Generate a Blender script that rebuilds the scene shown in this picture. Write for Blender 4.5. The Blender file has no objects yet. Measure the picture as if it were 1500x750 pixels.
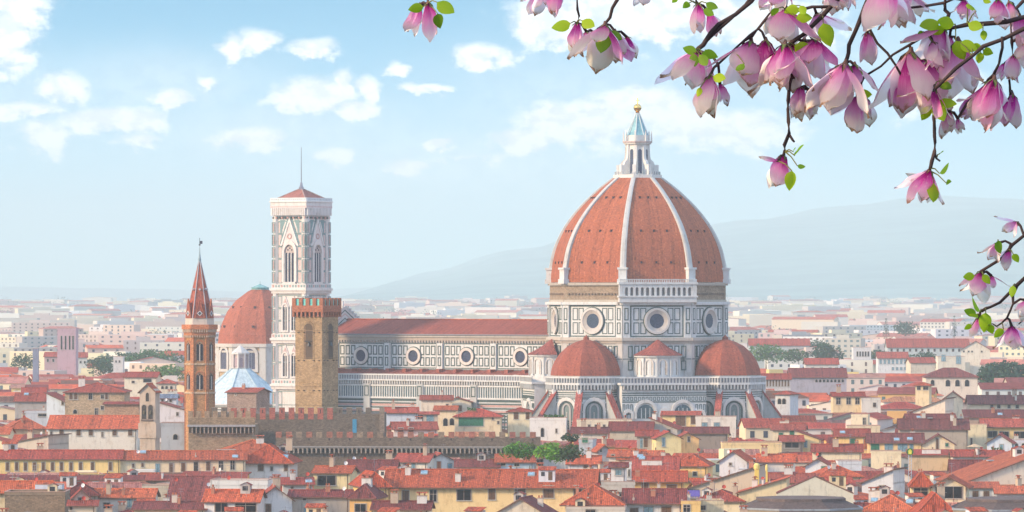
import bpy, math, random
from mathutils import Matrix, Vector, noise as mnoise

R_ = math.radians
sc = bpy.context.scene
COL = sc.collection

# ------------------------------------------------------------------ camera
EYE = 59.0            # eye height over the city floor, on the hill terrace
F = 7100.0            # focal length in 1500-wide picture units
HOR = 432.0           # horizon row in those units
cam_d = bpy.data.cameras.new("camera")
cam = bpy.data.objects.new("camera", cam_d)
COL.objects.link(cam)
cam.location = (0, 0, EYE)
cam.rotation_euler = (R_(90), 0, 0)
cam_d.sensor_width = 36.0
cam_d.lens = F / 1500 * 36.0
cam_d.shift_y = (HOR - 375.0) / 1500.0
cam_d.clip_start = 0.5
cam_d.clip_end = 60000
sc.camera = cam

# ------------------------------------------------------------------ world, sun, exposure
SUN_EL, SUN_AZ = R_(22), R_(-113)      # azimuth measured from +Y towards +X
sc.view_settings.view_transform = 'Standard'
sc.view_settings.look = 'None'
sc.view_settings.exposure = 1.86
sc.view_settings.gamma = 1.0
sc.view_settings.use_curve_mapping = False
sc.cycles.use_denoising = True
sc.cycles.max_bounces = 6
sc.cycles.diffuse_bounces = 3
sc.cycles.transparent_max_bounces = 16
sc.cycles.volume_bounces = 2

sun_d = bpy.data.lights.new("sun", 'SUN')
sun_d.energy = 1.5
sun_d.angle = R_(10)
sun_d.color = (1.0, 0.72, 0.44)
sun = bpy.data.objects.new("sun", sun_d)
COL.objects.link(sun)
sd = Vector((math.sin(SUN_AZ) * math.cos(SUN_EL), math.cos(SUN_AZ) * math.cos(SUN_EL), math.sin(SUN_EL)))
sun.rotation_euler = sd.to_track_quat('Z', 'Y').to_euler()
sun.location = (-200, 900, 400)


class NT:
    """small helper to wire node trees"""
    def __init__(s, tree):
        s.t = tree
        s.n = tree.nodes
        s.l = tree.links
        s.n.clear()

    def node(s, typ, **kw):
        nd = s.n.new(typ)
        for k, v in kw.items():
            setattr(nd, k, v)
        return nd

    def put(s, sock, v):
        if isinstance(v, bpy.types.NodeSocket):
            s.l.new(v, sock)
        elif v is not None:
            if sock.type == 'RGBA' and not isinstance(v, (int, float)) and len(v) == 3:
                v = (*v, 1)
            sock.default_value = v

    def m(s, op, a, b=None, c=None, clamp=False):
        nd = s.node('ShaderNodeMath', operation=op, use_clamp=clamp)
        s.put(nd.inputs[0], a)
        if b is not None: s.put(nd.inputs[1], b)
        if c is not None: s.put(nd.inputs[2], c)
        return nd.outputs[0]

    def mix(s, f, a, b, mode='MIX'):
        nd = s.node('ShaderNodeMix', data_type='RGBA', blend_type=mode)
        s.put(nd.inputs[0], f); s.put(nd.inputs[6], a); s.put(nd.inputs[7], b)
        return nd.outputs[2]

    def noise(s, vec, scale, detail=3, rough=0.55, dim='3D'):
        nd = s.node('ShaderNodeTexNoise', noise_dimensions=dim)
        if vec is not None: s.put(nd.inputs['Vector'], vec)
        nd.inputs['Scale'].default_value = scale
        nd.inputs['Detail'].default_value = detail
        nd.inputs['Roughness'].default_value = rough
        return nd.outputs[0]

    def ramp(s, f, stops):
        nd = s.node('ShaderNodeValToRGB')
        cr = nd.color_ramp
        while len(cr.elements) < len(stops): cr.elements.new(0.5)
        for e, (p, c) in zip(cr.elements, stops):
            e.position = p
            e.color = (*c, 1) if len(c) == 3 else c
        s.put(nd.inputs[0], f)
        return nd.outputs[0]

    def rng(s, v, a, b, c=0.0, d=1.0):
        nd = s.node('ShaderNodeMapRange')
        s.put(nd.inputs[0], v)
        for i, x in enumerate((a, b, c, d)): nd.inputs[i + 1].default_value = x
        return nd.outputs[0]

    def smooth(s, v, a, b):
        nd = s.node('ShaderNodeMapRange', interpolation_type='SMOOTHSTEP')
        s.put(nd.inputs[0], v)
        for i, x in enumerate((a, b, 0.0, 1.0)): nd.inputs[i + 1].default_value = x
        return nd.outputs[0]

    def xyz(s, x, y, z):
        nd = s.node('ShaderNodeCombineXYZ')
        s.put(nd.inputs[0], x); s.put(nd.inputs[1], y); s.put(nd.inputs[2], z)
        return nd.outputs[0]


world = bpy.data.worlds.new("World")
sc.world = world
world.use_nodes = True
w = NT(world.node_tree)
tc = w.node('ShaderNodeTexCoord')
sep = w.node('ShaderNodeSeparateXYZ'); w.l.new(tc.outputs['Generated'], sep.inputs[0])
# the sky's own colour gain with height, as a wide view of it shows
lift = w.m('MULTIPLY', sep.outputs[2], 7.0)
lift = w.m('ADD', lift, 0.02)
sky = w.node('ShaderNodeTexSky', sky_type='NISHITA', sun_disc=False, sun_elevation=SUN_EL,
             sun_rotation=SUN_AZ, altitude=60, air_density=1.0, dust_density=1.2, ozone_density=2.0)
w.l.new(w.xyz(sep.outputs[0], sep.outputs[1], lift), sky.inputs[0])
# cumulus and thin veils, laid out by compass direction (tangent of azimuth / elevation)
ysafe = w.m('MAXIMUM', sep.outputs[1], 0.05)
ta = w.m('DIVIDE', sep.outputs[0], ysafe)
te = w.m('DIVIDE', sep.outputs[2], ysafe)
K = 1 / F
cp = w.xyz(w.m('MULTIPLY', ta, 14.2), w.m('MULTIPLY', te, 20.0), 0.0)
n1 = w.noise(cp, 4.0, 7, 0.62)
n2 = w.noise(cp, 13.0, 6, 0.65)
warpx = w.m('MULTIPLY', w.m('SUBTRACT', w.noise(cp, 7.0, 4), 0.5), 0.010)
wx = w.m('ADD', ta, warpx)
wy = w.m('ADD', te, w.m('MULTIPLY', w.m('SUBTRACT', n2, 0.5), 0.006))
def blob(px, py, rx, ry, s=1.0):
    dx = w.m('DIVIDE', w.m('SUBTRACT', wx, (px - 750) * K), rx * K * 1.4)
    dy = w.m('DIVIDE', w.m('SUBTRACT', wy, (HOR - py) * K), ry * K * 1.4)
    d = w.m('SQRT', w.m('ADD', w.m('MULTIPLY', dx, dx), w.m('MULTIPLY', dy, dy)))
    return w.m('MULTIPLY', w.m('SUBTRACT', 1.0, d), s)
def cloud_sum(lst):
    acc = None
    for b in lst:
        v = blob(*b)
        acc = v if acc is None else w.m('MAXIMUM', acc, v)
    return acc
dense = cloud_sum([(8, 55, 46, 62), (20, 10, 62, 26), (90, 132, 46, 30), (160, 178, 92, 20), (62, 200, 44, 26),
                   (30, 160, 70, 12), (452, 142, 62, 30), (540, 130, 18, 16), (505, 122, 14, 20), (520, 162, 40, 12),
                   (336, 72, 18, 24), (372, 60, 34, 20), (456, 70, 40, 14), (372, 203, 56, 20), (490, 226, 34, 12),
                   (252, 146, 26, 15), (706, 82, 46, 20), (590, 102, 16, 10), (630, 129, 38, 9), (640, 213, 22, 9),
                   (810, 36, 62, 40), (930, 20, 150, 44), (850, 180, 95, 40), (770, 208, 60, 22), (960, 160, 110, 34),
                   (1060, 190, 120, 36), (1130, 40, 110, 40), (600, 245, 40, 10), (1380, 130, 90, 40, .8),
                   (300, 120, 24, 12, .8), (205, 205, 26, 10, .8), (700, 232, 60, 9, .7)])
veil = cloud_sum([(240, 120, 190, 60), (60, 150, 150, 80), (400, 190, 240, 60), (900, 150, 260, 120), (1200, 80, 300, 120),
                  (700, 240, 420, 60)])
da = w.m('ADD', dense, w.m('MULTIPLY', w.m('SUBTRACT', n1, 0.5), 1.3))
da = w.m('ADD', da, w.m('MULTIPLY', w.m('SUBTRACT', n2, 0.5), 1.15))
da = w.smooth(da, 0.0, 0.64)
va = w.m('MULTIPLY', w.smooth(w.m('ADD', veil, w.m('MULTIPLY', w.m('SUBTRACT', n1, 0.5), 0.9)), -0.1, 1.0), 0.32)
front = w.smooth(sep.outputs[1], 0.2, 0.6)
alpha = w.m('MULTIPLY', w.m('MAXIMUM', w.m('MULTIPLY', da, 0.95), va), front)
SKY_TINT = (0.0, 0.52, 0.565)
skyc = w.mix(1.0, sky.outputs[0], SKY_TINT, 'MULTIPLY')
low = w.m('SUBTRACT', 1.0, w.smooth(w.m('ADD', sep.outputs[2], w.m('MULTIPLY', w.m('SUBTRACT', n1, 0.5), 0.012)), 0.0, 0.062))
skyc = w.mix(w.m('MULTIPLY', low, 0.62), skyc, (2.10, 2.22, 2.20))
CLOUD = (2.95, 2.95, 2.92)
shade = w.mix(w.smooth(n2, 0.42, 0.56), (2.15, 2.27, 2.35), CLOUD)
outc = w.mix(alpha, skyc, shade)
# unseen broken bright cloud added overhead and behind the viewpoint as fill light
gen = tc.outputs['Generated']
fill_cloud = w.smooth(w.noise(gen, 2.6, 5, 0.6), 0.36, 0.56)
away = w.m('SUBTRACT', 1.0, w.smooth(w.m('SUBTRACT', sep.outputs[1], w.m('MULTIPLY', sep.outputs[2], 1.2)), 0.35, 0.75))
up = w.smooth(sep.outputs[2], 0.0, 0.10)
outc = w.mix(w.m('MULTIPLY', w.m('MULTIPLY', fill_cloud, away), w.m('MULTIPLY', up, 0.92)), outc, (2.35, 2.62, 3.35))
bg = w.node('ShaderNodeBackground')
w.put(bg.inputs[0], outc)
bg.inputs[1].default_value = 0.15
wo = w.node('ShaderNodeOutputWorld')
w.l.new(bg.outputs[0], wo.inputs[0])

# ------------------------------------------------------------------ materials
def new_mat(name):
    m = bpy.data.materials.new(name)
    m.use_nodes = True
    return m, NT(m.node_tree)

def finish(nt, color, rough=0.8, bump=None, bstr=0.3, bdist=0.05, metallic=0.0, spec=0.3, extra=None):
    p = nt.node('ShaderNodeBsdfPrincipled')
    nt.put(p.inputs['Base Color'], color)
    nt.put(p.inputs['Roughness'], rough)
    nt.put(p.inputs['Metallic'], metallic)
    nt.put(p.inputs['Specular IOR Level'], spec)
    if bump is not None:
        b = nt.node('ShaderNodeBump')
        b.inputs['Strength'].default_value = bstr
        b.inputs['Distance'].default_value = bdist
        nt.put(b.inputs['Height'], bump)
        nt.l.new(b.outputs[0], p.inputs['Normal'])
    o = nt.node('ShaderNodeOutputMaterial')
    nt.l.new(p.outputs[0], o.inputs[0])
    return p

def uvxy(nt):
    u = nt.node('ShaderNodeUVMap')
    s = nt.node('ShaderNodeSeparateXYZ'); nt.l.new(u.outputs[0], s.inputs[0])
    return u.outputs[0], s.outputs[0], s.outputs[1]

def geo_pos(nt):
    return nt.node('ShaderNodeNewGeometry').outputs['Position']

MATS = {}

def mat_tile(name, pu, pv, contrast=1.0, grooves=1.0):
    m, n = new_mat(name)
    uv, u, v = uvxy(n)
    cu = n.m('FLOOR', n.m('DIVIDE', u, pu))
    cv = n.m('FLOOR', n.m('DIVIDE', v, pv))
    wn = n.node('ShaderNodeTexWhiteNoise', noise_dimensions='3D')
    n.put(wn.inputs[0], n.xyz(cu, cv, 0.5))
    wc = n.node('ShaderNodeTexWhiteNoise', noise_dimensions='1D')
    n.put(wc.inputs['W'], cu)
    wv = n.m('ADD', n.m('MULTIPLY', wn.outputs[0], 0.6), n.m('MULTIPLY', wc.outputs[0], 0.4))
    big = n.noise(geo_pos(n), 0.16, 5, 0.7)
    mid = n.noise(geo_pos(n), 2.6, 4, 0.65)
    col = n.node('ShaderNodeAttribute', attribute_name='Col').outputs['Color']
    c = n.ramp(wv, [(0.0, (0.34, 0.36, 0.42)), (0.12, (0.50, 0.48, 0.52)), (0.3, (0.80, 0.78, 0.80)),
                               (0.72, (1.08, 1.02, 1.0)), (0.90, (1.30, 1.45, 1.45)), (1.0, (1.55, 2.1, 2.2))])
    base = n.mix(contrast, col, n.mix(1.0, col, c, 'MULTIPLY'))
    dirt = n.mix(n.smooth(mid, 0.48, 0.72), base, n.mix(1.0, base, (0.66, 0.66, 0.68), 'MULTIPLY'))
    lich = n.mix(n.m('MULTIPLY', n.smooth(big, 0.52, 0.75), 0.55), dirt, n.mix(1.0, dirt, (0.60, 0.72, 0.74), 'MULTIPLY'))
    run = n.noise(n.xyz(n.m('MULTIPLY', u, 0.7), n.m('MULTIPLY', v, 0.06), 3.0), 1.0, 6, 0.72)
    lich = n.mix(n.m('MULTIPLY', n.smooth(run, 0.50, 0.72), 0.75 if name == 'dome_tiles' else 0.4), lich, n.mix(1.0, lich, (0.55, 0.58, 0.72), 'MULTIPLY'))
    fu = n.m('FRACT', n.m('DIVIDE', u, pu))
    groove = n.m('SINE', n.m('MULTIPLY', fu, math.pi))
    gap = n.m('MULTIPLY', n.smooth(groove, 0.0, 0.45), 1.0)
    out = n.mix(n.m('MULTIPLY', n.m('SUBTRACT', 1.0, gap), 0.45 * grooves), lich, (0.05, 0.025, 0.02))
    fv = n.m('FRACT', n.m('DIVIDE', v, pv))
    h = n.m('ADD', groove, n.m('MULTIPLY', fv, 0.35))
    h = n.m('ADD', h, n.m('MULTIPLY', wn.outputs[0], 0.35))
    finish(n, out, 0.85, h, 0.6 * grooves + 0.2, 0.09)
    MATS[name] = m

mat_tile('roof_tiles', 0.36, 0.50)
mat_tile('dome_tiles', 0.42, 0.42, 0.62, 0.2)
mat_tile('far_tiles', 1.3, 1.1, 0.55, 0.0)

def mat_plaster(name, stain=1.0, rough=0.9):
    m, n = new_mat(name)
    p = geo_pos(n)
    col = n.node('ShaderNodeAttribute', attribute_name='Col').outputs['Color']
    st = n.node('ShaderNodeMapping'); st.inputs['Scale'].default_value = (1, 1, 0.22)
    n.l.new(p, st.inputs[0])
    streak = n.noise(st.outputs[0], 1.3, 5, 0.7)
    patch = n.noise(p, 0.45, 5, 0.65)
    fine = n.noise(p, 4.0, 3, 0.6)
    c = n.mix(n.m('MULTIPLY', n.smooth(streak, 0.50, 0.78), 0.60 * stain), col, n.mix(1.0, col, (0.50, 0.50, 0.52), 'MULTIPLY'))
    c = n.mix(n.m('MULTIPLY', n.smooth(patch, 0.50, 0.72), 0.45 * stain), c, n.mix(1.0, c, (0.74, 0.68, 0.62), 'MULTIPLY'))
    c = n.mix(n.m('MULTIPLY', n.smooth(fine, 0.35, 0.65), 0.18), c, n.mix(1.0, c, (1.2, 1.2, 1.2), 'MULTIPLY'))
    finish(n, c, rough, fine, 0.25, 0.03)
    MATS[name] = m
mat_plaster('plaster', 1.5)
mat_plaster('weathered_marble', 1.15, 0.7)
mat_plaster('far_plaster', 0.4)

def mat_stone(name, bw, bh, mortar=0.02, c1=(0.7, 0.7, 0.7), c2=(1.25, 1.2, 1.15), stain=0.6):
    m, n = new_mat(name)
    uv, u, v = uvxy(n)
    col = n.node('ShaderNodeAttribute', attribute_name='Col').outputs['Color']
    br = n.node('ShaderNodeTexBrick')
    n.l.new(uv, br.inputs['Vector'])
    br.inputs['Scale'].default_value = 1.0
    br.inputs['Brick Width'].default_value = bw
    br.inputs['Row Height'].default_value = bh
    br.inputs['Mortar Size'].default_value = mortar
    br.inputs['Color1'].default_value = (*c1, 1)
    br.inputs['Color2'].default_value = (*c2, 1)
    br.inputs['Mortar'].default_value = (0.75, 0.72, 0.68, 1)
    p = geo_pos(n)
    big = n.noise(p, 0.3, 6, 0.72)
    mid = n.noise(p, 2.2, 4, 0.7)
    c = n.mix(1.0, col, br.outputs[0], 'MULTIPLY')
    c = n.mix(n.m('MULTIPLY', n.smooth(big, 0.45, 0.75), stain), c, n.mix(1.0, c, (0.45, 0.44, 0.46), 'MULTIPLY'))
    c = n.mix(n.m('MULTIPLY', n.smooth(mid, 0.45, 0.7), 0.55), c, n.mix(1.0, c, (0.55, 0.52, 0.50), 'MULTIPLY'))
    c = n.mix(n.m('MULTIPLY', n.smooth(mid, 0.62, 0.35), 0.3), c, n.mix(1.0, c, (1.35, 1.3, 1.25), 'MULTIPLY'))
    finish(n, c, 0.92, n.m('ADD', br.outputs[1], n.m('MULTIPLY', mid, -1.2)), 0.5, 0.06)
    MATS[name] = m
mat_stone('rubble_stone', 0.55, 0.26, 0.02, (0.78, 0.77, 0.76), (1.18, 1.15, 1.12))
mat_stone('brickwork', 0.5, 0.16, 0.012, (0.75, 0.7, 0.7), (1.2, 1.15, 1.1), 0.3)

def mat_flat(name, rough=0.7, metallic=0.0, spec=0.3, var=0.12):
    m, n = new_mat(name)
    col = n.node('ShaderNodeAttribute', attribute_name='Col').outputs['Color']
    f = n.noise(geo_pos(n), 2.5, 4, 0.65)
    c = n.mix(n.smooth(f, 0.35, 0.65), n.mix(1.0, col, (1 - var, 1 - var, 1 - var), 'MULTIPLY'), n.mix(1.0, col, (1 + var, 1 + var, 1 + var), 'MULTIPLY'))
    finish(n, c, rough, None, metallic=metallic, spec=spec)
    MATS[name] = m
mat_flat('paint')
mat_flat('timber', 0.75, var=0.25)
mat_flat('metal', 0.38, 0.8)
mat_flat('gold', 0.25, 1.0)
mat_flat('glass', 0.25, 0.0, 0.35, 0.3)
mat_flat('bark', 0.85, var=0.3)

def mat_copper():
    m, n = new_mat('lead_sheet')
    uv, u, v = uvxy(n)
    col = n.node('ShaderNodeAttribute', attribute_name='Col').outputs['Color']
    f = n.noise(geo_pos(n), 0.8, 5, 0.7)
    seam = n.m('LESS_THAN', n.m('FRACT', n.m('DIVIDE', u, 1.1)), 0.10)
    c = n.mix(n.smooth(f, 0.35, 0.7), col, n.mix(1.0, col, (0.62, 0.7, 0.74), 'MULTIPLY'))
    c = n.mix(n.m('MULTIPLY', seam, 0.35), c, (0.2, 0.27, 0.3))
    finish(n, c, 0.5, seam, 0.4, 0.05)
    MATS['lead_sheet'] = m
mat_copper()

def mat_leaf(name, trans=0.35, uvgrad=None):
    m, n = new_mat(name)
    col = n.node('ShaderNodeAttribute', attribute_name='Col').outputs['Color']
    oi = n.node('ShaderNodeObjectInfo')
    f = n.noise(geo_pos(n), 0.9, 3, 0.6)
    c = n.mix(n.smooth(f, 0.3, 0.7), n.mix(1.0, col, (0.62, 0.68, 0.6), 'MULTIPLY'), n.mix(1.0, col, (1.35, 1.25, 1.2), 'MULTIPLY'))
    p = finish(n, c, 0.55, n.m('SINE', n.m('MULTIPLY', uvxy(n)[2], 60.0)) if name == 'young_leaf' else None, 0.12, 0.0015)
    tr = n.node('ShaderNodeBsdfTranslucent')
    n.put(tr.inputs[0], n.mix(1.0, c, (1.2, 1.3, 0.7), 'MULTIPLY'))
    ms = n.node('ShaderNodeMixShader')
    ms.inputs[0].default_value = trans
    n.l.new(p.outputs[0], ms.inputs[1]); n.l.new(tr.outputs[0], ms.inputs[2])
    out = [x for x in n.n if x.type == 'OUTPUT_MATERIAL'][0]
    n.l.new(ms.outputs[0], out.inputs[0])
    MATS[name] = m
mat_leaf('foliage', 0.25)
mat_leaf('young_leaf', 0.55)

def mat_petal():
    m, n = new_mat('magnolia_petal')
    uv, u, v = uvxy(n)
    oi = n.node('ShaderNodeObjectInfo')
    rnd = oi.outputs['Random']
    vein = n.noise(n.xyz(n.m('MULTIPLY', u, 16.0), n.m('MULTIPLY', v, 2.0), n.m('MULTIPLY', rnd, 9.0)), 1.6, 4, 0.6)
    wob = n.m('ADD', v, n.m('MULTIPLY', n.m('SUBTRACT', vein, 0.5), 0.45))
    t = n.m('ADD', wob, n.m('MULTIPLY', n.m('SUBTRACT', rnd, 0.42), 0.70))
    back = n.node('ShaderNodeNewGeometry').outputs['Backfacing']
    outer = n.ramp(t, [(0.0, (0.50, 0.04, 0.34)), (0.16, (0.72, 0.12, 0.52)), (0.42, (0.93, 0.42, 0.78)), (0.70, (0.94, 0.66, 0.86)), (0.96, (0.97, 0.90, 0.92))])
    inner = n.ramp(t, [(0.0, (0.88, 0.50, 0.72)), (0.3, (0.93, 0.76, 0.84)), (0.7, (0.95, 0.90, 0.90)), (1.0, (0.93, 0.86, 0.74))])
    c = n.mix(back, outer, inner)
    sm = n.noise(n.xyz(n.m('MULTIPLY', u, 3.0), n.m('MULTIPLY', v, 5.0), n.m('MULTIPLY', rnd, 31.0)), 1.5, 4, 0.7)
    c = n.mix(n.m('MULTIPLY', n.smooth(sm, 0.56, 0.70), 0.4), c, (0.96, 0.88, 0.86))
    edge = n.m('ADD', v, n.m('MULTIPLY', n.m('SUBTRACT', sm, 0.5), 0.35))
    brown = n.m('MULTIPLY', n.smooth(edge, 0.86, 0.98), n.m('GREATER_THAN', n.m('FRACT', n.m('MULTIPLY', rnd, 7.3)), 0.45))
    c = n.mix(n.m('MULTIPLY', brown, 0.8), c, (0.42, 0.20, 0.06))
    p = finish(n, c, 0.5, n.m('ADD', vein, n.m('MULTIPLY', sm, 2.0)), 0.5, 0.006, spec=0.35)
    tr = n.node('ShaderNodeBsdfTranslucent'); n.put(tr.inputs[0], c)
    ms = n.node('ShaderNodeMixShader'); ms.inputs[0].default_value = 0.86
    n.l.new(p.outputs[0], ms.inputs[1]); n.l.new(tr.outputs[0], ms.inputs[2])
    out = [x for x in n.n if x.type == 'OUTPUT_MATERIAL'][0]
    n.l.new(ms.outputs[0], out.inputs[0])
    MATS['magnolia_petal'] = m
mat_petal()

def mat_ground():
    m, n = new_mat('ground_cover')
    p = geo_pos(n)
    f = n.noise(p, 0.02, 6, 0.7)
    c = n.mix(n.smooth(f, 0.35, 0.65), (0.10, 0.09, 0.08), (0.07, 0.085, 0.05))
    finish(n, c, 0.95)
    MATS['ground'] = m
mat_ground()

def mat_hill():
    m, n = new_mat('wooded_hill')
    p = geo_pos(n)
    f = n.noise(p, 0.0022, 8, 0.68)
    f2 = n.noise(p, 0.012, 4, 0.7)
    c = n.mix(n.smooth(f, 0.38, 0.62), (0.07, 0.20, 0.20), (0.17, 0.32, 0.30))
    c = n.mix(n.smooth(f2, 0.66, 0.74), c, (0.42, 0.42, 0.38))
    finish(n, c, 0.95)
    MATS['hill'] = m
mat_hill()

# ------------------------------------------------------------------ mesh collector
WHITE = (0.60, 0.58, 0.56)

class MB:
    def __init__(s, col=(0.5, 0.5, 0.5)):
        s.v, s.f, s.mi, s.fc = [], [], [], []
        s.mats = []
        s.M = Matrix()
        s.col = col
        s.mat = 'paint'
        s.uvs = {}

    def mid(s, mat):
        mat = mat or s.mat
        if mat not in s.mats: s.mats.append(mat)
        return s.mats.index(mat)

    def add(s, vs, fs, mat=None, col=None):
        o = len(s.v)
        for p in vs:
            q = s.M @ Vector(p)
            s.v.append((q.x, q.y, q.z))
        k = s.mid(mat)
        for f in fs:
            s.f.append([i + o for i in f])
            s.mi.append(k)
            s.fc.append(col or s.col)

    def box(s, x0, x1, y0, y1, z0, z1, mat=None, col=None):
        s.add([(x0, y0, z0), (x1, y0, z0), (x1, y1, z0), (x0, y1, z0), (x0, y0, z1), (x1, y0, z1), (x1, y1, z1), (x0, y1, z1)],
              [(0, 3, 2, 1), (4, 5, 6, 7), (0, 1, 5, 4), (1, 2, 6, 5), (2, 3, 7, 6), (3, 0, 4, 7)], mat, col)

    def prism(s, poly, z0, z1, mat=None, col=None, top=None, cap=True):
        """poly: ccw 2d points; top: optional second ring of 2d points"""
        n = len(poly)
        top = top or poly
        vs = [(x, y, z0) for x, y in poly] + [(x, y, z1) for x, y in top]
        fs = [(i, (i + 1) % n, n + (i + 1) % n, n + i) for i in range(n)]
        if cap: fs += [tuple(range(n, 2 * n)), tuple(reversed(range(n)))]
        s.add(vs, fs, mat, col)

    def slab(s, poly, y0, y1, mat=None, col=None):
        """poly in (x,z) ccw seen from -y; extruded from y0 (front) to y1 (back)"""
        n = len(poly)
        vs = [(x, y0, z) for x, z in poly] + [(x, y1, z) for x, z in poly]
        fs = [tuple(range(n)), tuple(reversed(range(n, 2 * n)))] + [(i, n + i, n + (i + 1) % n, (i + 1) % n) for i in range(n)]
        s.add(vs, fs, mat, col)

    def band(s, outer, inner, y0, y1, mat=None, col=None, closed=False):
        """strip between two open or closed (x,z) polylines, extruded"""
        n = len(outer)
        vs = [(x, y0, z) for x, z in outer] + [(x, y0, z) for x, z in inner] + [(x, y1, z) for x, z in outer] + [(x, y1, z) for x, z in inner]
        fs = []
        for i in range(n if closed else n - 1):
            j = (i + 1) % n
            fs += [(i, n + i, n + j, j), (n + i, 3 * n + i, 3 * n + j, n + j), (i, j, 2 * n + j, 2 * n + i)]
        s.add(vs, fs, mat, col)

    def ring(s, cx, cz, r0, r1, y0, y1, mat=None, col=None, n=20):
        a = [2 * math.pi * i / n for i in range(n)]
        s.band([(cx + r1 * math.cos(t), cz + r1 * math.sin(t)) for t in a][::-1], [(cx + r0 * math.cos(t), cz + r0 * math.sin(t)) for t in a][::-1], y0, y1, mat, col, True)

    def disc(s, cx, cz, r, y0, y1, mat=None, col=None, n=20):
        s.slab([(cx + r * math.cos(2 * math.pi * i / n), cz + r * math.sin(2 * math.pi * i / n)) for i in range(n)], y0, y1, mat, col)

    def lathe(s, prof, n=12, mat=None, col=None, a0=0.0, a1=2 * math.pi, cx=0, cy=0, phase=0.0):
        full = abs(a1 - a0 - 2 * math.pi) < 1e-6
        m = n if full else n + 1
        vs = []
        for r, z in prof:
            for i in range(m):
                t = phase + a0 + (a1 - a0) * i / n
                vs.append((cx + r * math.cos(t), cy + r * math.sin(t), z))
        fs = []
        for k in range(len(prof) - 1):
            for i in range(n):
                j = (i + 1) % m
                fs.append((k * m + i, k * m + j, (k + 1) * m + j, (k + 1) * m + i))
        s.add(vs, fs, mat, col)

    def tube(s, pts, rad, n=6, mat=None, col=None):
        pts = [Vector(p) for p in pts]
        rr = rad if isinstance(rad, (list, tuple)) else [rad] * len(pts)
        vs, fs = [], []
        for i, p in enumerate(pts):
            d = (pts[min(i + 1, len(pts) - 1)] - pts[max(i - 1, 0)]).normalized()
            a = d.cross(Vector((0, 0, 1)))
            if a.length < 1e-3: a = d.cross(Vector((0, 1, 0)))
            a.normalize()
            b = d.cross(a)
            for k in range(n):
                t = 2 * math.pi * k / n
                q = p + (a * math.cos(t) + b * math.sin(t)) * rr[i]
                vs.append((q.x, q.y, q.z))
        for i in range(len(pts) - 1):
            for k in range(n):
                j = (k + 1) % n
                fs.append((i * n + k, (i + 1) * n + k, (i + 1) * n + j, i * n + j))
        fs += [tuple(range(n)), tuple(reversed(range((len(pts) - 1) * n, len(pts) * n)))]
        s.add(vs, fs, mat, col)

    def mesh(s, name, smooth=False):
        me = bpy.data.meshes.new(name)
        me.from_pydata(s.v, [], s.f)
        for k in s.mats: me.materials.append(MATS[k])
        me.polygons.foreach_set('material_index', s.mi)
        if smooth: me.polygons.foreach_set('use_smooth', [True] * len(s.f))
        at = me.attributes.new('Col', 'FLOAT_COLOR', 'FACE')
        at.data.foreach_set('color', [x for c in s.fc for x in (c[0], c[1], c[2], 1.0)])
        uv = me.uv_layers.new(name='UVMap')
        buf = []
        V = s.v
        for k, f in enumerate(s.f):
            if k in s.uvs:
                for q in s.uvs[k]: buf += q
                continue
            nx = ny = nz = 0.0
            for i in range(len(f)):
                a = V[f[i]]; b = V[f[(i + 1) % len(f)]]
                nx += (a[1] - b[1]) * (a[2] + b[2]); ny += (a[2] - b[2]) * (a[0] + b[0]); nz += (a[0] - b[0]) * (a[1] + b[1])
            h = math.hypot(nx, ny)
            L = math.hypot(h, nz) or 1.0
            if h / L < 0.05: ux, uy, vx, vy, vz = 1, 0, 0, 1, 0
            else:
                ux, uy = -ny / h, nx / h
                c = nz / L
                vx, vy, vz = -nx / h * c, -ny / h * c, h / L
            for i in f:
                p = V[i]
                buf += (p[0] * ux + p[1] * uy, p[0] * vx + p[1] * vy + p[2] * vz)
        uv.data.foreach_set('uv', buf)
        me.update()
        return me

    def build(s, name, parent=None, smooth=False, loc=None, rz=0.0):
        if not s.f: return None
        return link(name, s.mesh(name, smooth), parent, loc, rz)

def link(name, me, parent=None, loc=None, rz=0.0):
    o = bpy.data.objects.new(name, me)
    COL.objects.link(o)
    if parent: o.parent = parent
    if loc: o.location = loc
    if rz: o.rotation_euler = (0, 0, rz)
    return o

def tag(o, label, cat, group=None):
    o['label'] = label
    o['category'] = cat
    if group: o['group'] = group
    return o

def thing(name, label, cat, loc=(0, 0, 0), rz=0.0, group=None):
    o = link(name, None, None, loc, rz)
    o.empty_display_size = 1.0
    return tag(o, label, cat, group)

def struct(name, mb, kind='structure', smooth=False):
    o = mb.build(name, smooth=smooth)
    o['kind'] = kind
    return o

def at(px, py, Y):
    return Vector(((px - 750) / F * Y, Y, EYE - (py - HOR) / F * Y))

def face(nx, ny, d, cx=0.0, cy=0.0, z=0.0):
    """frame of a wall whose outward normal is (nx,ny): x along wall, -y outward, z up"""
    L = math.hypot(nx, ny); nx /= L; ny /= L
    M = Matrix(((-ny, -nx, 0, cx + nx * d), (nx, -ny, 0, cy + ny * d), (0, 0, 1, z), (0, 0, 0, 1)))
    return M

def arch(cx, z0, z1, w, pointed=False, n=8):
    """(x,z) outline of an arched opening, from bottom left over the top to bottom right"""
    r = w / 2
    pts = [(cx - r, z0)]
    if pointed:
        zs = z1 - r * 1.35
        for i in range(n // 2 + 1):
            t = i / (n // 2)
            pts.append((cx - r + r * (1 - math.cos(t * math.pi / 2)), zs + 1.35 * r * math.sin(t * math.pi / 2)))
        pts += [(2 * cx - x, z) for x, z in pts[::-1][1:]]
    else:
        zs = z1 - r
        for i in range(n + 1):
            t = math.pi * (1 - i / n)
            pts.append((cx + r * math.cos(t), zs + r * math.sin(t)))
        pts.append((cx + r, z0))
    return pts

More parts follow.
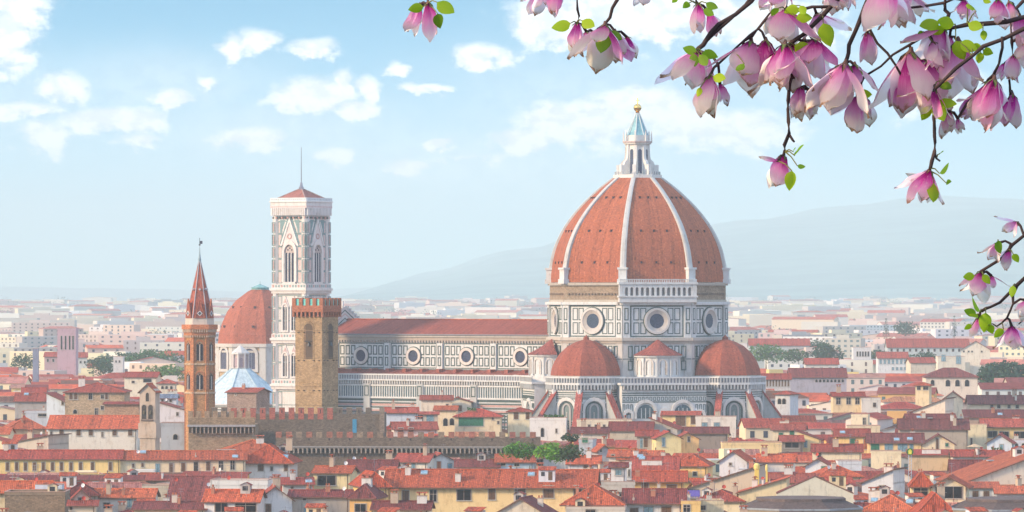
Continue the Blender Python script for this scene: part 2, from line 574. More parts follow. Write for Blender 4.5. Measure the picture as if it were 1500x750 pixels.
def arched_window(mb, cx, z0, z1, w, t, y=-0.15, pointed=False, glass=(0.03, 0.035, 0.06), fmat='weathered_marble', fcol=WHITE, n=8):
    o = arch(cx, z0, z1 + t, w + 2 * t, pointed, n); i = arch(cx, z0, z1, w, pointed, n)
    mb.band(o, i, y, 0.05, fmat, fcol)
    mb.slab(i[::-1], -0.02, 0.05, 'glass', glass)

GREEN = (0.060, 0.095, 0.095)
PINK = (0.50, 0.30, 0.28)
def inlay(mb, x0, x1, z0, z1, t=0.3, y=-0.06, col=GREEN):
    for a, b, c, d in ((x0, x1, z0, z0 + t), (x0, x1, z1 - t, z1), (x0, x0 + t, z0 + t, z1 - t), (x1 - t, x1, z0 + t, z1 - t)):
        mb.box(a, b, y, 0.05, c, d, 'paint', col)

def rnd_col(c, s=0.08, rng=random):
    k = 1 + rng.uniform(-s, s)
    return tuple(max(0.01, min(0.85, x * k * (1 + rng.uniform(-s, s) * 0.4))) for x in c)
# ------------------------------------------------------------------ ground, hills, haze
def sstep(a, b, x):
    t = max(0.0, min(1.0, (x - a) / (b - a)))
    return t * t * (3 - 2 * t)

def plain(Y):
    """height of the valley floor: flat under the old town, rising gently towards the hills"""
    return 30.0 * sstep(3000, 15000, Y)

def build_ground():
    mb = MB()
    xs = [-13300, -2400, -900, -300, -80, -20, 0, 20, 80, 300, 900, 2400, 13300]
    ys = [-60, -20, 0, 8, 13, 18, 26, 40, 60, 90, 130, 190, 280, 400, 560, 800, 1500, 3000, 3600, 4200, 5000, 5800, 6600, 7400, 8200, 9000, 10500, 12000, 13500, 15000, 18000, 22000, 28200]
    def h(y):
        if y <= 13: return 57.3
        return 57.3 * math.exp(-((y - 13) / 90.0)) - 0.02
    vs = [(x, y, h(y) if y < 560 else plain(y)) for y in ys for x in xs]
    n = len(xs)
    fs = [(j * n + i, j * n + i + 1, (j + 1) * n + i + 1, (j + 1) * n + i) for j in range(len(ys) - 1) for i in range(n - 1)]
    mb.add(vs, fs, 'ground')
    struct('ground', mb)
build_ground()

HILLS = [(-900, 446), (380, 446), (520, 440), (640, 404), (760, 372), (850, 352), (960, 345), (1080, 326), (1190, 311), (1300, 301), (1400, 305), (1500, 311), (2400, 330)]
def ridge(prof, px):
    px = max(prof[0][0], min(prof[-1][0], px))
    for (a, ya), (b, yb) in zip(prof, prof[1:]):
        if a <= px <= b:
            q = (px - a) / (b - a); q = q * q * (3 - 2 * q)
            return ya + (yb - ya) * q

def hill_z(X, Y, prof=HILLS, Y0=13000, Y1=26000, seed=3.1, wob=48):
    if Y < Y0: return -5.0
    t = min(1.0, (Y - Y0) / (Y1 - Y0))
    top = max(0.0, EYE + (HOR - ridge(prof, 750 + X / Y1 * F)) / F * Y1)
    base = plain(Y0)
    s = math.sin(t * math.pi / 2) ** 1.3
    nz = mnoise.fractal(Vector((X * 0.0008 + seed, Y * 0.0006, 0)), 1.0, 2.0, 5)
    return base - 3 + (top - base + 3) * s + nz * wob * s * (0.3 if t > 0.93 else 1) * min(1, top / 60)

def build_hill(name, Y0, Y1, prof, seed, wob):
    mb = MB()
    nx, ny = 170, 28
    vs = []
    for j in range(ny):
        Y = Y0 + (Y1 - Y0) * j / (ny - 1)
        for i in range(nx):
            X = (-300 + 2100 * i / (nx - 1) - 750) / F * Y1 * 1.25
            vs.append((X, Y, hill_z(X, Y, prof, Y0, Y1, seed, wob) - (4 if j == 0 else 0)))
    fs = [(j * nx + i, j * nx + i + 1, (j + 1) * nx + i + 1, (j + 1) * nx + i) for j in range(ny - 1) for i in range(nx - 1)]
    mb.add(vs, fs, 'hill')
    struct(name, mb, smooth=True)

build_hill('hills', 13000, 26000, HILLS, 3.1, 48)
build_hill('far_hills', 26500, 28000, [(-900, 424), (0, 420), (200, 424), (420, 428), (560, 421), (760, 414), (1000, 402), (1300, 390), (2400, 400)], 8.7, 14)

HAZE = 0.000095
def build_haze():
    mb = MB()
    mb.box(-13200, 13200, -50, 28150, -9, 570, 'paint')
    m = bpy.data.materials.new('haze_air'); m.use_nodes = True
    n = NT(m.node_tree)
    v = n.node('ShaderNodeVolumePrincipled')
    v.inputs['Color'].default_value = (0.80, 0.945, 0.985, 1)
    v.inputs['Density'].default_value = HAZE
    v.inputs['Anisotropy'].default_value = 0.0
    o = n.node('ShaderNodeOutputMaterial')
    n.l.new(v.outputs[0], o.inputs['Volume'])
    me = mb.mesh('haze'); me.materials.clear(); me.materials.append(m)
    ob = link('haze', me); ob['kind'] = 'stuff'
build_haze()

# ------------------------------------------------------------------ cathedral
CX, CY, CR = 36.2, 1398.0, R_(-33.3)
def oct_pts(R, a=22.5):
    return [(R * math.cos(R_(a + 45 * k)), R * math.sin(R_(a + 45 * k))) for k in range(8)]
def cfaces(R, ks):
    for k in ks:
        a = R_(45 * k)
        yield k, face(math.cos(a), math.sin(a), R * math.cos(R_(22.5)))
MAR = (0.62, 0.63, 0.63)
BROWN = (0.36, 0.28, 0.21)
TER = (0.46, 0.115, 0.052)
TERD = (0.33, 0.088, 0.055)
SIDES = (4, 5, 6, 7, 0, 1)   # octagon faces that can be seen from the south east

def corbels(mb, x0, x1, z, h=0.8, d=0.7, step=1.0, w=0.45, mat='weathered_marble', col=MAR):
    n = max(1, int((x1 - x0) / step))
    for i in range(n):
        x = x0 + (i + 0.5) * (x1 - x0) / n
        mb.box(x - w / 2, x + w / 2, -d, 0.05, z, z + h, mat, col)

def build_cathedral():
    T = thing('cathedral', 'marble cathedral with huge ribbed terracotta dome, white lantern and long nave', 'cathedral', (CX, CY, 0), CR)
    R = 26.0
    # drum body
    mb = MB(MAR)
    mb.prism(oct_pts(R), 0.0, 56.3, 'weathered_marble', MAR)
    for k, M in cfaces(R, SIDES):
        mb.M = M
        hw = R * math.sin(R_(22.5))
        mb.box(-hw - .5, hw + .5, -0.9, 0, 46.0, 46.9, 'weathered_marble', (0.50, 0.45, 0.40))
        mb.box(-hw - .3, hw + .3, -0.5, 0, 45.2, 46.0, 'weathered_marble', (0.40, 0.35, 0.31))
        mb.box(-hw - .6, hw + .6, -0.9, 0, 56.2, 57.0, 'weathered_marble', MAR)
        for sx in (-1, 1):     # corner pilasters
            a, b = sorted((sx * hw, sx * (hw - 2.0)))
            mb.box(a, b, -0.45, 0, 46.9, 56.2, 'weathered_marble', MAR)
            mb.box(a - .1 * (sx < 0), b + .1 * (sx > 0), -0.35, 0, 20, 45.2, 'weathered_marble', (0.50, 0.48, 0.46))
    mb.M = Matrix()
    drum = mb.build('drum', T)
    mb = MB(GREEN)
    for k, M in cfaces(R, SIDES):
        mb.M = M
        hw = R * math.sin(R_(22.5))
        inlay(mb, -hw + 2.2, hw - 2.2, 47.1, 56.0, 0.32, -0.07)
        for z0, z1 in ((47.9, 51.2), (51.8, 55.3)):
            for i in range(7):
                c = (-hw + 3.0) + (i + 0.5) * (2 * hw - 6) / 7
                if abs(c) < 3.9: continue
                inlay(mb, c - 0.85, c + 0.85, z0, z1, 0.24, -0.06)
            for sx in (-1, 1):
                inlay(mb, sx * (hw - 1.0) - 0.6, sx * (hw - 1.0) + 0.6, z0, z1, 0.26, -0.52)
        # lower zone between the half domes
        for z0, z1 in ((37.6, 40.4), (41.2, 44.6)):
            for i in range(9):
                c = (-hw + 1.2) + (i + 0.5) * (2 * hw - 2.4) / 9
                inlay(mb, c - 0.72, c + 0.72, z0, z1, 0.28, -0.42 if abs(c) > hw - 2.2 else -0.06)
        mb.box(-hw, hw, -0.40, 0, 40.7, 40.95, 'paint', GREEN)
    mb.M = Matrix()
    mb.build('marble_inlay', drum)
    for k, M in cfaces(R, SIDES):
        mb = MB(MAR); mb.M = M
        mb.ring(0, 51.6, 3.1, 3.75, -0.7, 0, 'weathered_marble', (0.60, 0.57, 0.54), 28)
        # splayed reveal
        a = [2 * math.pi * i / 28 for i in range(28)]
        vs = [(3.1 * math.cos(t), -0.55, 51.6 + 3.1 * math.sin(t)) for t in a] + [(2.05 * math.cos(t), -0.10, 51.6 + 2.05 * math.sin(t)) for t in a]
        mb.add(vs, [(i, (i + 1) % 28, 28 + (i + 1) % 28, 28 + i) for i in range(28)], 'weathered_marble', (0.50, 0.46, 0.43))
        mb.ring(0, 51.6, 3.75, 4.0, -0.3, 0, 'paint', GREEN, 28)
        w = mb.build('round_window', drum)
        mb = MB(); mb.M = M
        mb.disc(0, 51.6, 2.2, -0.11, 0, 'glass', (0.05, 0.06, 0.11), 24)
        mb.build('pane', w)
    # unfinished masonry band
    mb = MB(BROWN)
    mb.prism(oct_pts(R - 0.3), 56.3, 62.4, 'rubble_stone', BROWN)
    for k, M in cfaces(R - 0.3, SIDES):
        mb.M = M
        hw = (R - .3) * math.sin(R_(22.5))
        corbels(mb, -hw + 1, hw - 1, 59.0, 0.5, 0.35, 1.1, 0.6, 'rubble_stone', (0.26, 0.20, 0.16))
        mb.box(-hw, hw, -0.25, 0, 57.0, 57.6, 'weathered_marble', (0.45, 0.40, 0.34))
        mb.box(-hw - .2, hw + .2, -0.6, 0, 61.7, 62.5, 'weathered_marble', (0.42, 0.37, 0.32))
    mb.M = Matrix()
    mb.build('masonry_band', T)
    # loggia on the south-east face
    for kk in (7,):
        M = [m for k, m in cfaces(R, (kk,))][0]
        mb = MB(MAR); mb.M = M
        hw = R * math.sin(R_(22.5)) + 1.3
        mb.box(-hw, hw, -1.7, 0, 56.9, 58.3, 'weathered_marble', MAR)
        mb.box(-hw - .3, hw + .3, -2.0, 0, 58.3, 58.8, 'weathered_marble', MAR)
        mb.box(-hw - .3, hw + .3, -2.0, 0, 62.0, 62.6, 'weathered_marble', MAR)
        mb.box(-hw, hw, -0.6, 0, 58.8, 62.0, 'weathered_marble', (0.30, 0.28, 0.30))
        nb = 13
        sp = (2 * hw - 2.6) / nb
        for i in range(nb + 1):
            c = -hw + 1.3 + i * sp
            mb.box(c - 0.32, c + 0.32, -1.7, -0.6, 58.8, 62.0, 'weathered_marble', MAR)
            if i < nb:      # arch heads
                o = [(c + .32, 61.0), (c + .32, 62.0), (c + sp - .32, 62.0), (c + sp - .32, 61.0)]
                r = sp / 2 - .32
                inner = [(c + sp / 2 + r * math.cos(t), 60.7 + r * math.sin(t)) for t in [math.pi * j / 8 for j in range(9)]]
                poly = [(c + .32, 62.0)] + [(c + .32, 60.7)] + [p for p in inner[::-1][1:-1]] + [(c + sp - .32, 60.7)] + [(c + sp - .32, 62.0)]
                for j in range(8):
                    t0, t1 = inner[j], inner[j + 1]
                    mb.slab([(t1[0], t1[1]), (t0[0], t0[1]), (t0[0], 62.0), (t1[0], 62.0)], -1.7, -0.6, 'weathered_marble', MAR)
        for sx in (-1, 1):
            a, b = sorted((sx * hw, sx * (hw - 1.1)))
            mb.box(a, b, -1.75, 0, 58.8, 62.0, 'weathered_marble', MAR)
        for i in range(44):     # balustrade on top
            c = -hw + (i + .5) * 2 * hw / 44
            mb.box(c - 0.12, c + 0.12, -1.9, -1.65, 62.6, 63.3, 'weathered_marble', MAR)
        mb.box(-hw, hw, -1.95, -1.6, 63.3, 63.5, 'weathered_marble', MAR)
        mb.box(-hw - .3, hw + .3, -0.35, 0, 56.3, 57.0, 'weathered_marble', (0.42, 0.36, 0.3))
        mb.M = Matrix()
        mb.build('arcaded_gallery', T)
    # dome shell
    Z0 = 62.6
    prof = [(0, 25.7), (3.15, 25.5), (5.5, 25.1), (10.2, 23.9), (15.9, 21.1), (21.6, 16.7), (26.6, 11.5), (30.2, 6.9)]
    def rad(h):
        for (a, ra), (b, rb) in zip(prof, prof[1:]):
            if a <= h <= b:
                i = prof.index((a, ra))
                p0 = prof[max(0, i - 1)]; p3 = prof[min(len(prof) - 1, i + 2)]
                t = (h - a) / (b - a)
                m0 = (rb - p0[1]) / (b - p0[0]) * (b - a); m1 = (p3[1] - ra) / (p3[0] - a) * (b - a)
                if i == 0: m0 = 0
                return (2*t**3-3*t**2+1)*ra + (t**3-2*t**2+t)*m0 + (-2*t**3+3*t**2)*rb + (t**3-t**2)*m1
        return prof[-1][1]
    NH = 30
    hs = [30.2 * i / NH for i in range(NH + 1)]
    mb = MB(TER)
    for k in range(8):
        a0, a1 = R_(-22.5 + 45 * k), R_(22.5 + 45 * k)
        s = 0.0
        for i in range(NH):
            r0, r1 = rad(hs[i]), rad(hs[i + 1])
            q = [(r0 * math.cos(a0), r0 * math.sin(a0), Z0 + hs[i]), (r0 * math.cos(a1), r0 * math.sin(a1), Z0 + hs[i]),
                 (r1 * math.cos(a1), r1 * math.sin(a1), Z0 + hs[i + 1]), (r1 * math.cos(a0), r1 * math.sin(a0), Z0 + hs[i + 1])]
            L = math.hypot(r1 - r0, hs[i + 1] - hs[i])
            h0, h1 = r0 * math.sin(R_(22.5)), r1 * math.sin(R_(22.5))
            mb.uvs[len(mb.f)] = [(-h0, s), (h0, s), (h1, s + L), (-h1, s + L)]
            mb.add(q, [(0, 1, 2, 3)], 'dome_tiles', (0.42, 0.125, 0.062))
            s += L
    shell = mb.build('dome', T)
    # ribs
    for k in range(8):
        mb = MB(MAR)
        a = R_(22.5 + 45 * k)
        c, s_ = math.cos(a), math.sin(a)
        def P(r, w, z): return (r * c - w * s_, r * s_ + w * c, z)
        vs, fs = [], []
        for i, h in enumerate(hs):
            wd = 0.92 - 0.30 * i / NH
            r = rad(h)
            vs += [P(r - .6, -wd, Z0 + h), P(r + .35, -wd, Z0 + h), P(r + .55, -wd * .45, Z0 + h), P(r + .55, wd * .45, Z0 + h), P(r + .35, wd, Z0 + h), P(r - .6, wd, Z0 + h)]
        for i in range(NH):
            for j in range(5):
                fs.append((i * 6 + j, i * 6 + j + 1, (i + 1) * 6 + j + 1, (i + 1) * 6 + j))
        mb.add(vs, fs, 'weathered_marble', (0.50, 0.50, 0.49))
        mb.build('rib', shell)
        mb = MB(MAR)
        mb.M = Matrix.Rotation(a, 4, 'Z')
        mb.box(24.4, 26.9, -1.45, 1.45, Z0 - 0.4, Z0 + 0.9)
        mb.box(24.6, 26.6, -1.15, 1.15, Z0 + 0.9, Z0 + 3.6)
        mb.box(24.4, 26.9, -1.4, 1.4, Z0 + 3.6, Z0 + 4.2)
        for f in range(len(mb.mi)): pass
        mb.mats[0] = 'weathered_marble'
        mb.build('rib_pedestal', shell)
    for k in (4, 5, 6, 7, 0, 1):        # small round vents in the shell
        for h in (5.6, 14.6, 24.2):
            for u in (-0.45, 0.0, 0.45):
                r = rad(h); a = R_(45 * k); d = r * math.cos(R_(22.5)); hw = r * math.sin(R_(22.5))
                mb = MB(); mb.M = face(math.cos(a), math.sin(a), d)
                mb.box(u * hw - 0.24, u * hw + 0.24, -0.25, 0.6, Z0 + h - 0.25, Z0 + h + 0.35, 'paint', (0.05, 0.03, 0.04))
                mb.box(u * hw - 0.32, u * hw + 0.32, -0.35, 0.6, Z0 + h + 0.35, Z0 + h + 0.45, 'dome_tiles', TERD)
                mb.build('vent', shell)
    # lantern
    zb = Z0 + 30.2
    L = thing_part = None
    mb = MB(MAR)
    wm = 'weathered_marble'
    LW = (0.72, 0.70, 0.67)
    mb.prism(oct_pts(7.1), zb - 0.2, zb + 0.8, wm, LW)
    mb.prism(oct_pts(3.3), zb + 0.8, zb + 9.6, wm, LW)
    mb.prism(oct_pts(4.0), zb + 9.6, zb + 10.0, wm, LW)
    mb.prism(oct_pts(4.3), zb + 10.0, zb + 10.5, wm, (0.5, 0.4, 0.38))
    mb.prism(oct_pts(3.6), zb + 10.5, zb + 12.2, wm, LW)
    for k in range(8):
        a = R_(22.5 + 45 * k)
        mb.M = Matrix.Rotation(a, 4, 'Z')
        mb.slab([(3.0, zb + .8), (6.0, zb + .8), (6.0, zb + 3.0), (5.1, zb + 3.5), (4.6, zb + 4.6), (3.9, zb + 5.2), (3.65, zb + 6.2), (3.5, zb + 9.6), (3.0, zb + 9.6)], -0.42, 0.42, wm, LW)
        mb.box(5.4, 6.1, -0.5, 0.5, zb + .8, zb + 3.7, wm, LW)
        mb.slab([(3.9, zb + 10.5), (4.3, zb + 10.5), (4.25, zb + 12.4), (4.1, zb + 13.6), (3.95, zb + 12.4)], -0.2, 0.2, wm, LW)
        mb.M = Matrix()
    for i in range(40):
        a = 2 * math.pi * i / 40
        mb.box(6.5 * math.cos(a) - .08, 6.5 * math.cos(a) + .08, 6.5 * math.sin(a) - .08, 6.5 * math.sin(a) + .08, zb + .8, zb + 1.7, 'metal', (0.3, 0.3, 0.34))
    lan = mb.build('lantern', T)
    for k in range(8):
        a = R_(45 * k)
        mb = MB(); mb.M = face(math.cos(a), math.sin(a), 3.3 * math.cos(R_(22.5)))
        arched_window(mb, 0, zb + 1.2, zb + 8.2, 1.15, 0.25, -0.12, fcol=LW, glass=(0.06, 0.06, 0.12))
        mb.build('window', lan)
    mb = MB()
    mb.lathe([(3.2, zb + 12.2), (2.5, zb + 13.6), (0.45, zb + 18.6), (0.35, zb + 18.9)], 8, 'lead_sheet', (0.26, 0.50, 0.56), phase=R_(22.5))
    for k in range(8):
        a = R_(22.5 + 45 * k)
        mb.tube([(3.2 * math.cos(a), 3.2 * math.sin(a), zb + 12.2), (2.55 * math.cos(a), 2.55 * math.sin(a), zb + 13.6), (0.5 * math.cos(a), .5 * math.sin(a), zb + 18.6)], 0.16, 5, 'weathered_marble', (0.6, 0.66, 0.68))
    mb.build('spire', lan)
    mb = MB()
    prof_b = [(0.0, -1.15)] + [(1.15 * math.sin(t), -1.15 * math.cos(t)) for t in [math.pi * i / 10 for i in range(1, 10)]] + [(0.0, 1.15)]
    mb.lathe([(r, z + zb + 20.2) for r, z in prof_b], 16, 'gold', (0.90, 0.62, 0.22))
    mb.lathe([(0.5, zb + 18.7), (0.7, zb + 19.0), (0.3, zb + 19.2)], 10, 'gold', (0.8, 0.5, 0.18))
    mb.box(-0.12, 0.12, -0.12, 0.12, zb + 21.3, zb + 23.0, 'gold', (0.9, 0.62, 0.22))
    mb.box(-0.5, 0.5, -0.12, 0.12, zb + 22.1, zb + 22.35, 'gold', (0.9, 0.62, 0.22))
    mb.build('gilt_ball', lan, smooth=False)

    # nave (runs to local -x)
    XW, XE = -102.5, -22.0
    mb = MB(MAR)
    mb.box(XW, XE, -10.4, 10.4, 30.0, 46.6, wm, MAR)
    mb.box(XW, XE, -20.5, 20.5, 0.0, 34.0, wm, (0.47, 0.49, 0.50))
    # clerestory cornice
    mb.box(XW - .3, XE, -11.2, 11.2, 46.6, 47.5, wm, (0.56, 0.52, 0.48))
    mb.box(XW, XE, -10.8, 10.8, 45.6, 46.6, wm, (0.40, 0.34, 0.29))
    M = Matrix.Translation((0, -10.4, 0))
    mb.M = M
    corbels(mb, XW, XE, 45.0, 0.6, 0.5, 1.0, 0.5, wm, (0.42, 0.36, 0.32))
    for i in range(6):
        x = XE - 2.2 - i * 18.85 + 0.2 if i else XE - 1.5
        xx = -24.0 - i * 18.85
        if xx > XW: mb.box(xx - 1.0, xx + 1.0, -0.45, 0, 36.5, 44.8, wm, MAR)
    # parapet gallery over the aisle
    mb.M = Matrix.Translation((0, -20.5, 0))
    mb.box(XW, XE + 2, -0.9, 0.2, 33.9, 34.3, wm, MAR)
    mb.box(XW, XE + 2, -0.9, -0.6, 35.5, 35.9, wm, MAR)
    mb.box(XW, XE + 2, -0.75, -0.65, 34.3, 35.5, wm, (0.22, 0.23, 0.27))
    n = 92
    for i in range(n):
        x = XW + (i + .5) * (XE + 2 - XW) / n
        mb.box(x - 0.17, x + 0.17, -0.88, -0.62, 34.3, 35.5, wm, (0.50, 0.51, 0.51))
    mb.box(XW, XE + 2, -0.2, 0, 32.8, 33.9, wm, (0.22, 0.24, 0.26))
    corbels(mb, XW, XE + 2, 32.9, 1.0, 0.75, 0.875, 0.36, wm, (0.56, 0.55, 0.54))
    nave = mb.build('nave', T)
    mb = MB(GREEN)
    mb.M = M
    bays = [(-33.4 - 18.85 * i) for i in range(4)]
    for b in bays:
        inlay(mb, b - 8.2, b + 8.2, 37.4, 44.8, 0.26, -0.05)
        for z0, z1 in ((38.1, 40.7), (41.3, 44.1)):
            for i in range(8):
                c = b - 7.9 + (i + .5) * 15.8 / 8
                if abs(c - b) < 2.6: continue
                inlay(mb, c - 0.78, c + 0.78, z0, z1, 0.32, -0.06)
            c = b + 9.42
            if c < XE: inlay(mb, c - .6, c + .6, z0, z1, 0.3, -0.52)
            if b == bays[-1]: inlay(mb, b - 9.42 - .6, b - 9.42 + .6, z0, z1, 0.3, -0.52)
    for z, h in ((36.9, .18), (37.15, .1), (44.95, .12)):
        mb.box(XW, XE, -0.08, 0, z, z + h, 'paint', GREEN)
    # aisle wall: blind gallery strip, coloured bands
    mb.M = Matrix.Translation((0, -20.5, 0))
    XE2 = XE + 2
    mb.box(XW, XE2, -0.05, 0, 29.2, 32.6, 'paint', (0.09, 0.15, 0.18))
    n = 100
    for i in range(n + 1):
        x = XW + i * (XE2 - XW) / n
        mb.box(x - 0.17, x + 0.17, -0.25, 0, 29.2, 32.3, wm, (0.56, 0.57, 0.56))
    mb.box(XW, XE2, -0.4, 0, 32.3, 32.8, wm, MAR)
    mb.box(XW, XE2, -0.4, 0, 28.7, 29.2, wm, MAR)
    z = 28.5
    pat = [(0.5, GREEN), (0.45, MAR), (0.4, GREEN), (0.6, PINK), (0.25, MAR), (0.4, GREEN), (0.5, MAR), (0.45, PINK), (0.4, GREEN), (0.4, MAR), (0.4, GREEN)]
    while z > 14:
        for h, c in pat:
            if c is not MAR: mb.box(XW, XE2, -0.06, 0, z - h, z, 'paint', c)
            z -= h
        z -= 0.5
    for i in range(5):
        x = -24.0 - i * 18.85
        mb.box(x - 1.1, x + 1.1, -0.7, 0, 0, 33.0, wm, (0.44, 0.45, 0.45))
        inlay(mb, x - 0.8, x + 0.8, 29.4, 32.4, 0.3, -0.76)
    # panels near the base of the aisle
    for i in range(40):
        x = XW + 1 + i * 2.0
        if x < XE2 - 2: inlay(mb, x, x + 1.3, 19.5, 24.4, 0.26, -0.10)
    mb.M = Matrix()
    mb.build('marble_inlay', nave)
    for b in bays:
        mb = MB(); mb.M = M
        mb.ring(b, 41.0, 1.75, 2.55, -0.5, 0, wm, (0.64, 0.58, 0.54), 24)
        mb.ring(b, 41.0, 2.55, 2.8, -0.2, 0, 'paint', GREEN, 24)
        w_ = mb.build('round_window', nave)
        mb = MB(); mb.M = M
        mb.disc(b, 41.0, 1.8, -0.12, 0, 'glass', (0.05, 0.05, 0.10), 20)
        mb.build('pane', w_)
    mb = MB(TERD)
    for sy in (-1, 1):
        a = [(XW + .6, sy * 11.6, 47.45), (XE - 1, sy * 11.6, 47.45), (XE - 1, 0, 51.7), (XW + .6, 0, 51.7)]
        mb.add(a, [(0, 1, 2, 3) if sy < 0 else (3, 2, 1, 0)], 'dome_tiles', (0.30, 0.075, 0.052))
        b_ = [(XW, sy * 20.3, 34.6), (XE, sy * 20.3, 34.6), (XE, sy * 10.4, 37.0), (XW, sy * 10.4, 37.0)]
        mb.add(b_, [(0, 1, 2, 3) if sy < 0 else (3, 2, 1, 0)], 'roof_tiles', (0.34, 0.10, 0.075))
    mb.tube([(XW, 0, 51.75), (XE, 0, 51.75)], 0.22, 6, 'roof_tiles', TER)
    mb.box(XW + .6, XE - 1, -11.7, -11.5, 47.2, 47.5, 'paint', (0.25, 0.24, 0.27))
    mb.build('nave_roof', nave)
    for i in range(13):
        mb = MB()
        x = XW + 6 + i * 6.0
        mb.box(x - .6, x + .6, -13.6, -10.4, 36.0, 37.3, 'roof_tiles', (0.40, 0.13, 0.10))
        mb.build('roof_spur', nave)
    # facade gable seen from behind
    mb = MB(MAR)
    mb.M = face(-1, 0, 103.0)
    mb.M = Matrix.Translation((-104.2, 0, 0)) @ Matrix.Rotation(R_(90), 4, 'Z')
    g = [(-12.5, 34), (12.5, 34), (12.5, 48.8), (0, 55.6), (-12.5, 48.8)]
    mb.slab(g, -0.9, 0.9, wm, (0.60, 0.57, 0.56))
    for sx in (-1, 1):
        for t, w2 in ((0.5, .35), (1.6, .25), (2.9, .3)):
            mb.slab([(sx * 12.3, 48.3 - t), (sx * 12.3, 48.3 - t - w2), (0, 55.1 - t - w2), (0, 55.1 - t)], -0.96, 0.9, 'paint', GREEN if t != 1.6 else PINK)
        for i in range(9):
            u = i / 9
            x = sx * (12.3 - 12.3 * u)
            mb.box(x - .35, x + .35, -1.2, 0.9, 48.9 + 6.8 * u, 49.7 + 6.8 * u, wm, (0.62, 0.6, 0.58))
    mb.box(-.3, .3, -.3, .3, 55.5, 57.2, wm, MAR)
    for i in range(12):
        x = -11.5 + i * 2.1
        mb.box(x - .5, x + .5, -0.96, 0, 45.6, 47.2, 'paint', (0.2, 0.2, 0.26))
    mb.M = Matrix()
    mb.build('facade', T)

    # the two visible tribunes with their half domes; exedrae between them; linking block
    def tribune(k, d, R2, zc):
        a = R_(45 * k)
        cx, cy = d * math.cos(a), d * math.sin(a)
        mb = MB(MAR)
        mb.M = Matrix.Translation((cx, cy, 0))
        mb.prism(oct_pts(R2), 0, 33.6, wm, MAR)
        mb.prism(oct_pts(R2 + 0.9), 33.6, 34.2, wm, MAR)
        mb.prism(oct_pts(R2 + 0.9), 35.5, 35.9, wm, MAR)
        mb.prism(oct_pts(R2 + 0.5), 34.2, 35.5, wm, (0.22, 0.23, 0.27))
        mb.prism(oct_pts(R2 - 0.8), 35.9, 36.6, wm, (0.5, 0.46, 0.42))
        base = Matrix.Translation((cx, cy, 0))
        mi = MB(GREEN)
        for j in range(8):
            b = R_(45 * j)
            Mf = base @ face(math.cos(b), math.sin(b), R2 * math.cos(R_(22.5)))
            hw = R2 * math.sin(R_(22.5))
            mb.M = Mf
            corbels(mb, -hw - .2, hw + .2, 32.3, 1.3, 0.85, 0.95, 0.42, wm, (0.50, 0.51, 0.51))
            nn = 10
            for i in range(nn):
                x = -hw - .3 + (i + .5) * (2 * hw + .6) / nn
                mb.box(x - 0.17, x + 0.17, -0.85, -0.3, 34.2, 35.5, wm, (0.50, 0.51, 0.51))
            mi.M = Mf
            for sx in (-1, 1):
                mb.box(sx * hw - .6, sx * hw + .6, -0.5, 0, 0, 32.3, wm, MAR)
            # big blind arch with a narrow pointed window
            mb.band(arch(0, 23.5, 30.2, 6.6), arch(0, 23.5, 29.2, 5.2), -0.5, 0, wm, (0.64, 0.62, 0.60))
            mi.band(arch(0, 23.5, 29.0, 5.0), arch(0, 23.5, 28.5, 4.2), -0.12, 0, 'paint', GREEN)
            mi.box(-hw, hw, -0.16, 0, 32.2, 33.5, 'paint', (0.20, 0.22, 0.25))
            mi.slab(arch(0, 23.6, 28.4, 4.1)[::-1], -0.05, 0, 'paint', (0.17, 0.22, 0.22))
            for sx in (-1, 1):
                for z0, z1 in ((23.6, 25.8), (26.3, 28.4), (28.9, 30.4)):
                    inlay(mi, sx * 3.62 - .32, sx * 3.62 + .32, z0, z1, 0.18, -0.08)
                for z0, z1 in ((19.6, 21.4), (16.9, 18.3)):
                    inlay(mi, sx * 2.4 - 1.2, sx * 2.4 + 1.2, z0, z1, 0.2, -0.08)
            for z in (31.3, 30.7, 30.1, 29.6, 22.9, 22.3, 21.6, 20.8, 19.2, 18.4, 16.5, 15.6):
                mi.box(-hw + .6, hw - .6, -0.07, 0, z, z + .28, 'paint', GREEN if z != 20.8 else PINK)
            for z0, z1 in ((16.8, 20.4), (23.4, 26.4)):
                for sx in (-1, 1): inlay(mi, sx * (hw - 0.1) - .42, sx * (hw - 0.1) + .42, z0, z1, 0.22, -0.56)
        mb.M = Matrix(); mi.M = Matrix()
        tr = mb.build('tribune', T)
        mi.build('marble_inlay', tr)
        for j in range(8):
            b = R_(45 * j)
            if math.cos(b - a) < -0.8: continue
            mb = MB(); mb.M = base @ face(math.cos(b), math.sin(b), R2 * math.cos(R_(22.5)))
            arched_window(mb, 0, 17.5, 28.0, 1.9, 0.5, -0.35, True, fcol=(0.40, 0.38, 0.38))
            mb.box(-.12, .12, -0.2, 0, 17.5, 26, wm, (0.5, 0.48, 0.46))
            mb.build('window', tr)
        mb = MB(TER); mb.M = base
        pr = [(R2 - 0.6, 36.2), (R2 - 0.9, 38.0), (R2 - 1.8, 40.2), (R2 - 3.3, 42.4), (R2 - 5.5, 44.4), (R2 - 7.8, 45.6), (0.9, 46.3)]
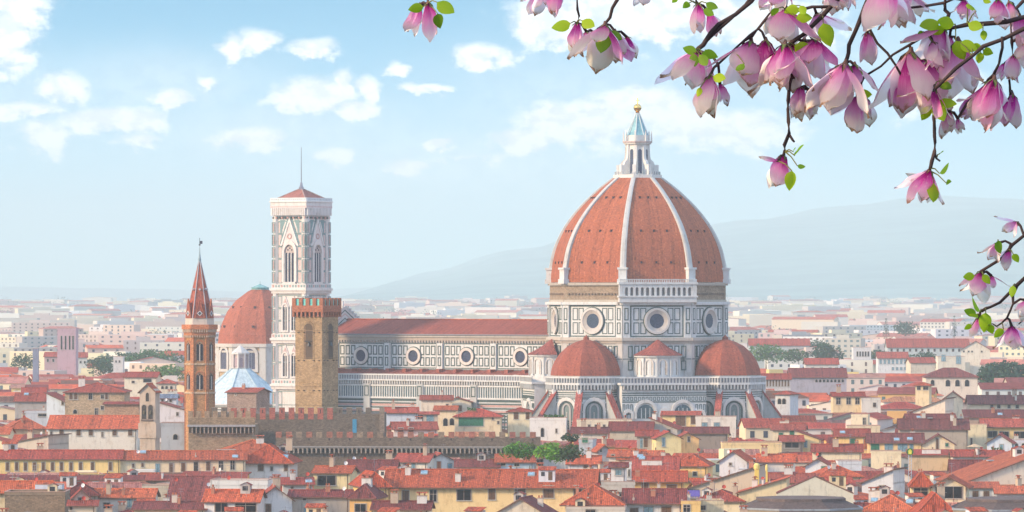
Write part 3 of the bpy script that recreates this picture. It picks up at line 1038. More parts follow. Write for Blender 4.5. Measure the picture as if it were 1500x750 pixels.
        for j in range(8):
            a0, a1 = R_(22.5 + 45 * j), R_(67.5 + 45 * j)
            s = 0
            for i in range(len(pr) - 1):
                (r0, z0), (r1, z1) = pr[i], pr[i + 1]
                L_ = math.hypot(r1 - r0, z1 - z0)
                h0, h1 = r0 * math.sin(R_(22.5)), r1 * math.sin(R_(22.5))
                mb.uvs[len(mb.f)] = [(-h0, s), (h0, s), (h1, s + L_), (-h1, s + L_)]
                mb.add([(r0 * math.cos(a0), r0 * math.sin(a0), z0), (r0 * math.cos(a1), r0 * math.sin(a1), z0), (r1 * math.cos(a1), r1 * math.sin(a1), z1), (r1 * math.cos(a0), r1 * math.sin(a0), z1)],
                       [(0, 1, 2, 3)], 'dome_tiles', (0.34, 0.092, 0.058))
                s += L_
        mb.lathe([(0.9, 46.1), (0.8, 47.0), (0.3, 47.3), (0.0, 47.8)], 8, 'dome_tiles', TERD)
        mb.build('half_dome', tr)
        # outer ring of chapels and sloping red-capped buttresses
        mb = MB(MAR); mb.M = base
        mb.prism(oct_pts(R2 + 6.5), 0, 18.5, wm, MAR)
        mb.prism(oct_pts(R2 + 7.0), 18.5, 19.1, wm, MAR)
        mb.prism(oct_pts(R2 + 6.6), 19.1, 21.0, 'roof_tiles', TERD, oct_pts(R2))
        mb.build('chapel_ring', tr)
        for j in range(8):
            b = R_(22.5 + 45 * j)
            if math.cos(b - a) < -0.3: continue
            mb = MB(); mb.M = base @ Matrix.Rotation(b, 4, 'Z')
            mb.slab([(R2 - .2, 18), (R2 + 6.6, 18), (R2 + 6.6, 22.5), (R2 + .3, 31.2), (R2 - .2, 31.2)], -0.6, 0.6, wm, (0.40, 0.42, 0.42))
            # red tiled cap lying along the sloping top
            vs = [(R2, -.95, 31.9), (R2, .95, 31.9), (R2 + 7.2, .95, 22.0), (R2 + 7.2, -.95, 22.0),
                  (R2, -.95, 31.2), (R2, .95, 31.2), (R2 + 7.2, .95, 21.4), (R2 + 7.2, -.95, 21.4)]
            mb.add(vs, [(0, 3, 2, 1), (4, 5, 6, 7), (0, 1, 5, 4), (1, 2, 6, 5), (2, 3, 7, 6), (3, 0, 4, 7)], 'roof_tiles', (0.42, 0.10, 0.08))
            mb.build('flying_buttress', tr)
    tribune(6, 27.6, 10.9, 0)
    tribune(0, 29.4, 10.9, 0)
    def exedra(k, d, R2):
        a = R_(45 * k)
        cx, cy = d * math.cos(a), d * math.sin(a)
        # linking block below, with arches
        mb = MB(MAR); mb.M = face(math.cos(a), math.sin(a), 33.0)
        W = 12.2
        mb.box(-W, W, 0, 12, 0, 33.6, wm, MAR)
        mb.box(-W - .6, W + .6, -0.9, 12, 33.6, 34.2, wm, MAR)
        mb.box(-W - .6, W + .6, -0.9, -.5, 35.5, 35.9, wm, MAR)
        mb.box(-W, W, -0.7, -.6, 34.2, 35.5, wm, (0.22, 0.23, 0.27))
        for i in range(26):
            x = -W + (i + .5) * 2 * W / 26
            mb.box(x - .17, x + .17, -0.85, -.55, 34.2, 35.5, wm, (0.50, 0.51, 0.51))
        corbels(mb, -W, W, 32.3, 1.3, 0.85, 0.95, 0.42, wm, (0.50, 0.51, 0.51))
        for c, r in ((-5.4, 6.6), (5.4, 6.6), (0, 3.4), (10.4, 3.0), (-10.4, 3.0)):
            mb.band(arch(c, 24.0, 24.6 + r * .75, r), arch(c, 24.0, 24.0 + r * .75 - .3, r - 1.3), -0.45, 0, wm, (0.64, 0.62, 0.6))
        blk = mb.build('sacristy_block', T)
        mi = MB(); mi.M = face(math.cos(a), math.sin(a), 33.0)
        for c, r in ((-5.4, 4.9), (5.4, 4.9), (0, 2.1), (10.4, 1.7), (-10.4, 1.7)):
            mi.slab(arch(c, 24.2, 24.2 + r * .80, r)[::-1], -0.08, 0, 'glass', (0.07, 0.12, 0.15))
            for u in (-.25, 0, .25): mi.box(c + u * r - .1, c + u * r + .1, -0.14, 0, 24.2, 24.2 + r * .6, wm, MAR)
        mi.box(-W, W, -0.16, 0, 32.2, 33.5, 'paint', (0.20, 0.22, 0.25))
        for i in range(22):
            x = -W + (i + .5) * 2 * W / 22
            inlay(mi, x - .38, x + .38, 29.2, 30.3, 0.16, -0.08)
            inlay(mi, x - .38, x + .38, 20.4, 22.0, 0.18, -0.08)
            if min(abs(x - c) for c in (-5.4, 5.4)) > 3.4 and abs(x) > 1.9: inlay(mi, x - .36, x + .36, 24.4, 28.2, 0.18, -0.08)
        for z in (31.2, 30.6, 28.7, 23.2, 22.5, 21.4, 20.2, 19.1, 18.2, 16.5):
            mi.box(-W, W, -0.07, 0, z, z + .3, 'paint', PINK if z in (22.2, 19.1) else GREEN)
        mi.build('marble_inlay', blk)
        mb = MB(MAR); mb.M = Matrix.Translation((cx, cy, 0)) @ Matrix.Rotation(a, 4, 'Z')
        n = 10
        a0, a1 = -math.pi / 2, math.pi / 2
        mb.lathe([(R2, 33), (R2, 41.4), (R2 + .6, 41.4), (R2 + .6, 42.0), (R2, 42.0)], n, wm, MAR, a0, a1)
        ex = mb.build('exedra', T)
        for i in range(5):
            t = a + a0 + (i + .5) * (a1 - a0) / 5
            mb = MB(); mb.M = Matrix.Translation((cx, cy, 0)) @ face(math.cos(t), math.sin(t), R2 - 0.12)
            arched_window(mb, 0, 36.4, 40.6, 2.0, 0.35, -0.25, fcol=(0.64, 0.6, 0.56), glass=(0.34, 0.29, 0.25))
            mb.box(-1.9, -1.6, -0.35, 0, 36, 41.2, wm, MAR)
            mb.build('niche', ex)
        mb = MB(TERD); mb.M = Matrix.Translation((cx, cy, 0)) @ Matrix.Rotation(a, 4, 'Z')
        mb.lathe([(R2 + 1.0, 41.9), (R2 * .55, 43.9), (0.4, 46.2), (0.0, 46.4)], n, 'roof_tiles', (0.36, 0.10, 0.08), a0, a1)
        mb.build('cone_roof', ex)
    exedra(7, 25.2, 6.3)
    exedra(5, 25.2, 6.3)
    return T
build_cathedral()

def build_campanile():
    # cathedral-local (-97.8,-30)
    lx, ly = -97.8, -30.0
    x = CX + lx * math.cos(CR) - ly * math.sin(CR)
    y = CY + lx * math.sin(CR) + ly * math.cos(CR)
    T = thing('marble_bell_tower', 'tall square bell tower in white, pink and green marble with low red pyramid roof', 'bell tower', (x, y, 0), CR)
    W = 6.1
    wm = 'weathered_marble'
    MW = (0.66, 0.63, 0.61)
    stages = [(0, 17), (17, 32.5), (32.5, 46.0), (46.0, 60.6), (60.6, 82.4)]
    mb = MB(MW)
    mb.box(-W + .4, W - .4, -W + .4, W - .4, 0, 82.6, wm, MW)
    for sx in (-1, 1):
        for sy in (-1, 1):
            mb.lathe([(1.15, 0), (1.15, 82.8)], 8, wm, MW, cx=sx * (W - .9), cy=sy * (W - .9), phase=R_(22.5))
    for z in (17, 32.5, 46.0, 60.6):
        mb.box(-W - .55, W + .55, -W - .55, W + .55, z - .35, z + .35, wm, (0.70, 0.67, 0.65))
        mb.box(-W - .25, W + .25, -W - .25, W + .25, z - 1.2, z - .35, wm, (0.62, 0.58, 0.56))
        mb.box(-W - .20, W + .20, -W - .20, W + .20, z + .35, z + 1.6, wm, (0.64, 0.61, 0.6))
    body = mb.build('shaft', T)
    def faces():
        for nx, ny in ((0, -1), (1, 0), (-1, 0), (0, 1)):
            yield face(nx, ny, W - .4)
    mi = MB()
    for M in faces():
        mi.M = M
        for (z0, z1) in stages[1:]:
            a, b = z0 + 1.9, z1 - 1.6
            nseg = max(2, int((b - a) / 3.6))
            for i in range(nseg):
                za, zb_ = a + i * (b - a) / nseg, a + (i + 1) * (b - a) / nseg - .4
                for sx in (-1, 1):
                    # corner buttress panels and side panels
                    inlay(mi, sx * 5.45 - .52, sx * 5.45 + .52, za, zb_, 0.22, -0.72, (0.20, 0.27, 0.28) if i % 2 else (0.26, 0.33, 0.34))
                    mi.box(sx * 5.45 - .14, sx * 5.45 + .14, -0.72, 0, za + .5, zb_ - .5, 'paint', (0.58, 0.38, 0.36))
                    mi.box(sx * 3.55 - .55, sx * 3.55 + .55, -0.05, 0, za, zb_, 'paint', (0.60, 0.47, 0.45) if z0 > 60 else (0.56, 0.52, 0.52))
                    inlay(mi, sx * 3.55 - .75, sx * 3.55 + .75, za - .1, zb_ + .1, 0.2, -0.08, (0.20, 0.27, 0.28))
                mi.box(-W, W, -0.03, 0, zb_ + .1, zb_ + .35, 'paint', (0.22, 0.30, 0.30))
            for i in range(12):
                x_ = -5.6 + i * 1.02
                mi.box(x_ - .25, x_ + .25, -0.62, 0, z1 - 1.0, z1 - .5, 'paint', PINK if i % 2 else GREEN)
                mi.box(x_ - .3, x_ + .3, -0.64, 0, z0 + .6, z0 + 1.35, 'paint', (0.24, 0.34, 0.34) if i % 3 else PINK)
    mi.M = Matrix()
    mi.build('marble_inlay', body)
    for M in faces():
        for (z0, z1) in stages[2:4]:
            h = z1 - z0
            for c in (-1.55, 1.55):
                mb = MB(); mb.M = M
                zt = z0 + h * .70
                mb.slab([(c - 1.45, zt - .8), (c + 1.45, zt - .8), (c, zt + 2.6)], -0.25, 0, wm, (0.68, 0.62, 0.6))
                mb.slab([(c - .9, zt - .2), (c + .9, zt - .2), (c, zt + 1.8)], -0.30, 0, 'paint', (0.50, 0.36, 0.35))
                arched_window(mb, c, z0 + 2.6, zt, 1.5, .45, -0.5, True, fcol=MW)
                mb.box(c - .11, c + .11, -0.3, 0, z0 + 2.6, zt - .4, wm, MW)
                mb.box(c - 1.2, c + 1.2, -0.5, 0, z0 + 2.1, z0 + 2.6, wm, MW)
                mb.build('window', body)
        mb = MB(); mb.M = M
        z0 = 62.8
        mb.slab([(-3.1, 73.6), (3.1, 73.6), (0, 81.2)], -0.22, 0, wm, (0.66, 0.60, 0.59))
        for s in (-1, 1):
            mb.slab([(s * 3.3, 73.4), (s * 2.7, 73.4), (0, 80.4), (0, 81.8)][::s], -0.40, 0, wm, (0.72, 0.70, 0.68))
            mb.slab([(s * 3.6, 74.2), (s * 3.3, 73.8), (s * .3, 81.6), (s * .7, 81.8)][::s], -0.1, 0, 'paint', (0.16, 0.26, 0.28))
            mb.slab([(s * 3.5, 76.5), (s * 3.5, 81.0), (s * 1.6, 81.0)][::s], -0.06, 0, 'paint', (0.20, 0.32, 0.34))
        mb.ring(0, 76.2, .55, .85, -0.35, 0, 'paint', PINK, 12)
        mb.band(arch(0, z0, 75.2, 5.2, True), arch(0, z0, 73.8, 3.8, True), -0.5, 0, wm, (0.70, 0.66, 0.64))
        mb.slab(arch(0, z0, 73.8, 3.8, True)[::-1], -0.03, 0, 'weathered_marble', (0.50, 0.42, 0.40))
        for c in (-1.15, 0, 1.15):
            mb.slab(arch(c, z0, 71.4, .85, True)[::-1], -0.10, 0, 'glass', (0.035, 0.025, 0.06))
        for c in (-1.72, -.57, .57, 1.72):
            mb.box(c - .14, c + .14, -0.25, 0, z0, 71.2, wm, (0.7, 0.68, 0.66))
        for c, z in ((-.7, 72.2), (.7, 72.2), (0, 72.7)):
            mb.disc(c, z, .26, -0.1, 0, 'glass', (0.08, 0.07, 0.1), 8)
        mb.box(-2.2, 2.2, -0.5, 0, z0 - .6, z0, wm, MW)
        mb.build('belfry_window', body)
    # gallery on corbels
    mb = MB(MW)
    g = 6.2
    mb.box(-g + .4, g - .4, -g + .4, g - .4, 82.4, 84.4, wm, (0.5, 0.47, 0.47))
    for M in ((0, -1), (1, 0), (-1, 0), (0, 1)):
        mb.M = face(*M, W - .3)
        n = 17
        for i in range(n):
            x_ = -g + (i + .5) * 2 * g / n
            mb.slab([(x_ - .22, 82.3), (x_ + .22, 82.3), (x_ + .22, 84.6), (x_ - .22, 84.6)], -0.9, 0, wm, (0.72, 0.69, 0.68))
        mb.box(-g, g, -0.06 - .4, 0, 84.0, 84.4, 'paint', (0.3, 0.3, 0.36))
    mb.M = Matrix()
    mb.box(-g - .35, g + .35, -g - .35, g + .35, 84.4, 85.2, wm, (0.66, 0.56, 0.55))
    mb.box(-g - .30, g + .30, -g - .30, g + .30, 85.2, 86.2, wm, (0.68, 0.66, 0.65))
    mb.box(-g - .55, g + .55, -g - .55, g + .55, 86.2, 86.5, wm, (0.72, 0.7, 0.68))
    for M in ((0, -1), (1, 0), (-1, 0), (0, 1)):
        mb.M = face(*M, g + .2)
        mb.box(-g - .2, g + .2, -0.25, 0.1, 86.5, 87.5, wm, (0.68, 0.72, 0.74))
        for i in range(16):
            x_ = -g + (i + .5) * 2 * g / 16
            mb.box(x_ - .15, x_ + .15, -0.27, 0, 86.8, 87.2, 'paint', (0.35, 0.42, 0.46))
            mb.box(x_ - .16, x_ + .16, -0.17, 0, 84.7, 84.95, 'paint', PINK)
    mb.M = Matrix()
    gal = mb.build('gallery', T)
    mb = MB(TERD)
    r = 5.9
    mb.prism([(-r, -r), (r, -r), (r, r), (-r, r)], 86.8, 90.2, 'dome_tiles', (0.40, 0.16, 0.13), [(-.3, -.3), (.3, -.3), (.3, .3), (-.3, .3)])
    for sx, sy in ((-1, -1), (1, -1), (1, 1), (-1, 1)):
        mb.tube([(sx * r, sy * r, 86.9), (sx * .3, sy * .3, 90.3)], 0.14, 5, 'dome_tiles', (0.5, 0.36, 0.32))
    rf = mb.build('pyramid_roof', T)
    mb = MB()
    mb.lathe([(0.75, 89.9), (0.7, 90.7), (0.45, 91.0), (0.35, 91.8), (0.15, 92.3), (0.12, 97), (0.07, 102.4), (0, 102.6)], 8, 'metal', (0.36, 0.34, 0.38))
    mb.build('mast', rf)
build_campanile()

def crenels(mb, x0, x1, z, h, w, gap, y0, y1, mat, col, caps=None, rng=None):
    n = max(1, int(round((x1 - x0 + gap) / (w + gap))))
    st = (x1 - x0 + gap) / n
    for i in range(n):
        a = x0 + i * st
        c = col
        if caps: c = caps[(i * 7 + 3) % len(caps)]
        mb.box(a, a + st - gap, y0, y1, z, z + h, mat, c)

def build_civic_tower():
    Y = 1175.0
    p = at(464, 432, Y)
    T = thing('crenellated_tower', 'square tan stone tower with red brick battlements and tall arched belfry openings', 'tower', (p.x, Y, 59 * (1 - Y / 1105)), R_(-29))
    T.scale = (Y / 1105,) * 3
    W = 3.55
    ST = (0.42, 0.29, 0.17)
    mb = MB(ST)
    mb.box(-W, W, -W, W, 0, 54.4, 'rubble_stone', ST)
    for z in (50.9, 44.6, 38.2, 33.9, 30):
        mb.box(-W - .06, W + .06, -W - .06, W + .06, z, z + .12, 'rubble_stone', (0.30, 0.21, 0.13))
    sh = mb.build('shaft', T)
    for nx, ny in ((0, -1), (1, 0), (-1, 0)):
        mb = MB(); mb.M = face(nx, ny, W)
        o, i = arch(0, 44.2, 53.0, 2.9), arch(0, 44.4, 52.5, 2.3)
        mb.band(o, i, -0.10, 0.02, 'rubble_stone', (0.36, 0.25, 0.15))
        mb.slab(i[::-1], -0.05, 0, 'paint', (0.10, 0.065, 0.045))
        mb.slab([(-1.15, 44.4), (-.75, 44.4), (-.75, 52.0), (-1.15, 51.2)], -0.07, 0, 'rubble_stone', (0.26, 0.17, 0.11))
        mb.box(-1.0, .9, -0.12, 0, 48.3, 48.6, 'timber', (0.06, 0.05, 0.05))
        mb.lathe([(0.42, 47.4), (0.35, 48.0), (0.1, 48.3)], 10, 'metal', (0.08, 0.08, 0.09), cx=.15, cy=-0.1)
        mb.build('belfry_opening', sh)
        mb = MB(); mb.M = face(nx, ny, W)
        for x in (-2.7, -1.2, 1.4, 2.8):
            for z in (50.4, 44.0, 37.2, 31.8): mb.box(x - .22, x + .22, -0.25, 0, z, z + .18, 'timber', (0.10, 0.07, 0.05))
        mb.build('putlog_stubs', sh)
    mb = MB()
    BR = (0.40, 0.16, 0.10)
    g = W + .55
    for nx, ny in ((0, -1), (1, 0), (-1, 0), (0, 1)):
        mb.M = face(nx, ny, W)
        n = 7
        for i in range(n + 1):
            x = -g + .25 + i * (2 * g - .5) / n
            mb.box(x - .2, x + .2, -0.55, 0, 54.0, 55.2, 'brickwork', BR)
            if i < n:
                xm = x + (2 * g - .5) / n / 2
                mb.slab(arch(xm, 54.2, 55.0, .7)[::-1], -0.02, 0, 'paint', (0.10, 0.05, 0.04))
    mb.M = Matrix()
    mb.box(-g, g, -g, g, 55.1, 56.6, 'brickwork', BR)
    for nx, ny in ((0, -1), (1, 0), (-1, 0), (0, 1)):
        mb.M = face(nx, ny, g)
        crenels(mb, -g, g, 56.6, 1.7, 1.15, .85, 0.003, .5, 'brickwork', BR)
        n = 5
        for i in range(n):
            x = -g + 1.55 + i * (2 * g + .85) / n - .35
            if x < g - .5: mb.box(x - .45, x + .45, 0.28, .5, 56.6, 58.1, 'paint', (0.16, 0.55, 0.50))
    mb.M = Matrix()
    top = mb.build('battlements', T)
    mb = MB()
    mb.tube([(-2.2, -1, 56.5), (-2.2, -1, 63.5)], 0.07, 5, 'metal', (0.3, 0.3, 0.32))
    mb.build('mast', top)
build_civic_tower()

def build_hex_tower():
    Y = 1195.0
    p = at(292.5, 432, Y)
    T = thing('brick_bell_tower', 'slender six-sided brick bell tower with a sharp red tiled spire', 'bell tower', (p.x, Y, 59 * (1 - Y / 1130)), R_(4))
    T.scale = (Y / 1130,) * 3
    R = 3.45
    ST = (0.50, 0.27, 0.13)
    hexp = lambda r: [(r * math.cos(R_(60 * k)), r * math.sin(R_(60 * k))) for k in range(6)]
    mb = MB(ST)
    mb.prism(hexp(R), 0, 50.5, 'rubble_stone', ST)
    for z in (42.7, 36.0):
        mb.prism(hexp(R + .25), z, z + .45, 'rubble_stone', (0.55, 0.42, 0.3))
    for k in range(6):
        mb.M = Matrix.Rotation(R_(60 * k), 4, 'Z')
        mb.box(R - .55, R + .12, -.38, .38, 0, 50.4, 'brickwork', (0.54, 0.24, 0.12))
    mb.M = Matrix()
    sh = mb.build('shaft', T)
    fs = [(k, R_(30 + 60 * k)) for k in range(6)]
    for k, a in fs:
        for z0, z1 in ((43.6, 48.6), (36.9, 41.4)):
            mb = MB(); mb.M = face(math.cos(a), math.sin(a), R * math.cos(R_(30)))
            mb.band(arch(0, z0, z1, 2.5, True), arch(0, z0, z1 - .35, 1.9, True), -0.12, 0, 'brickwork', (0.50, 0.20, 0.10))
            mb.slab(arch(0, z0, z1 - .35, 1.9, True)[::-1], -0.03, 0, 'rubble_stone', (0.40, 0.24, 0.14))
            for c in (-.42, .42): mb.slab(arch(c, z0 + .2, z1 - 1.0, .62, True)[::-1], -0.08, 0, 'glass', (0.03, 0.02, 0.03))
            mb.box(-.1, .1, -0.2, 0, z0, z1 - 1.3, 'weathered_marble', (0.62, 0.56, 0.5))
            mb.disc(0, z1 - .9, .2, -0.09, 0, 'glass', (0.05, 0.03, 0.04), 8)
            mb.build('window', sh)
    mb = MB()
    mb.prism(hexp(R + .3), 49.6, 50.4, 'brickwork', (0.50, 0.22, 0.12))
    for k, a in fs:
        mb.M = face(math.cos(a), math.sin(a), (R + .3) * math.cos(R_(30)))
        corbels(mb, -1.9, 1.9, 50.3, .7, .35, .48, .25, 'brickwork', (0.66, 0.52, 0.40))
        corbels(mb, -1.9, 1.9, 49.1, .5, .2, .48, .25, 'brickwork', (0.60, 0.46, 0.34))
    mb.M = Matrix()
    mb.prism(hexp(R + .3), 50.4, 51.0, 'brickwork', (0.52, 0.26, 0.14))
    mb.prism(hexp(R + .75), 51.0, 52.1, 'brickwork', (0.56, 0.22, 0.11))
    mb.build('cornice', T)
    mb = MB()
    mb.prism(hexp(R - .1), 52.1, 53.6, 'weathered_marble', (0.60, 0.52, 0.45))
    SR = (0.42, 0.115, 0.075)
    mb.prism(hexp(R - .25), 53.6, 66.8, 'dome_tiles', SR, hexp(.22), cap=False)
    for k in range(6):
        a = R_(60 * k)
        mb.tube([((R - .2) * math.cos(a), (R - .2) * math.sin(a), 53.6), (.24 * math.cos(a), .24 * math.sin(a), 66.9)], 0.10, 5, 'weathered_marble', (0.46, 0.48, 0.52))
    sp = mb.build('spire', T)
    for k, a in fs:
        mb = MB(); mb.M = face(math.cos(a), math.sin(a), (R - .02) * math.cos(R_(30)))
        mb.slab([(-1.15, 53.6), (1.15, 53.6), (0, 58.0)], -0.12, 0.15, 'dome_tiles', SR)
        mb.ring(0, 54.7, .42, .66, -0.22, 0, 'weathered_marble', (0.62, 0.60, 0.6), 4)
        mb.disc(0, 54.7, .42, -0.16, 0, 'glass', (0.06, 0.07, 0.10), 4)
        mb.slab([(-1.2, 53.6), (-1.0, 53.6), (0.05, 58.1), (-.05, 58.1)], -0.2, 0.1, 'brickwork', (0.55, 0.2, 0.12))
        mb.slab([(1.0, 53.6), (1.2, 53.6), (0.05, 58.1), (-.05, 58.1)], -0.2, 0.1, 'brickwork', (0.55, 0.2, 0.12))
        mb.box(-.1, .1, -.1, .9, 54.6, 57.2, 'dome_tiles', SR)
        mb.build('gablet', sp)
    for k, a in fs:
        mb = MB(); mb.M = face(math.cos(a), math.sin(a), 1.9)
        mb.disc(0, 60.3, .32, -0.2, 0.5, 'weathered_marble', (0.55, 0.5, 0.5), 4)
        mb.build('lucarne', sp)
    mb = MB()
    mb.lathe([(.30, 66.6), (.34, 67.2), (.12, 68.8), (.05, 70.6), (0, 70.7)], 8, 'lead_sheet', (0.34, 0.42, 0.46))
    mb.lathe([(0, 70.4), (.22, 70.6), (.22, 70.8), (0, 71.0)], 8, 'metal', (0.15, 0.15, 0.16))
    mb.box(0, .65, -.05, .05, 70.9, 71.6, 'metal', (0.10, 0.10, 0.12))
    mb.box(-.06, .06, -.06, .06, 70.6, 72.3, 'metal', (0.15, 0.15, 0.16))
    mb.build('weather_vane', sp)
build_hex_tower()

def build_red_dome_chapel():
    Y = 1760.0
    p = at(381, 432, Y)
    k_ = F / Y
    T = thing('domed_chapel', 'hazy church with a broad red tiled dome behind the marble bell tower', 'church', (p.x, Y, 0), R_(-12))
    R = 16.0
    Z = lambda py: EYE + (HOR - py) / k_
    mb = MB((0.46, 0.36, 0.26))
    mb.prism(oct_pts(R), 0, Z(508), 'plaster', (0.48, 0.37, 0.25))
    mb.prism(oct_pts(R + .8), Z(508), Z(503), 'weathered_marble', (0.55, 0.53, 0.5))
    for k, M in cfaces(R, range(8)):
        mb.M = M
        hw = R * math.sin(R_(22.5))
        for sx in (-1, 1): mb.box(sx * (hw - 1.2) - 1.2, sx * (hw - 1.2) + 1.2, -0.3, 0, 8, Z(508), 'weathered_marble', (0.55, 0.54, 0.52))
        mb.box(-hw, hw, -.25, 0, Z(516), Z(513), 'weathered_marble', (0.5, 0.48, 0.45))
    mb.M = Matrix()
    b = mb.build('drum', T)
    for k, M in cfaces(R, (4, 5, 6, 7, 0)):
        mb = MB(); mb.M = M
        mb.box(-3.3, 3.3, -.6, 0, Z(544), Z(540), 'weathered_marble', (0.58, 0.56, 0.54))
        arched_window(mb, 0, Z(540), Z(510), 4.4, 1.1, -0.5, fcol=(0.58, 0.56, 0.54), glass=(0.10, 0.10, 0.16))
        for c in (-.8, .8): mb.box(c - .1, c + .1, -.1, 0, Z(540), Z(513), 'metal', (0.3, 0.3, 0.34))
        mb.build('window', b)
    mb = MB()
    pr = [(R - .6, Z(503)), (R - .9, Z(490)), (R - 2.0, Z(474)), (R - 4.0, Z(456)), (R - 7.2, Z(440)), (R - 11.5, Z(427)), (2.6, Z(423))]
    mb.lathe(pr, 8, 'dome_tiles', (0.42, 0.13, 0.08), phase=R_(22.5))
    d = mb.build('dome', T)
    for j in range(24):
        a = R_(15 * j + 4)
        for r, z in ((R - 1.9, Z(478)), (R - 5.4, Z(450))):
            if j % 2: continue
            mb = MB(); mb.box(r * math.cos(a) * .97 - .35, r * math.cos(a) * .97 + .35, r * math.sin(a) * .97 - .35, r * math.sin(a) * .97 + .35, z - .4, z + .4, 'paint', (0.08, 0.05, 0.05))
            mb.build('vent', d)
    mb = MB()
    mb.prism(oct_pts(3.2), Z(425), Z(421.5), 'lead_sheet', (0.25, 0.48, 0.46))
    mb.lathe([(3.6, Z(421.5)), (1.2, Z(418)), (0.1, Z(416)), (0.05, Z(412))], 8, 'lead_sheet', (0.25, 0.48, 0.46))
    mb.build('lantern', d)
build_red_dome_chapel()

def build_baptistery():
    Y = 1500.0
    p = at(352, 432, Y)
    k_ = F / Y
    Z = lambda py: EYE + (HOR - py) / k_
    T = thing('baptistery', 'low eight-sided building with a pale blue-white pyramid roof behind the brick bell tower', 'baptistery', (p.x, Y, 0), CR)
    R = 15.5
    mb = MB()
    mb.prism(oct_pts(R), 0, Z(592), 'weathered_marble', (0.60, 0.6, 0.6))
    mb.prism(oct_pts(R + .5), Z(592), Z(590), 'weathered_marble', (0.62, 0.62, 0.62))
    for k, M in cfaces(R, range(8)):
        mb.M = M
        for z in (Z(594), Z(598), Z(602)): mb.box(-5.5, 5.5, -.1, 0, z - .3, z, 'paint', GREEN)
    mb.M = Matrix()
    b = mb.build('wall', T)
    mb = MB()
    mb.lathe([(R + .5, Z(590)), (2.9, Z(540)), (2.9, Z(539))], 8, 'lead_sheet', (0.62, 0.72, 0.76), phase=R_(22.5))
    for k in range(8):
        a = R_(22.5 + 45 * k)
        mb.tube([((R + .5) * math.cos(a), (R + .5) * math.sin(a), Z(590)), (2.9 * math.cos(a), 2.9 * math.sin(a), Z(540))], 0.22, 5, 'lead_sheet', (0.5, 0.62, 0.68))
    r = mb.build('roof', T)
    mb = MB()
    mb.prism(oct_pts(2.2), Z(540), Z(519), 'weathered_marble', (0.60, 0.5, 0.5))
    mb.prism(oct_pts(2.9), Z(519), Z(516.5), 'weathered_marble', (0.66, 0.62, 0.6))
    mb.prism(oct_pts(2.9), Z(541), Z(538.5), 'weathered_marble', (0.66, 0.62, 0.6))
    for k, M in cfaces(2.6, range(8)):
        mb.M = M
        for sx in (-1, 1): mb.box(sx * .9 - .18, sx * .9 + .18, -.2, .3, Z(539), Z(519), 'weathered_marble', (0.66, 0.6, 0.58))
        mb.slab(arch(0, Z(537), Z(524), 1.1)[::-1], .12, .4, 'paint', (0.42, 0.32, 0.36))
    mb.M = Matrix()
    mb.lathe([(2.9, Z(516.5)), (2.2, Z(514)), (0.2, Z(506)), (0, Z(504))], 8, 'weathered_marble', (0.62, 0.6, 0.58))
    mb.build('lantern', r)
build_baptistery()
# ------------------------------------------------------------------ houses
rng = random.Random(11)
ORG = (0.52, 0.098, 0.040)
RED = (0.39, 0.064, 0.040)
DRK = (0.21, 0.044, 0.038)
FADE = (0.44, 0.20, 0.15)
CREAM = (0.78, 0.66, 0.44)
YEL = (0.80, 0.58, 0.24)
OCH = (0.72, 0.43, 0.16)
WHT = (0.72, 0.70, 0.66)
GRY = (0.46, 0.45, 0.44)
BEI = (0.56, 0.49, 0.39)
TAN = (0.50, 0.37, 0.23)
PLANS = []     # (cx, cy, radius) of everything placed by hand
SHIELD = []    # (px0, px1, Y, lowest visible row)
HOUSES = []    # (thing, description data) for labels

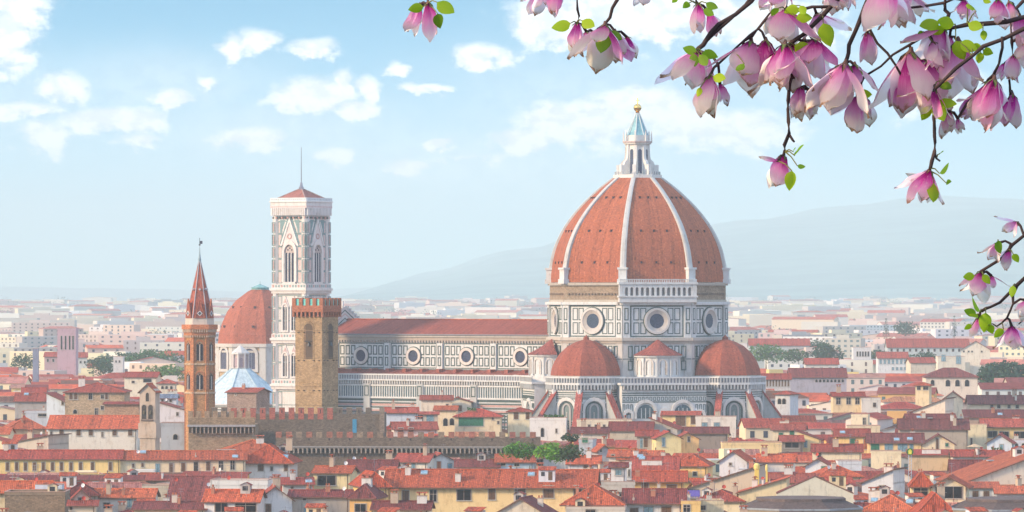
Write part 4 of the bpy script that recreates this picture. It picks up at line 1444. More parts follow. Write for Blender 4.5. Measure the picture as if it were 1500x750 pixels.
WCACHE = {}
SHUT = {'s': (0.16, 0.085, 0.05), 'g': (0.03, 0.17, 0.10), 'b': (0.20, 0.33, 0.40), 'd': None, 'a': None, 'w': None, 'L': None, 'r': (0.42, 0.13, 0.05)}
def window_mesh(w, h, style, far):
    key = (round(w, 1), round(h, 1), style, far)
    if key in WCACHE: return WCACHE[key]
    w, h = key[0], key[1]
    st = (0.42, 0.38, 0.33)
    f = MB(); p = MB(); sh = MB()
    if style == 'a':
        f.band(arch(0, 0, h, w + .3), arch(0, 0, h - .15, w), -0.10, 0.02, 'paint', st)
        p.slab(arch(0, 0, h - .15, w)[::-1], -0.03, 0.02, 'glass', (0.014, 0.011, 0.015))
    else:
        t = .16
        for a, b, c, d in ((-w/2 - t, -w/2, 0, h), (w/2, w/2 + t, 0, h), (-w/2 - t, w/2 + t, h, h + t)):
            f.box(a, b, -0.09, 0.02, c, d, 'paint', st)
        f.box(-w/2 - .25, w/2 + .25, -0.2, 0.02, -.16, 0, 'paint', (0.50, 0.47, 0.42))
        p.box(-w/2, w/2, -0.03, 0.02, 0, h, 'glass', (0.014, 0.011, 0.015))
        if style in ('d', 'w') and not far:
            c = (0.42, 0.36, 0.30) if style == 'w' else (0.16, 0.11, 0.08)
            p.box(-.05, .05, -0.06, 0, 0, h, 'paint', c)
            p.box(-w/2, w/2, -0.055, 0, h * .62, h * .62 + .07, 'paint', c)
        if style == 'L':     # wide loggia glazing
            n = max(2, int(w / 1.4))
            for i in range(n + 1): p.box(-w/2 + i * w / n - .07, -w/2 + i * w / n + .07, -0.12, 0, 0, h, 'paint', (0.20, 0.15, 0.13))
        if SHUT[style]:
            for s in (-1, 1):
                a, b = sorted((s * .02, s * (w / 2)))
                sh.box(a + .02, b - .02, -0.11, -0.04, 0.02, h - .02, 'timber', SHUT[style])
            if not far:
                for i in range(int(h / .3)): sh.box(-w/2 + .1, w/2 - .1, -0.125, -0.1, .15 + i * .3, .25 + i * .3, 'timber', tuple(x * .7 for x in SHUT[style]))
    if far:
        k = f
        for src in (p, sh):
            for i, fc in enumerate(src.f):
                k.add([src.v[j] for j in fc], [tuple(range(len(fc)))], src.mats[src.mi[i]], src.fc[i])
        r = (f.mesh('window'), None, None)
    else:
        r = (f.mesh('window'), p.mesh('pane'), sh.mesh('shutter') if sh.f else None)
    WCACHE[key] = r
    return r

def put_window(parent, M, x, z, w, h, style, far):
    f, p, s = window_mesh(w, h, style, far)
    o = link('window', f, parent)
    o.matrix_local = M @ Matrix.Translation((x, 0, z))
    if p: link('pane', p, o)
    if s: link('shutter', s, o)
    return o

SMALL = {}
def small_mesh(kind):
    if kind in SMALL: return SMALL[kind]
    r = random.Random(hash(kind) if isinstance(kind, int) else len(kind) * 7 + ord(kind[0]) + ord(kind[-1]))
    mb = MB()
    k = kind.split('#')[0]
    if k == 'chimney':
        v = int(kind[-1])
        w, h = ((.5, 1.3), (.7, 1.7), (.45, 1.0), (.9, 1.2))[v]
        c = ((0.62, 0.56, 0.48), (0.50, 0.40, 0.30), (0.46, 0.20, 0.13), (0.66, 0.64, 0.60))[v]
        mb.box(-w, w, -w * .6, w * .6, -1.0, h, 'plaster', c)
        mb.box(-w - .08, w + .08, -w * .6 - .08, w * .6 + .08, h, h + .12, 'paint', (0.4, 0.3, 0.24))
        for x in (-w * .55, w * .55):
            mb.lathe([(.16, h + .1), (.14, h + .5), (.2, h + .55)], 6, 'brickwork', (0.48, 0.17, 0.09), cx=x)
        mb.add([(-w - .1, -w * .7, h + .55), (w + .1, -w * .7, h + .55), (w + .1, w * .7, h + .55), (-w - .1, w * .7, h + .55), (-w - .1, 0, h + .8), (w + .1, 0, h + .8)],
               [(0, 1, 5, 4), (3, 4, 5, 2), (0, 4, 3), (1, 2, 5)], 'roof_tiles', TER) if v in (1, 3) else None
    elif k == 'dish':
        c = (0.50, 0.07, 0.05) if kind.endswith('r') else (0.74, 0.74, 0.74)
        mb.M = Matrix.Rotation(R_(25), 4, 'Z') @ Matrix.Rotation(R_(-15), 4, 'X')
        mb.lathe([(.02, 0), (.16, .02), (.30, .08), (.40, .15)], 12, 'paint', c)
        for i in range(len(mb.v)):
            x, y, z = mb.v[i]
            mb.v[i] = (x, -z, y + 1.0)
        mb.M = Matrix()
        mb.tube([(0, 0, -.6), (0, 0, 1.0)], .04, 5, 'metal', (.3, .3, .3))
        mb.tube([(0, 0, 1.0), (0, -.55, .95)], .025, 4, 'metal', (.3, .3, .3))
    elif k == 'antenna':
        mb.tube([(0, 0, -.8), (0, 0, 2.6)], .035, 5, 'metal', (.32, .32, .34))
        mb.tube([(-.6, 0, 2.4), (.6, 0, 2.4)], .02, 4, 'metal', (.4, .4, .42))
        for i in range(6): mb.tube([(-.55 + i * .22, -.35, 2.4), (-.55 + i * .22, .35, 2.4)], .016, 4, 'metal', (.4, .4, .42))
        mb.tube([(-.4, 0, 1.9), (.4, 0, 1.9)], .02, 4, 'metal', (.4, .4, .42))
    elif k == 'skylight':
        mb.box(-.7, .7, -.9, .9, 0, .18, 'paint', (0.36, 0.36, 0.36))
        mb.box(-.58, .58, -.78, .78, .18, .22, 'glass', (0.22, 0.36, 0.46))
    elif k == 'dormer':
        c = ((0.68, 0.66, 0.62), (0.70, 0.58, 0.38), (0.5, 0.47, 0.44))[int(kind[-1]) % 3]
        mb.box(-.9, .9, -.9, 1.6, -.6, 1.25, 'plaster', c)
        mb.box(-.5, .5, -.93, -.9, .2, 1.05, 'glass', (0.04, 0.035, 0.04))
        mb.add([(-1.15, -1.15, 1.2), (0, -1.15, 1.75), (0, 1.8, 1.75), (-1.15, 1.8, 1.2), (1.15, -1.15, 1.2), (1.15, 1.8, 1.2)], [(0, 1, 2, 3), (4, 5, 2, 1)], 'roof_tiles', RED)
        mb.add([(-.9, -.9, 1.25), (.9, -.9, 1.25), (0, -.9, 1.68)], [(0, 1, 2)], 'plaster', c)
    elif k == 'roof_hut':
        c = ((0.74, 0.73, 0.70), (0.74, 0.60, 0.36), (0.55, 0.52, 0.50), (0.66, 0.68, 0.72))[int(kind[-1]) % 4]
        mb.box(-1.6, 1.6, -1.0, 1.2, -1.0, 2.1, 'plaster', c)
        mb.box(.3, 1.1, -1.04, -1.0, 0, 1.7, 'timber', (0.14, 0.09, 0.06))
        mb.box(-1.1, -.4, -1.04, -1.0, .8, 1.6, 'glass', (0.05, 0.05, 0.06))
        mb.add([(-1.85, -1.3, 2.05), (1.85, -1.3, 2.05), (1.85, 1.4, 2.65), (-1.85, 1.4, 2.65), (-1.85, -1.3, 1.93), (1.85, -1.3, 1.93)], [(0, 1, 2, 3), (4, 5, 1, 0)], 'roof_tiles', ORG)
    elif k == 'vent_pots':
        for i in range(4):
            x = -.75 + i * .5
            mb.lathe([(.13, -.5), (.13, .55 + .1 * (i % 2)), (.19, .6 + .1 * (i % 2)), (.05, .8 + .1 * (i % 2))], 6, 'brickwork', (0.50, 0.20, 0.12) if i % 2 else (0.52, 0.47, 0.42))
        mb.box(-1.0, 1.0, -.2, .2, -.5, .08, 'plaster', (0.48, 0.4, 0.34))
    elif k == 'roof_wall':
        mb.box(-2.2, 2.2, -.18, .18, -1.0, .9, 'plaster', (0.68, 0.66, 0.62))
        mb.box(-2.25, 2.25, -.25, .25, .9, 1.0, 'paint', (0.45, 0.22, 0.15))
    elif k == 'plants':
        rr = random.Random(5)
        for i in range(70):
            x, y, z = rr.uniform(-1.2, 1.2), rr.uniform(-.4, .4), rr.uniform(.2, 1.1)
            s_ = rr.uniform(.08, .2); a = rr.uniform(0, 6.3)
            mb.add([(x - s_, y, z - s_), (x + s_, y + s_ * math.sin(a), z - s_ * .5), (x + s_ * .6, y + s_, z + s_), (x - s_, y - s_ * .3, z + s_ * .8)], [(0, 1, 2, 3)], 'foliage', rnd_col((0.06, 0.15, 0.035), .4, rr))
        mb.box(-1.2, 1.2, -.2, .2, 0, .35, 'paint', (0.42, 0.16, 0.09))
    SMALL[kind] = mb.mesh(k)
    return SMALL[kind]

def roof_mb(kind, w, d, rise, over, rc, wc, z=0.0, mat='roof_tiles', vthick=0.22):
    """roof in local coords: front eave along x at y=0; returns (roof MB, gable wall MB or None)"""
    r = MB(rc); g = MB(wc)
    a, b = w / 2 + over, over
    th = vthick
    def plane(pts):
        lo = [(x, y, zz - th) for x, y, zz in pts]
        n = len(pts)
        r.add(list(pts), [tuple(range(n))], mat, rc)
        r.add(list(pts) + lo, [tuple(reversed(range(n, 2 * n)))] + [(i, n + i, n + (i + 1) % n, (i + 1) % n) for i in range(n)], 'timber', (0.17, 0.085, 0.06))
    def cap(p, q, rad=.17):
        r.tube([p, q], rad, 6, mat, tuple(min(.8, c * k) for c, k in zip(rc, (1.2, 1.35, 1.4))))
    zo = z - rise * over / max(1.0, (d / 2 if kind in 'FHP' else w / 2 if kind == 'G' else d)) 
    zo = max(zo, z - .35)
    zr = z + rise
    if kind == 'F':
        plane([(-a, -b, zo), (a, -b, zo), (a, d / 2, zr), (-a, d / 2, zr)])
        plane([(a, d + b, zo), (-a, d + b, zo), (-a, d / 2, zr), (a, d / 2, zr)])
        cap((-a, d / 2, zr + .03), (a, d / 2, zr + .03))
        for s in (-1, 1):
            x = s * (w / 2 - .001)
            g.add([(x, 0, z - .3), (x, d, z - .3), (x, d, z), (x, d / 2, zr - th), (x, 0, z)], [(0, 1, 2, 3, 4) if s > 0 else (4, 3, 2, 1, 0)], 'plaster', wc)
    elif kind == 'G':
        plane([(-a, d + b, zo), (-a, -b, zo), (0, -b, zr), (0, d + b, zr)])
        plane([(a, -b, zo), (a, d + b, zo), (0, d + b, zr), (0, -b, zr)])
        cap((0, -b, zr + .03), (0, d + b, zr + .03))
        for y in (0.001, d - .001):
            g.add([(-w / 2, y, z - .3), (w / 2, y, z - .3), (w / 2, y, z), (0, y, zr - th), (-w / 2, y, z)], [(0, 1, 2, 3, 4)], 'plaster', wc)
    elif kind in 'HP':
        if w >= d: e, f_ = max(0, w / 2 - d / 2), 0
        else: e, f_ = 0, d / 2 - w / 2
        p1, p2 = ((-e, d / 2, zr), (e, d / 2, zr)) if f_ == 0 else ((0, d / 2 - f_, zr), (0, d / 2 + f_, zr))
        A, B, C, D = (-a, -b, zo), (a, -b, zo), (a, d + b, zo), (-a, d + b, zo)
        if f_ == 0 and e > .01:
            plane([A, B, p2, p1]); plane([B, C, p2]); plane([C, D, p1, p2]); plane([D, A, p1])
            hips = ((A, p1), (B, p2), (C, p2), (D, p1), (p1, p2))
        elif e <= .01 and f_ <= .01:
            for q in ((A, B), (B, C), (C, D), (D, A)): plane([q[0], q[1], p1])
            hips = tuple((q, p1) for q in (A, B, C, D))
        else:
            plane([A, B, p1]); plane([B, C, p2, p1]); plane([C, D, p2]); plane([D, A, p1, p2])
            hips = ((A, p1), (B, p1), (C, p2), (D, p2), (p1, p2))
        for q in hips: cap(q[0], q[1], .14)
    elif kind == 'S':
        plane([(-a, -b, zo), (a, -b, zo), (a, d + .1, zr), (-a, d + .1, zr)])
        for s in (-1, 1):
            x = s * (w / 2 - .001)
            g.add([(x, 0, z - .3), (x, d, z - .3), (x, d, zr - th), (x, 0, z)], [(0, 1, 2, 3) if s > 0 else (3, 2, 1, 0)], 'plaster', wc)
        g.add([(w / 2, d, z - .3), (-w / 2, d, z - .3), (-w / 2, d, zr - th), (w / 2, d, zr - th)], [(0, 1, 2, 3)], 'plaster', wc)
    elif kind in 'LR':      # shed rising to the right (R) or to the left (L)
        s = 1 if kind == 'R' else -1
        q = [(-s * a, -b, zo), (s * a, -b, zr), (s * a, d + b, zr), (-s * a, d + b, zo)]
        plane(q if s > 0 else q[::-1])
        for y in (0.001, d - .001):
            g.add([(-s * w / 2, y, z - .3), (s * w / 2, y, z - .3), (s * w / 2, y, zr - th), (-s * w / 2, y, z)], [(0, 1, 2, 3)], 'plaster', wc)
        g.add([(s * w / 2, 0, z - .3), (s * w / 2, d, z - .3), (s * w / 2, d, zr - th), (s * w / 2, 0, zr - th)], [(0, 1, 2, 3)], 'plaster', wc)
    elif kind == 'T':
        r.box(-w / 2 + .2, w / 2 - .2, .2, d - .2, z - .35, z - .15, 'plaster', (0.40, 0.30, 0.26))
        for x0, x1, y0, y1 in ((-w/2 - .08, w/2 + .08, -.08, .2), (-w/2 - .08, w/2 + .08, d - .2, d + .08), (-w/2 - .08, -w/2 + .2, .2, d - .2), (w/2 - .2, w/2 + .08, .2, d - .2)):
            r.box(x0, x1, y0, y1, z - .3, z + rise, 'plaster', wc)
            r.box(x0 - .05, x1 + .05, y0 - .05, y1 + .05, z + rise, z + rise + .1, 'paint', (0.46, 0.28, 0.22))
    return r, (g if g.f else None)

def roof_height(kind, w, d, rise, x, y, z):
    if kind in 'FHP': return z + rise * max(0, 1 - abs(y - d / 2) / (d / 2))
    if kind == 'G': return z + rise * max(0, 1 - abs(x) / (w / 2))
    if kind == 'S': return z + rise * y / d
    if kind in 'LR': return z + rise * (.5 + (x / w) * (1 if kind == 'R' else -1))
    return z

def house(label, px0, px1, ye, z, d, kind='F', rise=None, wall=CREAM, roof=RED, yaw=0.0, wins=(), rows=None, bits='', yb=None,
          name='house', cat='house', group='roofs of the old town', over=.55, wmat='plaster', base=0.0, auto=False, Y=None, far=False, plan=True, sidewins=True):
    """px0,px1: front corners; ye: eave row; z: eave height. wins: (px, top row, w px, h px, style)"""
    if Y is None: Y = F * (EYE - z) / (ye - HOR)
    k = F / Y
    w = (px1 - px0) / k / max(.5, math.cos(R_(yaw)))
    pc = (px0 + px1) / 2
    X = (pc - 750) / k
    if rise is None: rise = min(3.6, (d if kind in 'FHP' else w) * .5 * .36)
    T = thing(name, label, cat, (X, Y, 0), R_(yaw), group)
    j_ = rng.uniform(-.18, .22); h_ = rng.uniform(-.10, .22)
    roof = (roof[0] * (1 + j_), roof[1] * (1 + j_ + h_ * 1.4), roof[2] * (1 + j_ + h_ * 1.6))
    wb = MB(wall)
    top = z if kind != 'T' else z - .3
    wb.box(-w / 2, w / 2, 0, d, base - .5, top, wmat, wall)
    r, g = roof_mb(kind, w, d, rise, over if kind != 'T' else 0, roof, wall, z)
    if g:
        g.mats = [wmat if m_ == 'plaster' else m_ for m_ in g.mats]
        for i, fc in enumerate(g.f): wb.add([g.v[j] for j in fc], [tuple(range(len(fc)))], g.mats[g.mi[i]], g.fc[i])
    # drainpipe and eaves shadow board
    if not far and k > 5.4 and kind in 'FHS':
        wb.tube([(w / 2 - .4, -.08, top - 8), (w / 2 - .4, -.08, top - .2)], .06, 4, 'metal', (0.14, 0.10, 0.09))
    wo_ = wb.build('wall', T)
    ro = r.build('roof', T)
    M = Matrix()
    for q in wins:
        px, py, ww, hh, st = q
        x = ((px - pc) / k) / math.cos(R_(yaw))
        # allow for the wall turning away from the eye
        zz = EYE - (py + hh - HOR) / k
        put_window(T, M, x, zz, ww / k / math.cos(R_(yaw)), hh / k, st, far)
    if rows:
        for (zt, n, ww, hh, st) in rows:
            for i in range(n):
                x = -w / 2 + (i + .5) * w / n
                put_window(T, M, x, z - zt - hh, ww, hh, st, far)
                
    if sidewins and abs(yaw) > 9 and d > 6 and (rows or wins) and not far:
        sx = 1 if yaw < 0 else -1       # side that turns towards the eye
        Ms = face(sx, 0, w / 2, 0, d / 2)
        n = max(1, int(d / 4.5))
        for i in range(n):
            put_window(T, Ms, -d / 2 + (i + .5) * d / n, z - 3.1, 1.0, 1.7, rng.choice('dsdw'), far)
    bb = bits + (rng.choice(('', 'v', 'm', 'vw', 'h', 'av')) if w > 9 and k > 6.2 and label != '-' else '')
    for j, ch in enumerate(bb):
        kk = {'c': 'chimney#%d' % rng.randrange(4), 'd': 'dish#r' if rng.random() < .5 else ('dish#w' if rng.random() < .35 else 'antenna'), 'a': 'antenna', 'k': 'skylight', 'p': 'plants', 'm': 'dormer#%d' % rng.randrange(3), 'h': 'roof_hut#%d' % rng.randrange(4), 'v': 'vent_pots', 'w': 'roof_wall'}[ch]
        x = w * (rng.uniform(-.42, .42) if len(bb) > 1 else rng.uniform(-.3, .3)); y = d * rng.uniform(.12, .8)
        zz = roof_height(kind, w, d, rise, x, y, z)
        o = link(kk.split('#')[0], small_mesh(kk), ro)
        o.location = (x, y, zz + (0.02 if ch == 'k' else 0))
        if ch == 'k' and kind in 'FHS': o.rotation_euler = (math.atan2(rise, d / 2) * (1 if y < d / 2 else -1), 0, 0)
        elif ch in 'cvw': o.rotation_euler = (0, 0, rng.choice((0, math.pi / 2)))
        elif ch in 'da': o.rotation_euler = (0, 0, rng.uniform(-.6, .6))
    if plan:
        c = Matrix.Rotation(R_(yaw), 4, 'Z') @ Vector((0, d / 2, 0))
        PLANS.append((X + c.x, Y + c.y, w / 2, d / 2, R_(yaw)))
        SHIELD.append((px0, px1, Y, yb if yb else ye + 20))
    T['px'] = (px0 + px1) / 2; T['py'] = ye
    HOUSES.append(T)
    return T

# landmarks keep their own ground clear
for q in ((CX, CY, 38, 38, 0), (CX - 45, CY + 40, 60, 34, CR), (-61, 1427, 9, 9, 0), (-47.3, 1175, 8, 8, 0), (-77, 1195, 7, 7, 0)):
    PLANS.append(q)
SHIELD += [(485, 1130, 1360, 600), (392, 490, 1415, 602), (430, 498, 1165, 604), (264, 320, 1185, 605), (315, 400, 1480, 596)]
# ------------------------------------------------------------------ fortress palace walls (crenellated)
ROCK = (0.18, 0.145, 0.118)
CAPS = [(0.30, 0.235, 0.175), (0.36, 0.16, 0.12), (0.27, 0.21, 0.16), (0.38, 0.15, 0.12)]
def fortress():
    # upper wall
    Y = 1165.0; k = F / Y
    x0, x1 = (310 - 750) / k, (562 - 750) / k
    Z = lambda py: EYE - (py - HOR) / k
    T = thing('fortress_palace', 'old brown stone palace with notched battlements wrapping the foot of the crenellated tower', 'palace', ((x0 + x1) / 2, Y, 0))
    W = (x1 - x0) / 2
    mb = MB(ROCK)
    mb.box(-W, W, 0, 26, 0, Z(607), 'rubble_stone', ROCK)
    wl = mb.build('wall', T)
    mb = MB(ROCK)
    st = 14.1 / k
    n = int(2 * W / st)
    mb.box(-W, W, .05, .65, Z(607) - 1.3, Z(607) + .12, 'rubble_stone', ROCK)
    for i in range(n):
        a = -W + i * st
        c = (0.42, 0.145, 0.115) if 2 <= i <= 12 else ROCK
        mb.box(a, a + st * .60, -.02, .7, Z(607) - (1.2 if 2 <= i <= 12 else 0), Z(597.5), 'rubble_stone' if c is ROCK else 'brickwork', c)
        mb.box(a - .04, a + st * .60 + .04, -.06, .75, Z(597.5), Z(597.5) + .12, 'rubble_stone', (0.42, 0.36, 0.3))
        if i % 2: mb.box(a + st * .25, a + st * .35, -.05, .02, Z(605), Z(600), 'paint', (0.05, 0.04, 0.04))
    mb.build('battlements', wl)
    mb = MB()
    mb.box(W - 1.0, W + .2, -.5, 1.2, Z(634), Z(597), 'rubble_stone', (0.28, 0.22, 0.18))
    mb.box(W - 3.3 - 4.2, W - 3.3 - 3.2, -.06, .1, Z(634), Z(614), 'paint', (0.06, 0.26, 0.42))
    mb.build('corner_pier', wl)
    # left, lower wing with arcaded corbels
    Yl = 1150.0; kl = F / Yl
    Zl = lambda py: EYE - (py - HOR) / kl
    a, b = (276 - 750) / kl, (374 - 750) / kl
    Wl = (b - a) / 2
    T2 = thing('fortress_wing', 'tan battlemented stone wing with small corbel arches at the foot of the brick bell tower', 'palace', ((a + b) / 2, Yl, 0))
    mb = MB(TAN)
    mb.box(-Wl, Wl, 0, 13, 0, Zl(622), 'rubble_stone', (0.34, 0.26, 0.18))
    w2 = mb.build('wall', T2)
    mb = MB(TAN)
    st = 12.0 / kl
    for i in range(int(2 * Wl / st)):
        x = -Wl + i * st
        mb.box(x, x + st * .6, -1.0, -.3, Zl(612), Zl(602), 'rubble_stone', (0.38, 0.28, 0.19))
    mb.box(-Wl - .02, Wl, -.98, -.32, Zl(614), Zl(612) + .1, 'rubble_stone', TAN)
    mb.box(-Wl, Wl, -1.0, 0, Zl(622), Zl(612), 'rubble_stone', (0.32, 0.24, 0.16))
    mb.build('battlements', w2)
    mb = MB(GRY)
    mb.box(-Wl - .2, Wl, -1.25, 0, Zl(625), Zl(622), 'paint', (0.34, 0.33, 0.34))
    st = 5.9 / kl
    for i in range(int(2 * Wl / st)):
        x = -Wl + (i + .5) * st
        mb.box(x + st / 2 - .14, x + st / 2 + .14, -1.05, 0, Zl(635), Zl(625), 'rubble_stone', (0.36, 0.30, 0.25))
        mb.slab(arch(x, Zl(634), Zl(626), st * .7)[::-1], -.08, 0, 'paint', (0.07, 0.055, 0.05))
    mb.build('corbel_arcade', w2)
    # lower front wall with corbel table
    Yf = 1130.0; kf = F / Yf
    Zf = lambda py: EYE - (py - HOR) / kf
    a, b = (404 - 750) / kf, (792 - 750) / kf
    Wf = (b - a) / 2
    T3 = thing('fortress_front_wall', 'long dark crenellated stone wall with small corbel arches below its notched top', 'wall', ((a + b) / 2, Yf, 0), R_(-2.2))
    mb = MB(ROCK)
    mb.box(-Wf, Wf, 0, 9, 0, Zf(652), 'rubble_stone', ROCK)
    mb.box(-Wf, Wf, -1.0, 0, Zf(655), Zf(640), 'rubble_stone', ROCK)
    mb.box(-Wf - .1, Wf, -1.15, 0, Zf(655.5), Zf(653.5), 'paint', (0.30, 0.28, 0.27))
    w3 = mb.build('wall', T3)
    mb = MB(ROCK)
    st = 14.9 / kf
    mb.box(-Wf - .02, Wf, -.99, -.37, Zf(642), Zf(640) + .1, 'rubble_stone', ROCK)
    for i in range(int(2 * Wf / st)):
        x = -Wf + i * st
        mb.box(x, x + st * .58, -1.02, -.35, Zf(641), Zf(632.5), 'rubble_stone', CAPS[(i * 5) % 4] if i % 3 else CAPS[1])
        if i % 2: mb.box(x + st * .2, x + st * .35, -1.06, -.9, Zf(645), Zf(642), 'paint', (0.05, 0.04, 0.04))
    mb.build('battlements', w3)
    mb = MB(GRY)
    st = 6.6 / kf
    for i in range(int(2 * Wf / st)):
        x = -Wf + (i + .5) * st
        mb.box(x + st / 2 - .16, x + st / 2 + .16, -1.0, 0, Zf(664), Zf(655), 'rubble_stone', (0.36, 0.32, 0.28))
        mb.band(arch(x, Zf(663), Zf(655.5), st * .95), arch(x, Zf(663), Zf(656.8), st * .66), -.9, 0, 'rubble_stone', (0.36, 0.32, 0.28))
        mb.slab(arch(x, Zf(663), Zf(656.8), st * .66)[::-1], -.06, 0, 'paint', (0.06, 0.05, 0.05))
    mb.build('corbel_arcade', w3)
    PLANS.extend([((x0 + x1) / 2, Y + 13, W, 14, 0), ((a + b) / 2, Yf + 4, Wf, 6, 0), ((276 + 374 - 1500) / 2 / kl, Yl + 6, Wl, 8, 0)])
    SHIELD.extend([(310, 562, Y, 634), (276, 374, Yl, 640), (404, 792, Yf, 668)])
fortress()

def bell_gable():
    Y = 1215.0; k = F / Y
    Z = lambda py: EYE - (py - HOR) / k
    p = at(216, 0, Y)
    T = thing('bell_gable', 'pinkish stone bell gable with two arched openings and a small red pitched roof', 'bell tower', (p.x, Y, 0), R_(-14))
    W = 12.0 / k
    P = (0.52, 0.42, 0.34)
    mb = MB(P)
    mb.box(-W, W, 0, 3.6, 0, Z(572), 'plaster', P)
    mb.box(-W - .3, W + .3, -.25, 3.8, Z(642), Z(620), 'plaster', P)
    mb.slab([(-W, Z(572)), (W, Z(572)), (0, Z(563.5))], 0, 3.6, 'plaster', P)
    b = mb.build('shaft', T)
    for c in (-.85, .85):
        mb = MB(); mb.M = Matrix.Translation((c, 0, 0))
        arched_window(mb, 0, Z(614), Z(593), 1.25, .2, -.12, fmat='plaster', fcol=(0.42, 0.34, 0.28), glass=(0.06, 0.045, 0.04))
        mb.lathe([(.42, Z(607)), (.36, Z(604)), (.15, Z(601))], 10, 'metal', (0.14, 0.11, 0.07), cy=-.05)
        mb.build('opening', b)
    mb = MB()
    arched_window(mb, 0, Z(588), Z(575), .9, .2, -.12, True, fmat='plaster', fcol=(0.56, 0.46, 0.38), glass=(0.06, 0.045, 0.04))
    mb.box(-1.6, 1.6, -.3, 0, Z(616.5), Z(614.5), 'paint', (0.14, 0.10, 0.09))
    mb.build('opening', b)
    r, g = roof_mb('G', 2 * W, 3.6, 1.9, .45, ORG, P, Z(573))
    r.build('roof', T)
    PLANS.append((p.x, Y + 2, 4, 4, 0)); SHIELD.append((200, 235, Y, 642))
bell_gable()

# ------------------------------------------------------------------ houses placed one by one
def W_(xs, top, w, h, st): return [(x, top, w, h, st) for x in xs]
H = house
# left side
H('big tan stone palace with hipped red roof, left of the pinkish bell gable', 95, 182, 574, 32, 20, 'H', 2.4, (0.50, 0.38, 0.25), RED, 0, [(104, 576, 4.5, 9, 's'), (111, 576, 4.5, 9, 's'), (132.5, 576, 5, 9, 'd'), (150, 579, 4, 5, 'd'), (156, 576, 3.5, 9, 's'), (110, 599, 5, 7, 'a'), (141, 598, 4, 10, 'w'), (150, 595, 4, 5, 'd')], wmat='rubble_stone', yb=608, bits='cck', name='stone_palace', cat='palace')
H('windowless tan brick wing in front of the big stone palace', 153, 206, 591.5, 30, 6, 'S', .5, (0.47, 0.32, 0.22), RED, 0, [], wmat='brickwork', yb=612, name='brick_wing', cat='house')
H('long white church with one orange tiled roof, joined to the pinkish bell gable', 70, 201, 627, 25, 15, 'F', 3.0, (0.74, 0.70, 0.62), ORG, -2, W_((90, 115, 133, 168, 191), 629, 5.5, 9, 's') + [(75, 632, 3, 6, 'd'), (150, 633, 2.5, 7, 'w')], yb=646, bits='', name='church', cat='church', rows=None, sidewins=False)
H('low cream aisle with narrow tiled lean-to along the foot of the white church', 69, 176, 645.5, 21.5, 3.5, 'S', .5, CREAM, DRK, -2, [], yb=660, name='church_aisle', cat='church', sidewins=False)
H('cream terrace building with balustrade and dark arched windows under the bell gable', 175, 228, 650.5, 20.5, 9, 'T', .3, CREAM, RED, 0, W_((181.5, 192.5, 203.5, 214.5), 654, 6.5, 8, 'a'), yb=663, name='terrace_building')
H('grey stained stone church front with scrolls, between the bell gable and brown fortress wing', 236, 298, 622, 27, 7, 'T', .4, (0.44, 0.47, 0.50), GRY, 0, W_((257, 274, 291), 635, 6.5, 9, 'a'), yb=650, name='scrolled_church', cat='church', wmat='weathered_marble')
H('plain grey-cream block with two dark lunette windows below the stained church front', 228, 306, 651, 20.8, 8, 'T', .2, (0.56, 0.53, 0.47), GRY, 0, [(268.5, 653, 9, 6, 'a'), (281.5, 653, 9, 6, 'a'), (297, 643, 1, 1, 'd')][:2], yb=660, name='low_block')
H('very long cream house with a row of twelve tall brown windows', -14, 176, 671.5, 22, 11, 'F', 1.7, YEL, RED, .8, W_((11, 24.5, 37.5, 50.5, 63.5, 77, 90, 104, 118, 135.5, 161.5), 677, 4.6, 12.5, 's'), yb=694, bits='cdac')
H('cream house wing with skylights joining the very long cream house', 176, 359, 672.5, 21.8, 11, 'F', 1.7, (0.72, 0.60, 0.40), ORG, 2.2, [(195.5, 679, 3.4, 6, 's'), (209, 678, 3.4, 6, 's'), (231, 679.5, 5.5, 12, 'b'), (251, 678.5, 5.8, 13, 's'), (268.5, 678, 5.8, 13, 's'), (287, 677, 5.5, 13, 'd'), (305, 676.5, 5.5, 13, 's'), (323.5, 675.5, 5.5, 13, 'w'), (340.5, 675, 5.5, 13, 'w'), (357, 675, 4, 13, 's')][:-1], yb=692, bits='kkad')
H('narrow dark lean-to roof running below the twelve brown windows', -10, 208, 702, 20.2, 4, 'S', .75, (0.36, 0.30, 0.26), DRK, .8, [], yb=708, name='lean_to', cat='shed', bits='aa')
H('white rendered house with broad hipped roof at the end of the cream wing', 353, 424, 676.5, 21, 16, 'H', 3.8, (0.74, 0.72, 0.68), ORG, -4, [(382, 677, 8, 13, 's'), (419, 678, 5, 12, 's'), (398, 684, 3.5, 5.5, 'd'), (357, 677, 4, 12, 's')], yb=712, bits='ckd', over=1.1)
H('large sprawling orange hipped roof rising behind the white rendered house', 310, 438, 668, 21.4, 22, 'H', 3.5, CREAM, ORG, 6, [], yb=672, bits='c', over=.6)
H('blank grey cement wall with sloping top, right of the white rendered house', 424, 532, 694, 16.6, 26, 'L', 4.4, (0.46, 0.47, 0.49), (0.42, 0.45, 0.50), -6, [], yb=706, name='cement_house', wmat='weathered_marble', bits='ad')
H('small whitish rooftop box with two little pipes, in front of the dark crenellated wall', 464, 494, 655, 22.6, 5, 'T', .3, (0.66, 0.68, 0.72), GRY, 0, [(485, 656, 4, 7, 'd')], yb=662, name='rooftop_hut', cat='hut', bits='c')
H('square yellow loft house with wide glazed loggia window and small red roof', 459, 512, 692, 23.4, 9, 'F', 1.1, (0.74, 0.62, 0.36), ORG, -8, [(478.5, 697, 26, 14, 'L'), (445, 697, 1, 1, 'd')][:1], yb=718, bits='dc', sidewins=True)
